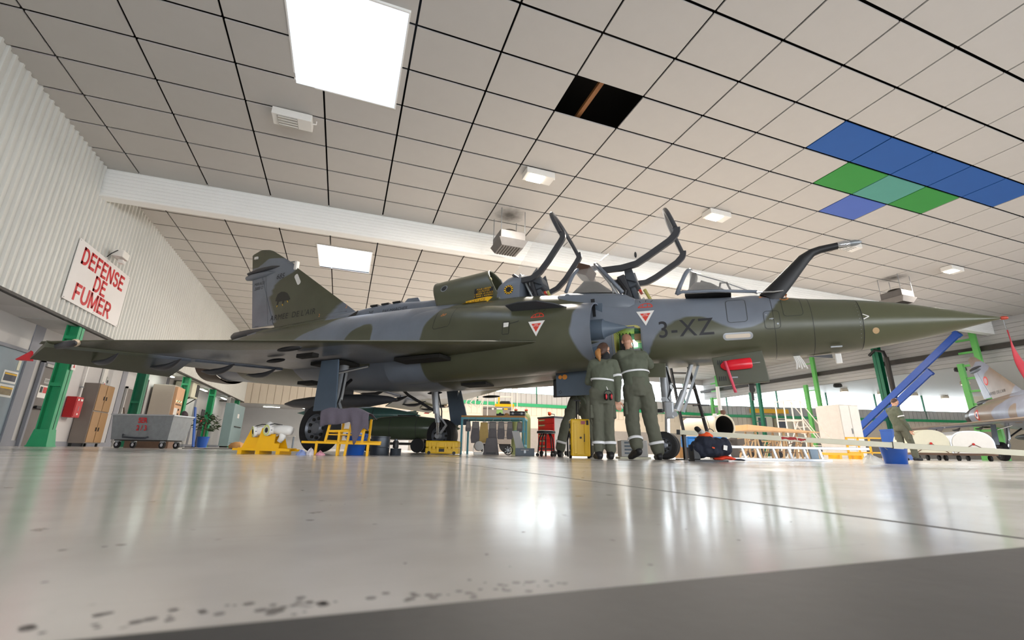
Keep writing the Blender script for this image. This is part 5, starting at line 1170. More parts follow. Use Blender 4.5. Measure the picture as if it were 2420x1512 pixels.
for i, (a, ya, b_, yb_, kd) in enumerate(BD):
    xa, xb = F(a,0)[0], F(b_,0)[0]; za, zb = F(0,ya)[1], F(0,yb_)[1]; c = (xa+xb)/2
    q = thing('felt_board', ['', '', ''][0] or ['short grey felt board at the left end of the bench rail', 'long grey felt board left of the khaki one', 'khaki padded board hanging from the bench', 'long grey felt board right of the khaki one', 'flared grey felt board hanging mid bench', 'rounded grey felt board hanging near the bench leg', 'short grey felt board beside the teal bench leg'][i], 'board', t.location, RC-.12, 'boards hanging under the bench')
    w_ = (xb-xa)/2*1.15; P = [(c-w_*.7,-.06,za),(c+w_*.7,-.06,za),(c+w_*.75,-.06,za-.2*(za-zb)),(c+w_,-.06,zb+.25*(za-zb)),(c+w_*.8,-.06,zb),(c-w_*.8,-.06,zb),(c-w_,-.06,zb+.25*(za-zb)),(c-w_*.75,-.06,za-.2*(za-zb))]
    B().prism(P, (0,.02,0)).build('panel', m_khaki if kd == 2 else m_board, q, bevel=.004)
    B().box(c-w_*.6, c+w_*.6, -.066, -.06, za-.14, za-.02).build('pocket', m_khaki if kd == 2 else M('felt_pocket', '#85817f', .8, 0, .15, 20), q)
    B().tube([(c,-.05,za),(c,-.03,zt-.03)], .006, 6).build('hook', m_steel, q)
q = spot('leaning_board', 'grey felt board leaning below the bench', 'board', 1160, 9.3); B().prism([(-.17,0,0),(.17,0,0),(.12,.06,.34),(-.1,.06,.34)], (0,.02,0)).build('panel', m_board, q, bevel=.004); B().box(-.1,.1,-.01,.0,.02,.05).build('edge_strip', m_blk, q)
zt += .02
q = thing('carry_case', 'black carrying case lying on the bench', 'case', t.matrix_basis @ Vector((F(1220,0)[0],.25,zt)), RC-.12); B().box(-.17,.17,-.12,.12,0,.11).build('shell', m_blk, q, bevel=.01); B().box(-.172,.172,-.122,.122,.055,.06).build('seam', m_steel, q)
for x_ in (-.1,.1): B().box(x_-.02,x_+.02,-.13,-.12,.04,.08).build('latch', m_steel, q)
B().tube([(-.05,-.12,.06),(-.05,-.15,.06),(.05,-.15,.06),(.05,-.12,.06)], .006).build('handle', m_steel, q)
q = thing('parts_tray', 'dark parts tray with small items on the bench', 'tray', t.matrix_basis @ Vector((F(1178,0)[0],.15,zt)), RC-.12); B().box(-.08,.08,-.06,.06,0,.012).box(-.08,.08,-.06,-.05,0,.05).box(-.08,.08,.05,.06,0,.05).box(-.08,-.07,-.06,.06,0,.05).box(.07,.08,-.06,.06,0,.05).build('tray', m_blk, q); B().lathe([(.03,.012),(.035,.06),(.02,.08)], (.0,0,0), n=14).build('fitting', m_drum, q)
q = thing('paper_sack', 'crumpled brown paper on the bench', 'paper', t.matrix_basis @ Vector((F(1194,0)[0],.15,zt)), RC-.12); B().loft([[Vector((.06*r_*math.cos(a*.7)+.01*math.sin(3*a), .05*r_*math.sin(a*.7), z_)) for a in range(9)] for z_, r_ in ((0,1.1),(.03,1),(.06,.6),(.07,.1))]).build('paper', m_card, q)
# gas cylinders, small floor items
for i, (x, lb) in enumerate(((1218, 'olive gas cylinder behind the bench leg'), (1243, 'olive gas cylinder at the end of the bench'))):
    q = spot('gas_cylinder', lb, 'cylinder', x, 10.9, 0, 'gas cylinders behind the bench'); B().lathe([(.1,0),(.11,.02),(.11,.85),(.09,.95),(.04,1.0),(.035,1.05)], n=24).build('shell', M('gas_green', '#8a9360', .5, 0, .12, 6), q, smooth=35); B().lathe([(.03,1.05),(.05,1.07),(.02,1.1)], n=12).build('valve', m_redpaint, q)
q = spot('work_lamp', 'round pale work lamp standing on the floor under the bench', 'lamp', 1130, 9.0); B().lathe([(.09,0),(.1,.02),(.09,.07),(.03,.09)], (0,.03,.17), (.3,-1,.1), 24).build('reflector', m_lgrey, q, smooth=35); B().lathe([(.085,0),(.06,.012)], (.005,-.0,.172), (.3,-1,.1), 24).build('lens', M('pale_green_lens', '#cfe0c0', .3), q); B().box(-.09,.09,-.05,.1,0,.06).build('base', m_whitee, q, bevel=.01); B().bar((-.1,.04,.05),(-.1,.04,.18),.015).bar((.1,.04,.05),(.1,.04,.18),.015).build('yoke', m_whitee, q)
q = spot('trolley_wheel', 'spoked cart wheel below the hanging boards', 'wheel', 1201, 9.2); B().lathe([(.08,-.015),(.095,-.02),(.1,0),(.095,.02),(.08,.015),(.08,-.015)], (0,0,.1), (0,1,0), 28, False).build('tyre', m_tyre, q, smooth=35)
for k in range(7): a = k*math.pi*2/7; B().bar((0,0,.1),(.082*math.cos(a),0,.1+.082*math.sin(a)),.01).build('spoke', m_steel, q)
B().cyl((0,-.03,.1),(0,.03,.1),.018).build('hub', m_steel, q)
q = spot('tool_box', 'blue grey tool box with its pale lid open', 'toolbox', 1240, 8.5)
B().box(-.18,.18,-.1,.1,0,.012).box(-.18,.18,-.1,-.09,0,.14).box(-.18,.18,.09,.1,0,.14).box(-.18,-.17,-.1,.1,0,.14).box(.17,.18,-.1,.1,0,.14).build('tub', m_greyp, q, bevel=.004)
B().hexa([(-.17,.1,.14),(-.01,.1,.14),(-.01,.11,.14),(-.17,.11,.14),(-.25,.12,.46),(-.11,.12,.46),(-.11,.13,.46),(-.25,.13,.46)]).build('lid', m_lgrey, q, bevel=.006); B().box(-.02,.02,-.115,-.1,.05,.1).build('latch', m_steel, q); [B().box(-.075+k*.025,-.055+k*.025,-.103,-.1,.098,.112).build('faded_print', m_lgrey, q) for k in range(6)]
q = spot('rolling_stool', 'round black rolling stool in front of the red tool chest', 'stool', 1291, 8.0)
B().lathe([(.14,.395),(.165,.4),(.17,.42),(.165,.44),(.12,.45)], n=28).build('seat', m_blk, q, smooth=35); B().lathe([(.166,.398),(.172,.402),(.166,.406)], n=28, cap=False).build('seat_trim', m_steel, q)
for k in range(5):
    a = k*2*math.pi/5+.3; c_, s_ = math.cos(a), math.sin(a); B().tube([(.08*c_,.08*s_,.4),(.13*c_,.13*s_,.3),(.155*c_,.155*s_,.06)], .012).build('leg', m_blk, q, smooth=True)
    B().cyl((.16*c_-.015*s_,.16*s_+.015*c_,.03),(.16*c_+.015*s_,.16*s_-.015*c_,.03),.03,n=14).build('castor', m_blk, q, smooth=35)
B().box(-.12,.12,-.1,.1,.12,.14).build('tray', m_blk, q, bevel=.005)
d = 10.8; q = spot('tool_trolley', 'red drawer tool chest on wheels with a pale side', 'tool chest', 1308, d, -.95); 
B().box(-.3,.3,-.22,.24,.1,.86).build('body', m_lgrey, q, bevel=.01); B().box(-.32,.32,-.25,.26,.86,.9).build('top_tray', m_drum, q, bevel=.01); B().box(-.3,.3,-.235,-.22,.1,.86).build('front_frame', m_redt, q)
for k in range(6):
    z0 = .12+k*.122; dr = B().box(-.28,.28,-.25,-.235,z0,z0+.112).build('drawer', m_redt, q, bevel=.004); B().box(-.24,-.02,-.262,-.25,z0+.07,z0+.1).build('pull', m_chrome, dr)
for a in (-.25,.25):
    for b_ in (-.17,.19): B().cyl((a-.02,b_,.05),(a+.02,b_,.05),.05,n=16).build('castor', m_rubber, q, smooth=35)
q2 = thing('beacon_lamp', 'small orange lamp on an arm on the red tool chest', 'lamp', q.matrix_basis @ Vector((-.1,.05,.9)), RC); B().ball((-.06,0,.09),(.045,.045,.05)).build('lens', m_orange, q2, smooth=True); B().tube([(.06,0,0),(.06,0,.08),(-.04,0,.09)], .01).build('arm', m_drum, q2); B().box(.03,.09,-.03,.03,0,.01).build('foot', m_drum, q2); B().cyl((-.1,0,.13),(-.06,0,.1),.015,.02).build('cap', m_blk, q2)
# grey step crate by the man
q = spot('step_crate', 'light grey plastic crate standing behind the two standing people', 'crate', 1495, 6.75); B().box(-.2,.2,-.12,.12,.03,.27).build('body', m_lgrey, q, bevel=.012); B().box(-.23,.23,-.15,.15,0,.03).build('base', m_creamb, q, bevel=.006); 
for z0 in (.07,.12,.17,.22): B().box(-.15,.0,-.126,-.12,z0,z0+.025).build('moulded_rib', m_greyp, q)
B().tube([(.05,.1,.27),(.05,.1,.5),(.08,.1,.52)], .01).build('rod', m_steel, q)
# --- right of the nose wheel
d = 9.0; q = spot('step_ladder', 'tall black step ladder behind the nose gear', 'ladder', 1645, d); F = lp(1645, d)
for a, b_ in (((1612,850),(1620,1062)),((1658,850),(1680,1062))):
    (xa, za), (xb, zb) = F(*a), F(*b_); B().bar((xa,.25,za),(xb,-.15,0),.035,.06).build('rail', m_blk, q)
for y in (868,909,950,984,1020):
    u = (y-850)/212; (xa, z) = F(1612+8*u, y); xb = F(1658+22*u, y)[0]; B().box(xa, xb, .25-.4*u-.05, .25-.4*u+.05, z-.012, z+.012).build('tread', m_dark, q)
B().bar((F(1658,0)[0],.2,F(0,925)[1]),(F(1705,0)[0],.35,F(0,922)[1]),.03).build('stay', m_blk, q)
q = spot('ear_defenders', 'red and black ear defenders hanging by the black ladder', 'ear defenders', 1683, 8.7); F = lp(1683, 8.7); zc_ = F(0,1001)[1]
for s_ in (-1,1): c_ = B().loft([B().circ((s_*.07+s_*x,0,zc_),(1,0,0),r,18,r*1.3) for x, r in ((-.02,.03),(-.015,.045),(.0,.047),(.02,.04),(.03,.02))]).build('ear_cup', m_red if False else m_blk, q, smooth=40); B().lathe([(.03,s_*.0),(.042,s_*.006)],(s_*.06,-.02,zc_),(s_*.3,-1,0),16).build('cup_badge', m_red, c_)
B().tube([(.08*math.cos(a),0,zc_+.03+.1*math.sin(a)) for a in [math.pi*k/10 for k in range(11)]], .008).build('headband', m_blk, q, smooth=True); B().tube([(0,0,zc_+.13),(0.0,.05,zc_+.25),(-.0,.2,zc_+.5)], .004).build('cord', m_blk, q)
q = spot('blue_tool_case', 'bright blue foam tool case behind the cream bar', 'case', 1664, 8.2); F = lp(1664, 8.2); z0, z1 = F(0,1030)[1], F(0,1007)[1]; x0, x1 = F(1619,0)[0], F(1711,0)[0]
m_bcase = M('azure_case', '#1c7fd0', .5, 0, .08, 10); B().box(x0, x1, -.18, .18, z0, z1-.01).build('body', m_bcase, q, bevel=.012); B().box(x0, x1, -.18, .18, z1-.008, z1+.02).build('lid', m_bcase, q, bevel=.01); B().box(x1-.06, x1+.003, -.183, .183, z0+.01, z1).build('end_cap', M('pale_blue_case', '#5aa2dc', .5), q)
for x_ in (x0+.13, x0+.46): B().box(x_, x_+.012, -.19, -.18, z1-.05, z1).build('latch', m_blk, q)
for a in (x0+.05, x1-.1):
    for b_ in (-.15,.12): B().box(a, a+.04, b_, b_+.04, 0, z0).build('trestle_leg', m_brown, q)
# open duct
d = 9.6; q = spot('exhaust_duct', 'round cream duct with a black open end below the nose', 'duct', 1719, d); F = lp(1719, d); zc_ = F(0,978)[1]; r_ = 29*d/FPX
B().lathe([(r_*.86,0.0),(r_*.9,-.015),(r_,-.01),(r_,.05),(r_*.97,.07),(r_*.97,1.2),(r_*.8,1.3),(r_*.8,1.1),(r_*.86,.0)], (0,0,zc_), (-.25,1,0), 36, False).build('shell', M('duct_cream', '#d9ceb5', .45), q, smooth=35); B().lathe([(r_*.86,.0),(r_*.8,1.0),(.01,1.02)], (0,0,zc_), (-.25,1,0), 36, False).build('bore', m_void, q, smooth=35)
B().ball((-.0,0,zc_+r_+.04), (.06,.05,.06)).build('hook_block', M('rust_brown', '#6b4a3a', .6), q, smooth=True); B().tube([(-.05,0,zc_+r_+.08),(-.06,0,zc_+r_+.35),(-.05,.02,zc_+r_+.6)], .04).build('hoist_strap', m_whitee, q); B().box(-.22,-.15,-.02,.03,zc_+.2,zc_+.27).build('tag_plate', m_whitee, q)
B().prism([(-.3,.1,0),(.3,.1,0),(.3,.1,zc_-r_*.6),(.0,.1,zc_-r_-.01),(-.3,.1,zc_-r_*.6)], (0,.12,0)).build('stand', M('stand_brown', '#5c5148', .6, 0, .15, 8), q, bevel=.01); B().prism([(.2,.1,.25),(.45,.1,.3),(.45,.1,zc_-r_+.02),(.12,.1,zc_-r_-.02)], (0,.1,0)).build('stand_bracket', M('stand_brown', '#5c5148'), q)
# navy jacket heap over a small stool
q = spot('work_jacket', 'navy work jacket with orange collar heaped over a small stool', 'jacket', 1683, 5.55); F = lp(1683, 5.55); k = 5.55/FPX
def blob(P, rs, mat, nm, fold=.012): 
    b = B()
    for (x, y), r in zip(P, rs): 
        X, Z = F(x, y); b.ball((X, 0, Z), (r[0]*k, r[1]*k, r[2]*k))
    return obj_from(bake(b, .011, fold, 14, 4), nm, mat, q)
blob([(1670,1048),(1690,1052),(1708,1062),(1650,1058),(1715,1050),(1680,1066),(1655,1072)], [(26,24,20),(26,24,18),(22,20,16),(20,18,16),(12,12,18),(34,24,14),(14,18,10)], m_navy, 'body')
blob([(1671,1028),(1678,1030)], [(15,16,8),(11,14,7)], m_orange, 'orange_collar', .006); blob([(1660,1019),(1664,1023)], [(7,12,6),(8,12,5)], m_lgrey, 'reflective_strip', .003); blob([(1652,1012),(1656,1016)], [(6,10,6),(6,10,5)], m_collar, 'collar_tip', .003)
blob([(1696,1084),(1712,1081),(1727,1084)], [(14,14,4),(18,14,5),(12,10,3)], M('orange_red_lining', '#d83a1c', .7, 0, .15, 12), 'lining', .004); blob([(1742,1086),(1752,1087)], [(13,8,2.5),(8,6,2)], m_navy, 'sleeve_end', .002)
B().obox((F(1704,1058)[0],-.125,F(1704,1058)[1]), (.045,.012,.055), (0,.2,0)).build('name_patch', m_whitee, q); B().obox((F(1676,1058)[0],-.13,F(1676,1058)[1]), (.03,.012,.014), (0,.3,0)).build('orange_tab', m_orange, q)
B().box(F(1634,0)[0],F(1650,0)[0],-.06,.1,.02,.2).build('stool_side', m_blk, q, bevel=.01); B().box(F(1634,0)[0],F(1712,0)[0],-.08,.12,.0,.02).build('stool_base', m_blk, q)
# cream tow bar
A = at(1604,1021,6.7); Bq = at(2560,1079,5.0); q = thing('tow_bar', 'long cream painted bar crossing the floor on the right', 'bar', (0,0,0))
B().bar(A, Bq, .05, .066).build('beam', m_creamb, q, bevel=.004); dv = (Bq-A).normalized()
B().bar(A-dv*.03, A+dv*.02, .056, .07).build('end_cap', m_blk, q)
nrm = Vector((-.34,-.94,0)); pt = A+(Bq-A)*.545
def scuff(u0, u1, h0, h1):
    a = A+(Bq-A)*u0; b_ = A+(Bq-A)*u1; sd = dv.cross(Vector((0,0,1))).normalized(); sd = sd if sd.y < 0 else -sd; o_ = sd*.026
    n = 9; top = [a+(b_-a)*(i/n)+o_+Vector((0,0,h1+.006*random.uniform(-1,1))) for i in range(n+1)]; bot = [a+(b_-a)*(i/n)+o_+Vector((0,0,h0+.008*random.uniform(-1,1))) for i in range(n+1)]
    B().loft([top, bot], False, False, False).build('red_scuff', M('red_scuff_paint', '#a8282a', .6), q)
def u_at(xp):
    best = min(range(401), key=lambda i: abs(px(A+(Bq-A)*(i/400))[0]-xp)); return best/400
scuff(u_at(1846), u_at(1882), -.012, .022); scuff(u_at(1884), u_at(1903), -.014, .012)
u0 = u_at(2122); B().bar(A+(Bq-A)*(u0-.012), A+(Bq-A)*(u0+.012), .06, .082).build('sleeve', m_creamb, q); B().bar(A+(Bq-A)*(u0-.014), A+(Bq-A)*(u0-.012), .062, .084).build('sleeve_edge', m_blk, q)
for u0 in (.015, .985):
    p_ = A+(Bq-A)*u0; B().box(p_.x-.02, p_.x+.02, p_.y-.02, p_.y+.02, 0, p_.z-.03).build('support_leg', m_dark, q); B().box(p_.x-.1, p_.x+.1, p_.y-.1, p_.y+.1, 0, .015).build('support_foot', m_dark, q)
# aluminium ladder lying on its side
d = 7.2; q = spot('ladder', 'aluminium ladder lying on its side behind the cream bar', 'ladder', 1850, d, -.02); F = lp(1850, d); z1 = F(0,1027)[1]
B().box(F(1730,0)[0], F(2050,0)[0], -.03, .03, z1-.02, z1+.02).build('rail', m_alu, q, bevel=.004); B().box(F(1725,0)[0], F(1960,0)[0], -.03, .03, 0, .04).build('rail', m_alu, q, bevel=.004)
for x in (1722,1757,1792,1830,1866,1902): B().bar((F(x-3,0)[0],0,z1), (F(x+4,0)[0],0,.03), .028).build('rung', m_alu, q)
B().hexa([(F(1914,0)[0],-.02,.02),(F(1932,0)[0],-.02,.02),(F(1932,0)[0],.02,.02),(F(1914,0)[0],.02,.02),(F(1911,0)[0],-.02,z1),(F(1929,0)[0],-.02,z1),(F(1929,0)[0],.02,z1),(F(1911,0)[0],.02,z1)]).build('hinge_plate', M('slate_plate', '#6f7f8c', .4, .4), q); B().bar((F(1934,0)[0],0,z1),(F(1940,0)[0],0,.02),.035).build('rung', m_alu, q)
# ================================================================== LEFT WALL
OW = Vector((0, 0, CAMZ))
def onX(x, y, X): r = ray(x, y); return OW+r*(X/r.x)
def onZ(x, y, Z): r = ray(x, y); return OW+r*((Z-CAMZ)/r.z)
# sign: board 2.97 x 1.62 m
sg = thing('no_smoking_sign', 'large white board with red lettering DEFENSE DE FUMER', 'sign', (XW+.07, 15.12, 4.35), math.pi/2)
B().box(-1.49, 1.49, -.015, .0, -.81, .81).build('board', M('sign_white', '#e6e2e0', .4, 0, .03, 3), sg)
m_sred = M('sign_red', '#c8141e', .45)
def arc(cx, cy, rx, ry, a0, a1, n=8): return [(cx+rx*math.cos(math.radians(a0+(a1-a0)*i/n)), cy+ry*math.sin(math.radians(a0+(a1-a0)*i/n))) for i in range(n+1)]
SF = {'D': (.74, [[(.1,0),(.1,1)], [(.02,.91),(.35,.91)]+arc(.35,.5,.29,.41,90,-90)+[(.02,.09)]]), 'E': (.68, [[(.1,0),(.1,1)], [(.1,.91),(.64,.91)], [(.1,.52),(.58,.52)], [(.1,.09),(.66,.09)]]), 'F': (.63, [[(.1,0),(.1,1)], [(.1,.91),(.62,.91)], [(.1,.5),(.54,.5)]]),
      'N': (.76, [[(.1,0),(.1,1)], [(.66,0),(.66,1)], [(.13,.94),(.63,.06)]]), 'S': (.7, [arc(.35,.72,.23,.2,15,270)+arc(.35,.3,.25,.22,90,-160)]), 'U': (.76, [[(.1,1),(.1,.36)]+arc(.38,.36,.28,.28,180,360)+[(.66,1)]]),
      'M': (.9, [[(.1,0),(.1,1)], [(.8,0),(.8,1)], [(.13,.96),(.45,.1)], [(.77,.96),(.45,.1)]]), 'R': (.76, [[(.1,0),(.1,1)], [(.1,.91),(.42,.91)]+arc(.42,.7,.22,.21,90,-90)+[(.1,.49)], [(.38,.46),(.68,.0)]])}
def block_text(txt, x, z, h, w_):
    tot = sum(SF[c_][0] for c_ in txt)+.06*(len(txt)-1); x0 = -tot/2
    for c_ in txt:
        b = B()
        for P in SF[c_][1]:
            for qd in stroke(P, .175): b.prism([(x+(x0+u)*w_, -.016, z+(v-.5)*h) for u, v in qd], (0,-.004,0))
            for u, v in P[1:-1]: b.prism([(x+(x0+u+.0875*math.cos(a*math.pi/4))*w_, -.016, z+(v-.5+.0875*math.sin(a*math.pi/4))*h) for a in range(8)], (0,-.0038,0))
        b.build('letter', m_sred, sg); x0 += SF[c_][0]+.06
block_text('DEFENSE', 0, .46, .46, .46); block_text('DE', 0, -.02, .44, .46); block_text('FUMER', -.12, -.5, .46, .5)
for x in (-1.44, 0, 1.44):
    for z in (-.77, .77): B().cyl((x,-.02,z),(x,-.014,z),.012,n=8).build('screw', m_steel, sg)
fl = thing('flood_light', 'white flood lamp on a bracket above the sign', 'lamp', (XW+.3, 15.2, 5.3), math.pi/2)
B().box(-.2,.2,-.14,.14,-.02,.18).build('housing', m_lampbox, fl, bevel=.02); B().box(-.17,.17,-.12,.12,-.035,-.02).build('lens', m_lampoff, fl); B().bar((0,.14,.1),(0,.22,.08),.05).build('bracket', m_steel, fl); B().obox((.02,-.05,-.12),(.14,.12,.1)).ball((.02,-.1,-.14),(.06,.05,.05)).build('sensor', m_lampbox, fl); B().tube([(-.2,.0,.15),(-.27,.1,.0),(-.22,.2,-.1)], .012).build('cable', m_blk, fl)
# doors in the recessed wall
def wthing(name, lb, cat, y, z=0.0, x=XREC+.02, group=None): return thing(name, lb, cat, (x, y, z), math.pi/2, group)   # local x -> +Y, local -y -> +X (into hangar)
dr = B().box(-.52,.52,-.05,0,0,2.22).build('door_1', m_doorg); dr.location = (XREC+.02, 16.4, 0); dr.rotation_euler = (0,0,math.pi/2); struct(dr, 'grey brown exit door with a black panic bar', 'door')
B().box(-.58,-.5,-.08,0,0,2.3).box(.5,.58,-.08,0,0,2.3).box(-.58,.58,-.08,0,2.22,2.3).build('door_frame', m_stripe, dr)
B().box(-.42,.42,-.13,-.07,.98,1.06).build('panic_bar', m_blk, dr, bevel=.01); B().box(.3,.48,-.14,-.05,.94,1.1).build('lock_box', m_blk, dr, bevel=.01)
B().box(-.3,.05,-.056,-.05,1.68,1.82).build('exit_plate', m_lgrey, dr); text_obj('exit_lettering', 'SORTIE', m_letter, dr, frame((-.125,-.058,1.75),(1,0,0),(0,0,1)), .09)
B().box(-.42,.1,-.056,-.05,1.28,1.62).build('notice', m_whitee, dr); B().box(-.24,.08,-.06,-.055,1.42,1.58).build('notice_red', m_redt, dr); B().box(-.38,-.27,-.06,-.055,1.42,1.58).build('notice_pictogram', m_blk, dr)
B().box(-.5,.0,-.12,-.05,2.12,2.2).build('door_closer', m_lgrey, dr); B().cyl((.42,-.06,1.35),(.42,-.06,1.5),.06).build('hung_glove', m_blk, dr)
dr = B().box(-.6,.55,-.05,0,0,2.32).build('door_2', M('blue_grey_door', '#7d8a93', .4, 0, .1, 4)); dr.location = (XREC+.02, 14.55, 0); dr.rotation_euler = (0,0,math.pi/2); struct(dr, 'blue grey glazed door with posters at the left edge', 'door')
B().box(-.65,.6,-.09,0,2.32,2.4).box(.52,.6,-.09,0,0,2.4).build('door_frame', m_stripe, dr)
for z0, mt in ((1.5, 'poster_dark'), (1.16, 'poster_brown')):
    B().box(-.1,.42,-.06,-.05,z0,z0+.3).build('poster', m_whitee, dr); B().box(-.06,.38,-.064,-.06,z0+.05,z0+.25).build('poster_print', M(mt, '#3b3a48' if z0 > 1.3 else '#8b7a5a', .5, 0, .6, 9), dr); B().box(-.06,.38,-.066,-.06,z0+.2,z0+.24).build('poster_stripe', m_yel, dr)
B().box(.3,.4,-.06,-.05,1.85,2.1).build('poster', m_creamb, dr)
dr = B().box(-.35,.35,-.05,0,0,2.15).build('door_3', m_doorg); dr.location = (XREC+.02, 21.6, 0); dr.rotation_euler = (0,0,math.pi/2); struct(dr, 'narrow brown door behind the lockers', 'door'); B().box(-.42,-.35,-.07,0,0,2.22).box(.35,.42,-.07,0,0,2.22).box(-.42,.42,-.07,0,2.15,2.22).build('door_frame', m_lgrey, dr); B().box(-.28,-.24,-.09,-.05,1.0,1.1).build('handle', m_steel, dr)
# fire cabinet, lockers, pole
q = wthing('fire_hose_cabinet', 'red fire cabinet on the wall beside the lockers', 'cabinet', 17.72, .85); B().box(-.2,.2,-.25,0,0,.62).build('body', m_redcab, q, bevel=.01); B().box(-.18,.18,-.262,-.25,.03,.5).build('door', m_redcab, q, bevel=.005); B().box(-.14,-.06,-.266,-.262,.5,.56).box(.02,.14,-.266,-.262,.5,.56).box(-.03,.03,-.268,-.262,.08,.13).build('white_lettering', m_whitee, q); B().box(-.01,.01,-.27,-.262,.2,.34).build('key_plate', m_steel, q)
q = wthing('locker', 'tan two-door steel locker in two tiers against the left wall', 'locker', 18.75, .1); B().box(-.52,.52,-.42,0,0,1.88).build('body', m_lockside, q, bevel=.01)
for x0 in (-.5, .02):
    for z0, z1 in ((.03,.98),(1.02,1.86)):
        dd = B().box(x0,x0+.48,-.44,-.42,z0,z1).build('door', m_lockr, q, bevel=.006); B().box(x0+(.4 if x0 < 0 else .05),x0+(.43 if x0 < 0 else .08),-.46,-.44,z0+.35,z0+.47).build('handle', m_blk, dd)
for x0 in (-.48,.42):
    for y0 in (-.38,-.08): B().box(x0,x0+.05,y0,y0+.05,-.1,0).build('leg', m_blk, q)
q = thing('hung_tag', 'small white key tag with red mark on top of the locker', 'tag', (XREC+.3, 18.8, 1.98)); B().box(-.02,.02,-.06,.06,0,.1).build('plate', m_whitee, q); B().box(.02,.025,-.03,.03,.02,.06).build('red_mark', m_redt, q)
q = thing('broom', 'thin brown broom leaning beside the lockers', 'broom', (XREC+.75, 20.4, 0), .3); B().tube([(0,-.1,.06),(-.3,-.35,1.35)], .016).build('handle', m_brown, q, smooth=True); B().obox((.02,-.08,.04),(.35,.08,.08)).build('brush', m_brown, q, bevel=.01)
q = wthing('wall_pipe', 'white conduit running down the wall above the fire cabinet', 'pipe', 18.1); B().cyl((0,-.05,1.5),(0,-.05,3.0),.025,n=10).build('pipe', m_whitee, q)
for z in (1.8, 2.6): B().box(-.04,.04,-.08,0,z,z+.03).build('clip', m_steel, q)
q = wthing('switch_panel', 'white cable duct with switches above the lockers', 'switch', 19.3, 2.05); B().box(-.12,.12,-.06,0,0,1.0).build('duct', m_whitee, q); B().box(.2,.34,-.05,0,.05,.3).build('switch_box', m_lgrey, q, bevel=.01); B().box(.23,.31,-.055,-.05,.08,.18).build('switch', m_blk, q)
q = wthing('column_notice', 'white notice with a red figure on the nearest green column', 'notice', 15.0, 1.95, XW+.06); B().box(-.09,.09,-.02,0,0,.38).build('plate', m_whitee, q); B().prism([(-.05,-.022,.06),(.05,-.022,.06),(0,-.022,.16)], (0,-.003,0)).build('red_triangle', m_redt, q); B().box(-.02,.02,-.025,-.02,.2,.28).build('black_mark', m_blk, q)
# perforated screen and control cabinet, ac unit, plant
q = wthing('mesh_screen', 'black perforated screen beside the second green column', 'screen', 22.5); B().box(-.35,.35,-.12,-.06,0,2.7).build('frame', m_blk, q)
b = B()
for i in range(12):
    for jz in range(42): b.box(-.3+i*.05,-.3+i*.05+.03,-.125,-.12,.1+jz*.06,.1+jz*.06+.035)
o = b.build('perforations', M('perforation_grey', '#7c7a7c', .5), q); o['kind'] = 'stuff'
q = wthing('control_cabinet', 'tall beige control cabinet with lamps on its orange front', 'cabinet', 24.0, 0, XREC+.1); B().box(-.5,.5,-.8,0,0,2.62).build('body', M('beige_cabinet', '#b6ab9d', .5, 0, .06, 4), q, bevel=.02); B().box(-.48,.48,-.915,-.8,.05,2.55).build('door', M('orange_beige_panel', '#cfa27c', .5), q, bevel=.01)
for k in range(5): B().cyl((-.32+k*.14,-.93,1.95),(-.32+k*.14,-.915,1.95),.035,n=12).build('indicator', m_blk if k % 2 else M('green_lamp', '#bfe8a0', .3, emit=2), q)
for k in range(4): B().cyl((.1,-.94,1.6-k*.2),(.1,-.915,1.6-k*.2),.045,n=12).build('rotary_switch', m_blk, q)
B().box(-.4,.35,-.925,-.915,1.78,1.84).build('name_strip', m_brown, q); B().box(-.45,-.05,-.925,-.915,1.2,1.65).build('paper_sheet', m_whitee, q)
q = wthing('desk_lamp', 'small dark lamp head in front of the control cabinet', 'lamp', 22.9, 0, XREC+1.6); B().tube([(0,0,0),(0,0,1.0),(-.1,0,1.35)], .03).build('stem', m_blk, q); B().lathe([(.05,0),(.13,.06),(.15,.12),(.1,.16)], (-.12,0,1.3), (.6,-.4,.4), 18).build('head', M('dark_plum', '#4a3d44', .5), q, smooth=35); B().box(-.15,.15,-.15,.15,0,.03).build('foot', m_blk, q)
q = wthing('air_conditioner', 'cream air conditioner box mounted by the third green column', 'air conditioner', 26.6, 2.35, XREC+.1); B().box(-.55,.55,-.75,0,0,.75).build('body', M('ac_cream', '#d6d3bc', .5), q, bevel=.04); B().box(.08,.5,-.765,-.75,.08,.68).build('grille', m_blk, q)
for k in range(8): B().box(.1,.48,-.775,-.765,.11+k*.07,.13+k*.07).build('slat', m_drum, q)
B().bar((-.5,-.1,-.5),(-.5,-.7,0),.04).bar((.45,-.1,-.5),(.45,-.7,0),.04).build('bracket', m_dark, q)
q = wthing('blue_pennant', 'dark blue cloth hanging beside the air conditioner', 'cloth', 25.5, 1.9, XREC+.6); o = B().loft([[(x,-.03*math.sin(5*z+x*6),z) for x in (-.35,-.1,.15,.3+.1*math.sin(z*9))] for z in (0,.2,.4,.6)], False, False, False).build('cloth', M('navy_flag', '#2a2f63', .8), q, smooth=True); o.modifiers.new('s','SOLIDIFY').thickness = .01; B().cyl((-.37,0,-1.9),(-.37,0,.65),.02).build('pole', m_steel, q); B().lathe([(.18,-1.9),(.16,-1.86)], (-.37,0,0), n=18).build('foot', m_blk, q)
q = wthing('potted_plant', 'leafy green potted plant standing behind the steel bin', 'plant', 25.9, 0, XREC+1.75); B().lathe([(.2,0),(.26,.45),(.28,.5),(.24,.5)], n=20).build('pot', m_bluep, q, smooth=35); B().tube([(0,0,.4),(.02,.02,.9),(0,0,1.2)], .03).build('stem', m_brown, q)
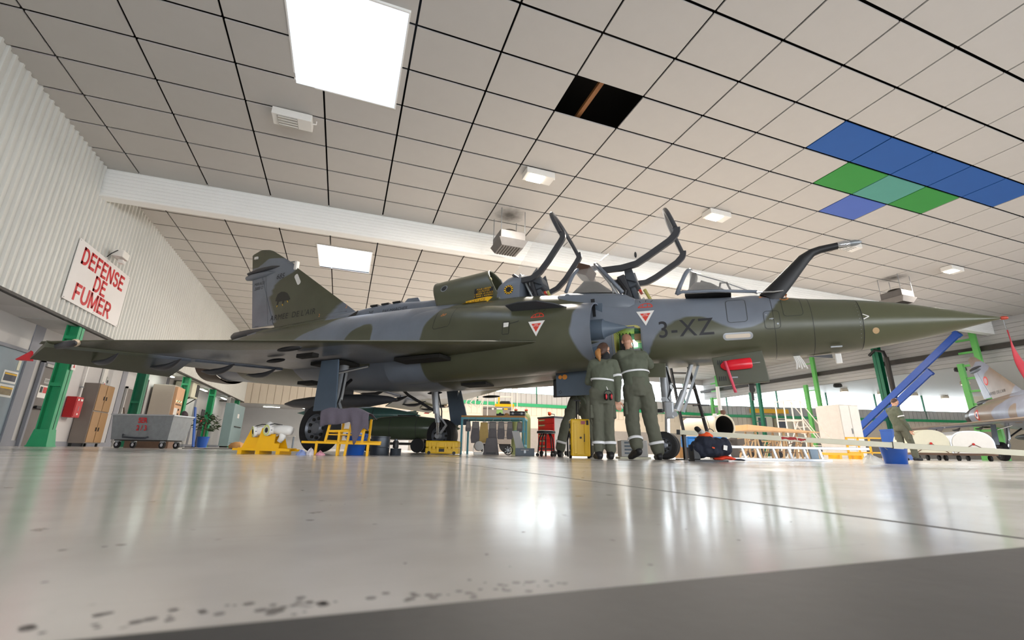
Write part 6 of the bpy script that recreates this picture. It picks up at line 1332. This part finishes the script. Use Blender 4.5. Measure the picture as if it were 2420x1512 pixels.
lf = B().add([(0,0,0),(.05,.07,.02),(.0,.2,.0),(-.05,.07,.02)], [(0,1,2,3)]); lme = lf.mesh('leaf'); lme.materials.append(m_leaf)
for i in range(150):
    a = random.uniform(0, 6.28); r_ = random.uniform(.05,.5); z = 1.15+random.uniform(-.4,.45)*(1.1-r_); s_ = random.uniform(.8,1.4); l_ = share(lme, 'leaf', q, (r_*math.cos(a), r_*math.sin(a), z), (random.uniform(-.8,.8), random.uniform(-.8,.8), a-1.57)); l_.scale = (s_, s_, s_)
q = wthing('display_board', 'narrow bright blue panel behind the potted plant', 'panel', 24.3, 0, XREC+1.75); B().hexa([(-.15,-.1,0),(.15,-.1,0),(.15,-.06,0),(-.15,-.06,0),(-.22,.1,1.75),(.0,.1,1.75),(.0,.14,1.75),(-.22,.14,1.75)]).build('board', m_bluep, q); B().box(-.2,.2,-.2,.2,0,.03).build('foot', m_blk, q)
def fluo(x, y, z, rz, lb, wd=1.2):
    q = thing('strip_lamp', lb, 'lamp', (x, y, z), rz, 'fluorescent lamps on the left'); B().box(-wd/2,wd/2,-.07,.07,0,.06).build('housing', m_lampbox, q); B().box(-wd/2+.03,wd/2-.03,-.05,.05,-.03,0).build('tube', m_fluo, q)
fluo(XREC+.5, 23.7, ZS-.075, 1.57, 'fluorescent lamp under the soffit near the control cabinet'); fluo(XREC+.5, 29.3, ZS-.075, 1.57, 'fluorescent lamp under the soffit past the third green column'); fluo(XREC+.5, 34, ZS-.075, 1.57, 'fluorescent lamp under the soffit at the far corner')
fluo(-5.4, 39.5, 3.06, 0, 'left fluorescent lamp in the far annex'); fluo(-2.2, 39.5, 3.06, 0, 'right fluorescent lamp in the far annex', 2.0)
q = wthing('banner_stand', 'black stand banner with a slanted red print by the wall', 'banner', 28.0, 0, XREC+1.0); B().box(-.3,.3,-.02,.0,.05,1.9).build('sheet', m_blk, q); B().obox((0,-.024,1.35),(.5,.006,.1),(0,-.34,0)).build('red_print', m_sred, q); B().box(-.35,.35,-.1,.1,0,.05).build('foot', m_drum, q)
q = wthing('folding_chair', 'brown wooden chair beside the black banner', 'chair', 28.9, 0, XREC+1.0); B().box(-.2,.2,-.2,.2,.42,.46).build('seat', m_brown, q); B().box(-.2,.2,.18,.21,.6,.9).build('backrest', m_whitee, q)
for a in (-.18,.15):
    for b_, h in ((-.19,.42),(.17,.92)): B().box(a,a+.03,b_,b_+.03,0,h).build('leg', m_brown, q)
q = wthing('grey_cabinet', 'tall blue grey cabinet between the last two green columns', 'cabinet', 32.6, 0, XREC+1.3); B().box(-1.5,1.5,-.5,0,.08,2.55).build('body', M('cabinet_bluegrey', '#7f9496', .5, 0, .08, 3), q, bevel=.02); B().box(-.8,.9,-.56,-.5,1.2,1.25).build('bar_handle', m_dark, q); B().box(-.4,.1,-.51,-.5,1.75,2.0).build('paper_sheet', m_whitee, q); B().box(-1.45,1.45,-.51,-.5,.25,.28).build('kick_seam', m_drum, q)
for x0 in (-1.4,1.3): B().box(x0,x0+.1,-.45,-.05,0,.08).build('foot', m_blk, q)
q = wthing('monitor', 'small television on a bracket above the grey cabinet', 'monitor', 33.5, 2.65, XREC+.9); B().box(-.5,.5,-.2,0,0,.45).build('case', m_lgrey, q, bevel=.02); B().box(-.42,.42,-.21,-.2,.06,.4).build('screen', m_drum, q); B().bar((0,0,.2),(0,.5,.2),.06).build('bracket', m_dark, q)
# steel bin on castors SER 2/3
d = 11.0; q = spot('steel_bin', 'galvanised steel bin on castors stencilled SER 2/3', 'bin', 348, d, .04)
B().hexa([(-.86,-.36,.2),(.8,-.36,.2),(.8,.36,.2),(-.86,.36,.2),(-.92,-.42,.78),(.88,-.42,.78),(.88,.42,.78),(-.92,.42,.78)]).build('tub', m_steel, q)
B().box(-.95,.91,-.45,-.42,.77,.8).box(-.95,.91,.42,.45,.77,.8).box(-.95,-.92,-.45,.45,.77,.8).box(.88,.91,-.45,.45,.77,.8).build('rim', m_alu, q); B().box(-.8,.75,-.3,.3,.17,.2).build('base_frame', m_dark, q)
text_obj('stencil', 'SER\n2 / 3', m_sred, q, frame((.0,-.418,.56),(1,0,0),(0,-.1,1)), .17, bold=.004, line=1.05)
B().tube([(-.5,-.4,.32),(-.46,-.44,.26),(-.1,-.44,.24),(.2,-.44,.24),(.26,-.42,.27)], .02).build('tow_handle', m_drum, q)
for a in (-.7,.62):
    for b_ in (-.28,.28): B().cyl((a,b_-.03,.085),(a,b_+.03,.085),.085,n=20).build('castor', m_rubber, q, smooth=35); B().box(a-.05,a+.05,b_-.05,b_+.05,.13,.18).build('castor_fork', m_steel, q); B().cyl((a,b_-.033,.085),(a,b_+.033,.085),.04,n=14).build('castor_hub', m_chrome, q); q.scale = (.8, .9, 1)
q = spot('carton', 'brown carton behind the steel bin', 'box', 350, 12.6, .4); B().box(-.5,.5,-.3,.3,0,.3).build('body', m_brown, q, bevel=.01); B().box(-.5,.5,-.02,.02,.3,.303).build('tape', m_card, q)
q = thing('floor_cable', 'dark cable lying along the floor by the far columns', 'cable', (0,0,0)); B().tube([ground(430,11.5)+Vector((0,0,.015)), ground(480,12.2)+Vector((0,0,.015)), ground(545,12.8)+Vector((0,0,.015)), ground(575,12.5)+Vector((0,0,.015))], .014, 6).build('cable', m_blk, q)
q = spot('rubbish_sack', 'tan crumpled sack by the farthest green column', 'sack', 558, 17); B().loft([[Vector((.25*r_*math.cos(a*.5)*(1+.15*math.sin(3*a)), .2*r_*math.sin(a*.5), z_)) for a in range(13)] for z_, r_ in ((0,1),(.1,1.1),(.2,.8),(.25,.3))]).build('sack', m_card, q, smooth=50)
# annex furniture
q = thing('desk', 'grey cluttered desk in the far annex', 'desk', (-4.2, 34.5, 0)); B().box(-1.2,1.2,-.4,.4,.75,.8).build('top', m_lgrey, q); B().box(-1.15,-.4,-.38,.38,0,.75).build('drawer_unit', m_greyp, q); B().box(1.1,1.15,-.38,.38,0,.75).build('leg', m_greyp, q)
for x0, w_, h, mt in ((-.9,.5,.35,m_card),(-.2,.45,.22,m_brown),(.4,.4,.3,m_lgrey)): B().box(x0-w_/2,x0+w_/2,-.2,.2,.8,.8+h).build('box_file', mt, q, bevel=.01)
q = thing('printer', 'dark office printer on a stand in the far annex', 'printer', (-1.6, 33.0, 0)); B().box(-.6,.6,-.35,.35,.0,.45).build('stand', m_blk, q); B().hexa([(-.6,-.35,.45),(.6,-.35,.45),(.6,.35,.45),(-.6,.35,.45),(-.55,-.1,.8),(.55,-.1,.8),(.55,.35,.8),(-.55,.35,.8)]).build('body', m_lgrey, q, bevel=.02); B().box(-.3,.1,-.2,.1,.8,1.1).build('hopper', m_omark, q)
# ceiling heaters
def heater(x, y, drop, lb, k=1.0):
    p_ = onZ(x, y, zc(5, 11)); z = zc(p_.x, p_.y); q = thing('unit_heater', lb, 'heater', (p_.x, p_.y, z), 0, 'unit heaters hung from the ceiling')
    B().box(-.42,.42,-.42,.42,-drop,-drop+.3).build('casing', M('heater_grey', '#6f6c6a', .5, .3), q, bevel=.02)
    B().hexa([(-.36,-.36,-drop-.22),(.36,-.36,-drop-.22),(.36,.36,-drop-.22),(-.36,.36,-drop-.22),(-.48,-.48,-drop),(.48,-.48,-drop),(.48,.48,-drop),(-.48,.48,-drop)]).build('outlet', M('heater_dark', '#6d6a68', .5, .3), q)
    for i in range(7): B().box(-.3+i*.09,-.27+i*.09,-.34,.34,-drop-.24,-drop-.21).build('louvre', m_dark, q)
    B().lathe([(.3,-drop+.3),(.32,-drop+.36),(.28,-drop+.42)], n=20).build('fan_guard', m_dark, q)
    for a in (-.4,.4):
        for b_ in (-.4,.4): B().cyl((a,b_,-drop+.3),(a,b_,0),.012,n=6).build('hanger', m_steel, q)
heater(1204, 508, 1.05, 'unit heater hanging above the rear canopy'); heater(2112, 666, 1.0, 'unit heater hanging above the nose cone')
for x, y, lit, lb in ((1995,924,True,'warm lamp nearest the white cabinet in the side bay'),(2083,930,True,'warm lamp above the blue brace in the side bay'),(2160,934,True,'small warm lamp right of the dark green column'),(2233,940,True,'small warm lamp near the parked jet'),(2281,907,True,'warm lamp under the right end of the side bay ceiling'),(1980,913,False,'dark round fan under the side bay ceiling'),(2270,875,False,'dark round fan above the parked jet fin')):
    p_ = onZ(x, y, 6.5)
    if p_.x < 64 and p_.y < 36: side_lamp(p_.x, p_.y, lit, lb)
# ================================================================== BACKGROUND, RIGHT
def box_on(name, lb, cat, x0, x1, ytop, d, dp, mat, extra=None, rz=0.0):
    t = spot(name, lb, cat, (x0+x1)/2, d, rz); k = d/FPX; w_ = (x1-x0)*k/2; h = at((x0+x1)/2, ytop, d).z
    B().box(-w_, w_, 0, dp, 0, h).build('body', mat, t, bevel=.01)
    if extra: extra(t, w_, h, dp)
    return t
def cabx(t, w_, h, dp): B().box(-w_*.95,-.02,-.02,0,.05,h-.05).build('door', m_whitee, t); B().box(.02,w_*.95,-.02,0,.05,h-.05).build('door', m_whitee, t); B().box(-.08,-.05,-.05,-.02,h*.45,h*.55).build('handle', m_steel, t)
box_on('tall_cabinet', 'tall pale cabinet standing behind the blue braces', 'cabinet', 1995, 2055, 953, 20, 1.2, M('pale_cabinet', '#c9c3bd', .5), cabx, .25)
def dome(label, x, d, w_, h, L, mat, matf, rz):
    t = spot('dome_cover', label, 'cover', x, d, rz, 'rounded covers on trolleys'); pr_ = [(-w_/2, .25)]+[(-w_/2*math.copysign(abs(math.cos(math.pi*k/20))**.75, math.cos(math.pi*k/20)), .25+(h-.25)*(.35+.65*math.sin(math.pi*k/20)**.85)) for k in range(1, 20)]+[(w_/2, .25)]
    B().loft([[(x_, y_, z_) for x_, z_ in pr_] for y_ in (0, L)]).build('shell', mat, t, smooth=40); B().loft([[(x_*.93, y_, .25+(z_-.25)*.95) for x_, z_ in pr_] for y_ in (-.03, 0)]).build('end_panel', matf, t)
    B().tube([(-w_*.4,-.04,.26),(0,-.05,h*.55),(w_*.4,-.04,.26)], .012).build('lashing', m_brown, t); B().ball((0,-.05,h*.55),(.04,.03,.04)).build('knot', m_redt, t); B().box(-w_/2,w_/2,.0,L,.18,.25).build('trolley_deck', m_brown, t)
    for a in (-w_*.35,w_*.35):
        for b_ in (.1, L-.1): B().cyl((a-.03,b_,.09),(a+.03,b_,.09),.09,n=14).build('castor', m_rubber, t, smooth=35)
dome('cream rounded cover on a low trolley under the parked wing', 2203, 15, 1.05, 1.0, 1.4, m_creamb, m_creamb, -.35); dome('silver rounded cover with white end on a trolley', 2303, 15.2, 1.2, 1.0, 1.5, m_alu, m_whitee, -.35)
q = spot('yellow_pallet', 'yellow pallet frame on the floor behind the ladder', 'pallet', 1985, 15.5)
for y0 in (0,.5): B().box(-.8,.8,y0,y0+.08,.12,.2).build('rail', m_yellow, q)
for x0 in (-.8,-.04,.72): B().box(x0,x0+.08,0,.58,0,.12).build('block', m_yellow, q)
q = spot('yellow_rack', 'yellow steel rack behind the blue bucket', 'rack', 2045, 15.8)
for x0 in (-.6,-.2,.2,.6): B().box(x0,x0+.05,0,.05,0,.75 if x0 < .5 else .5).build('post', m_yellow, q)
for z in (.2,.45,.7): B().box(-.6,.65,0,.05,z,z+.05).build('rail', m_yellow, q)
box_on('blue_crate', 'blue crate behind the walking person', 'crate', 2117, 2163, 1013, 18, .6, m_bluep, lambda t, w_, h, dp: B().box(-w_-.02,w_+.02,-.02,dp,h-.06,h).build('rim', m_bluep, t))
# plank wing panel on trestles
d = 13.5; q = spot('panel_board', 'long pale orange panel lying on trestles', 'panel', 1850, d, .1); k = d/FPX; z0 = at(1850,1018,d).z; B().hexa([(-93*k,-.25,z0),(90*k,-.2,z0-.03),(90*k,.4,z0-.03),(-93*k,.5,z0),(-93*k,-.25,z0+.16),(90*k,-.2,z0-.01),(90*k,.4,z0-.01),(-93*k,.5,z0+.16)]).build('panel', M('apricot_panel', '#d8ab77', .45), q, bevel=.005)
for x0 in (-.9,.0,.8):
    for y0 in (-.15,.35): B().bar((x0-.1,y0,0),(x0,y0,z0-.03),.04).bar((x0+.1,y0,0),(x0,y0,z0-.03),.04).build('trestle_leg', m_tan, q)
# mobile stairs
def stairs(lb, x, d, w_, h, L, rz):
    q = spot('access_stairs', lb, 'stairs', x, d, rz, 'white tubular access stairs')
    for s_ in (-w_/2, w_/2):
        B().tube([(0,s_,0),(-L,s_,h),(-L-.7,s_,h)], .025).build('stringer', m_tubew, q); B().tube([(0,s_,.8),(-L,s_,h+.8),(-L-.7,s_,h+.8)], .02).build('handrail', m_tubew, q); B().bar((-L,s_,0),(-L,s_,h+.8),.04).bar((-L-.7,s_,0),(-L-.7,s_,h+.8),.04).build('post', m_tubew, q)
    n = int(h/.25)
    for k in range(1, n+1): u = k/n; B().box(-L*u-.1,-L*u+.1,-w_/2,w_/2,h*u-.02,h*u).build('tread', m_tubew, q)
    B().bar((-L-.7,0,0),(-L,0,h),.03).build('brace', m_tubew, q); return q
stairs('white access stairs rising left behind the green posts', 1955, 18.5, .6, 1.5, 1.0, 0); 
def trestle(lb, x, d, w_, h):
    q = spot('tubular_frame', lb, 'frame', x, d, 0, 'tubular trolley frames')
    for y0 in (0,.6):
        for x0 in (-w_/2, 0, w_/2): B().tube([(x0-.12,y0,0),(x0+.12,y0,h)], .018, 6).build('upright', m_tan, q)
        B().tube([(-w_/2-.1,y0,.18),(w_/2,y0,.18)], .018, 6).build('lower_rail', m_brown, q); B().tube([(-w_/2,y0,h),(w_/2+.12,y0,h)], .018, 6).build('upper_rail', m_tan, q); B().tube([(-w_/2,y0,.18),(w_/2,y0,h)], .015, 6).build('brace', m_brown, q)
    for x0 in (-w_/2, w_/2): B().lathe([(.05,-.03),(.1,-.03),(.1,.03),(.05,.03)], (x0,0,.1), (0,1,0), 16).build('wheel', m_tyre, q)
trestle('tan tubular trolley frame left of the dark green posts', 1757, 14.5, .9, .6); trestle('tan tubular trolley frame behind the ladder rungs', 1805, 15.5, .9, .55); trestle('tan tubular trolley frame behind the ladder hinge', 1880, 15, 1.1, .6)
q = spot('hanging_bag', 'dark holster hanging below the pale orange panel', 'bag', 1795, 14); B().loft([[(w_*x_, y_, z_) for x_, y_ in ((-1,-.05),(1,-.05),(1,.05),(-1,.05))] for z_, w_ in ((.08,.06),(.15,.09),(.45,.1),(.58,.05))]).build('bag', m_blk, q, bevel=.01); B().tube([(0,0,.58),(0,.02,.72)], .008).build('strap', m_blk, q); B().box(-.08,.08,-.04,.04,0,.08).build('base', m_brown, q)
box_on('orange_carton', 'cardboard carton behind the nose wheel', 'box', 1606, 1638, 1055, 9.5, .3, m_card, lambda t, w_, h, dp: B().box(-.04,.04,-.004,0,.03,.09).build('label', m_whitee, t))
q = spot('floor_fan', 'old round grey floor fan behind the cream bar', 'fan', 1622, 11); B().lathe([(.13,-.02),(.14,0),(.13,.02),(.13,-.02)], (0,0,.38), (0,1,0), 24, False).build('guard', M('fan_beige', '#7d7264', .6), q)
for k in range(5): a = k*1.256; B().prism([(0,0,.38),(.11*math.cos(a),0,.38+.11*math.sin(a)),(.11*math.cos(a+.6),0,.38+.11*math.sin(a+.6))],(0,.01,0)).build('blade', M('fan_beige', '#7d7264'), q)
B().bar((0,0,.03),(0,0,.26),.03).build('stem', m_drum, q); B().lathe([(.12,0),(.12,.03)], n=20).build('base', m_drum, q)
# machine and frames behind the bench
d = 15; q = spot('ground_cart', 'grey ground power cart with yellow guard frame behind the bench', 'cart', 1178, d); F = lp(1178, d); x0, x1 = F(1138,0)[0], F(1210,0)[0]; h = F(0,938)[1]
B().box(x0, x1, 0, .9, .3, h).build('body', M('cart_grey', '#8b827a', .55, 0, .08, 5), q, bevel=.01)
for k in range(5): B().box(x0, x1, -.008, 0, .5+k*.24, .515+k*.24).build('seam', m_drum, q)
B().box(F(1167,0)[0],x1+.05,.0,.9,h,h+.09).build('guard_base', m_yellow, q); B().box(F(1178,0)[0],F(1205,0)[0],.2,.7,h+.09,F(0,922)[1]).build('dark_hood', m_drum, q, bevel=.05)
for xx in (1168,1176,1208): B().bar((F(xx,0)[0],.05,h+.05),(F(xx,0)[0],.05,F(0,912)[1]),.05).build('guard_post', m_tubew if xx != 1176 else m_yellow, q)
B().bar((F(1168,0)[0],.05,F(0,913)[1]),(F(1208,0)[0],.05,F(0,913)[1]),.05).build('guard_rail', m_tubew, q); B().box(F(1171,0)[0],F(1186,0)[0],-.012,0,F(0,957)[1],F(0,946)[1]).build('green_placard', M('placard_green', '#7fa85f', .5), q); B().box(F(1171,0)[0],F(1185,0)[0],-.012,0,F(0,945)[1],F(0,942)[1]).build('name_plate', m_whitee, q); B().box(F(1189,0)[0],F(1198,0)[0],-.012,0,F(0,946)[1],F(0,942)[1]).build('warning_plate', m_yel, q); B().cyl((F(1162,0)[0],-.012,F(0,944)[1]),(F(1162,0)[0],0,F(0,944)[1]),.04).build('round_label', m_whitee, q)
for a in (x0+.15, x1-.15): B().lathe([(.1,-.06),(.28,-.07),(.3,0),(.28,.07),(.1,.06)], (a,.1,.3), (0,1,0), 22).build('wheel', m_tyre, q)
def rack(lb, x, d, pts, w_=.035):
    q = spot('tube_rack', lb, 'frame', x, d, 0, 'white tubular frames'); F = lp(x, d)
    for a, b_ in pts:
        (xa, za), (xb, zb) = F(*a), F(*b_); B().bar((xa,0,za),(xb,0,zb),w_).build('tube', m_tubew, q)
    for a in (pts[0][0], pts[1][0]): B().bar((F(*a)[0],0,0),(F(*a)[0],0,F(*a)[1]),w_).build('leg', m_tubew, q)
rack('white tubular engine frame behind the far gear door', 1125, 14.2, [((1096,948),(1104,932)),((1135,958),(1141,928)),((1104,932),(1143,928)),((1096,948),(1110,962)),((1106,948),(1120,932)),((1106,948),(1125,960)),((1119,938),(1138,936)),((1119,938),(1119,955)),((1128,960),(1141,930))], .03)
rack('white tubular guard posts above the bench', 1208, 13.6, [((1208,1000),(1208,903)),((1221,1000),(1221,900)),((1208,912),(1221,912)),((1149,1000),(1149,920))], .03)
# wall mounted units on the far wall
def on_bay_wall(x, y, off):
    r = ray(x, y); mm = r.x/r.y; Y = (YF+38*.2571)/(1+.2571*mm); p_ = OW+r*(Y/r.y); return p_+Vector((-.249*off, -.968*off, 0))
for x, y, w_, h, lb in ((1797,999,1.7,1.2,'pale air unit on the far wall left of the green posts'),(1843,1002,1.6,1.1,'second pale air unit on the far wall right of the green posts')):
    p_ = on_bay_wall(x, y, .16); q = thing('wall_unit', lb, 'air unit', (p_.x,p_.y,p_.z-h/2), -.2517, 'air units on the far wall'); B().box(-w_/2,w_/2,-.6,0,0,h).build('case', m_creamb, q, bevel=.03); B().box(-w_*.42,w_*.1,-.62,-.6,h*.12,h*.9).build('grille', m_drum, q); B().bar((0,0,-.3),(0,-.5,0),.06).build('bracket', m_dark, q)
p_ = on_bay_wall(1815, 984, .3); q = thing('yellow_gantry', 'yellow crane beam on the far wall between the green posts', 'beam', (p_.x,p_.y,p_.z+.35), -.2517); B().box(-2.1,2.1,-.15,.1,0,.4).build('beam', m_yellow, q); B().box(-2.1,2.1,-.2,.15,-.04,.0).build('flange', m_yellow, q)
# ================================================================== SECOND JET (parked, grey and tan)
m_camo2 = camo_mat('tan_camouflage_paint', '#8d7d6f', '#8e93a3', .3)
def jcopy(ox, oy, psi, label):
    t = thing('fighter_jet', label, 'aircraft', (ox, oy, 0), psi); t.scale = (JS, JS, JS)
    want = ('fuselage', 'radome', 'dorsal_spine', 'chute_housing', 'air_intake', 'shock_cone', 'wing', 'elevon', 'exhaust_nozzle', 'fin', 'rudder', 'fin_tip', 'fin_fairing', 'warning_receiver', 'wheel', 'nose_wheel', 'main_gear_leg', 'gear_door', 'nose_gear_leg', 'tip_fairing', 'canopy_glass2', 'belly_pod', 'actuator_fairing', 'nose_gear_door')
    for ch in list(jet.children):
        nm = ch.name.split('.')[0]
        if nm not in want: continue
        c = copy_tree(ch, t)
        if ch.data.materials and ch.data.materials[0] in (m_camo, m_radome, m_olive): c.material_slots[0].link = 'OBJECT'; c.material_slots[0].material = m_camo2
        if 'label' in c: del c['label']
    return t
j2 = jcopy(JX2, JY2, JPSI2, 'second delta jet in tan and grey parked at the right edge')
for r_, mt, of in ((.26, m_redt, .004), (.17, m_wmark, .008), (.09, M('roundel_blue', '#27366b', .5), .012)): decal('roundel', [disc(r_, 28)], mt, bvh, -3.9, 2.1, 0, off=of, parent=j2)
title(j2)
decal('unit_badge', [disc(.22, 24)], m_redpaint, bvh_fin, -4.0, 3.75, 0, parent=j2); decal('unit_badge_centre', [disc(.15, 24)], M('badge_pink', '#c9a0a8', .6), bvh_fin, -4.0, 3.75, 0, off=.008, parent=j2)
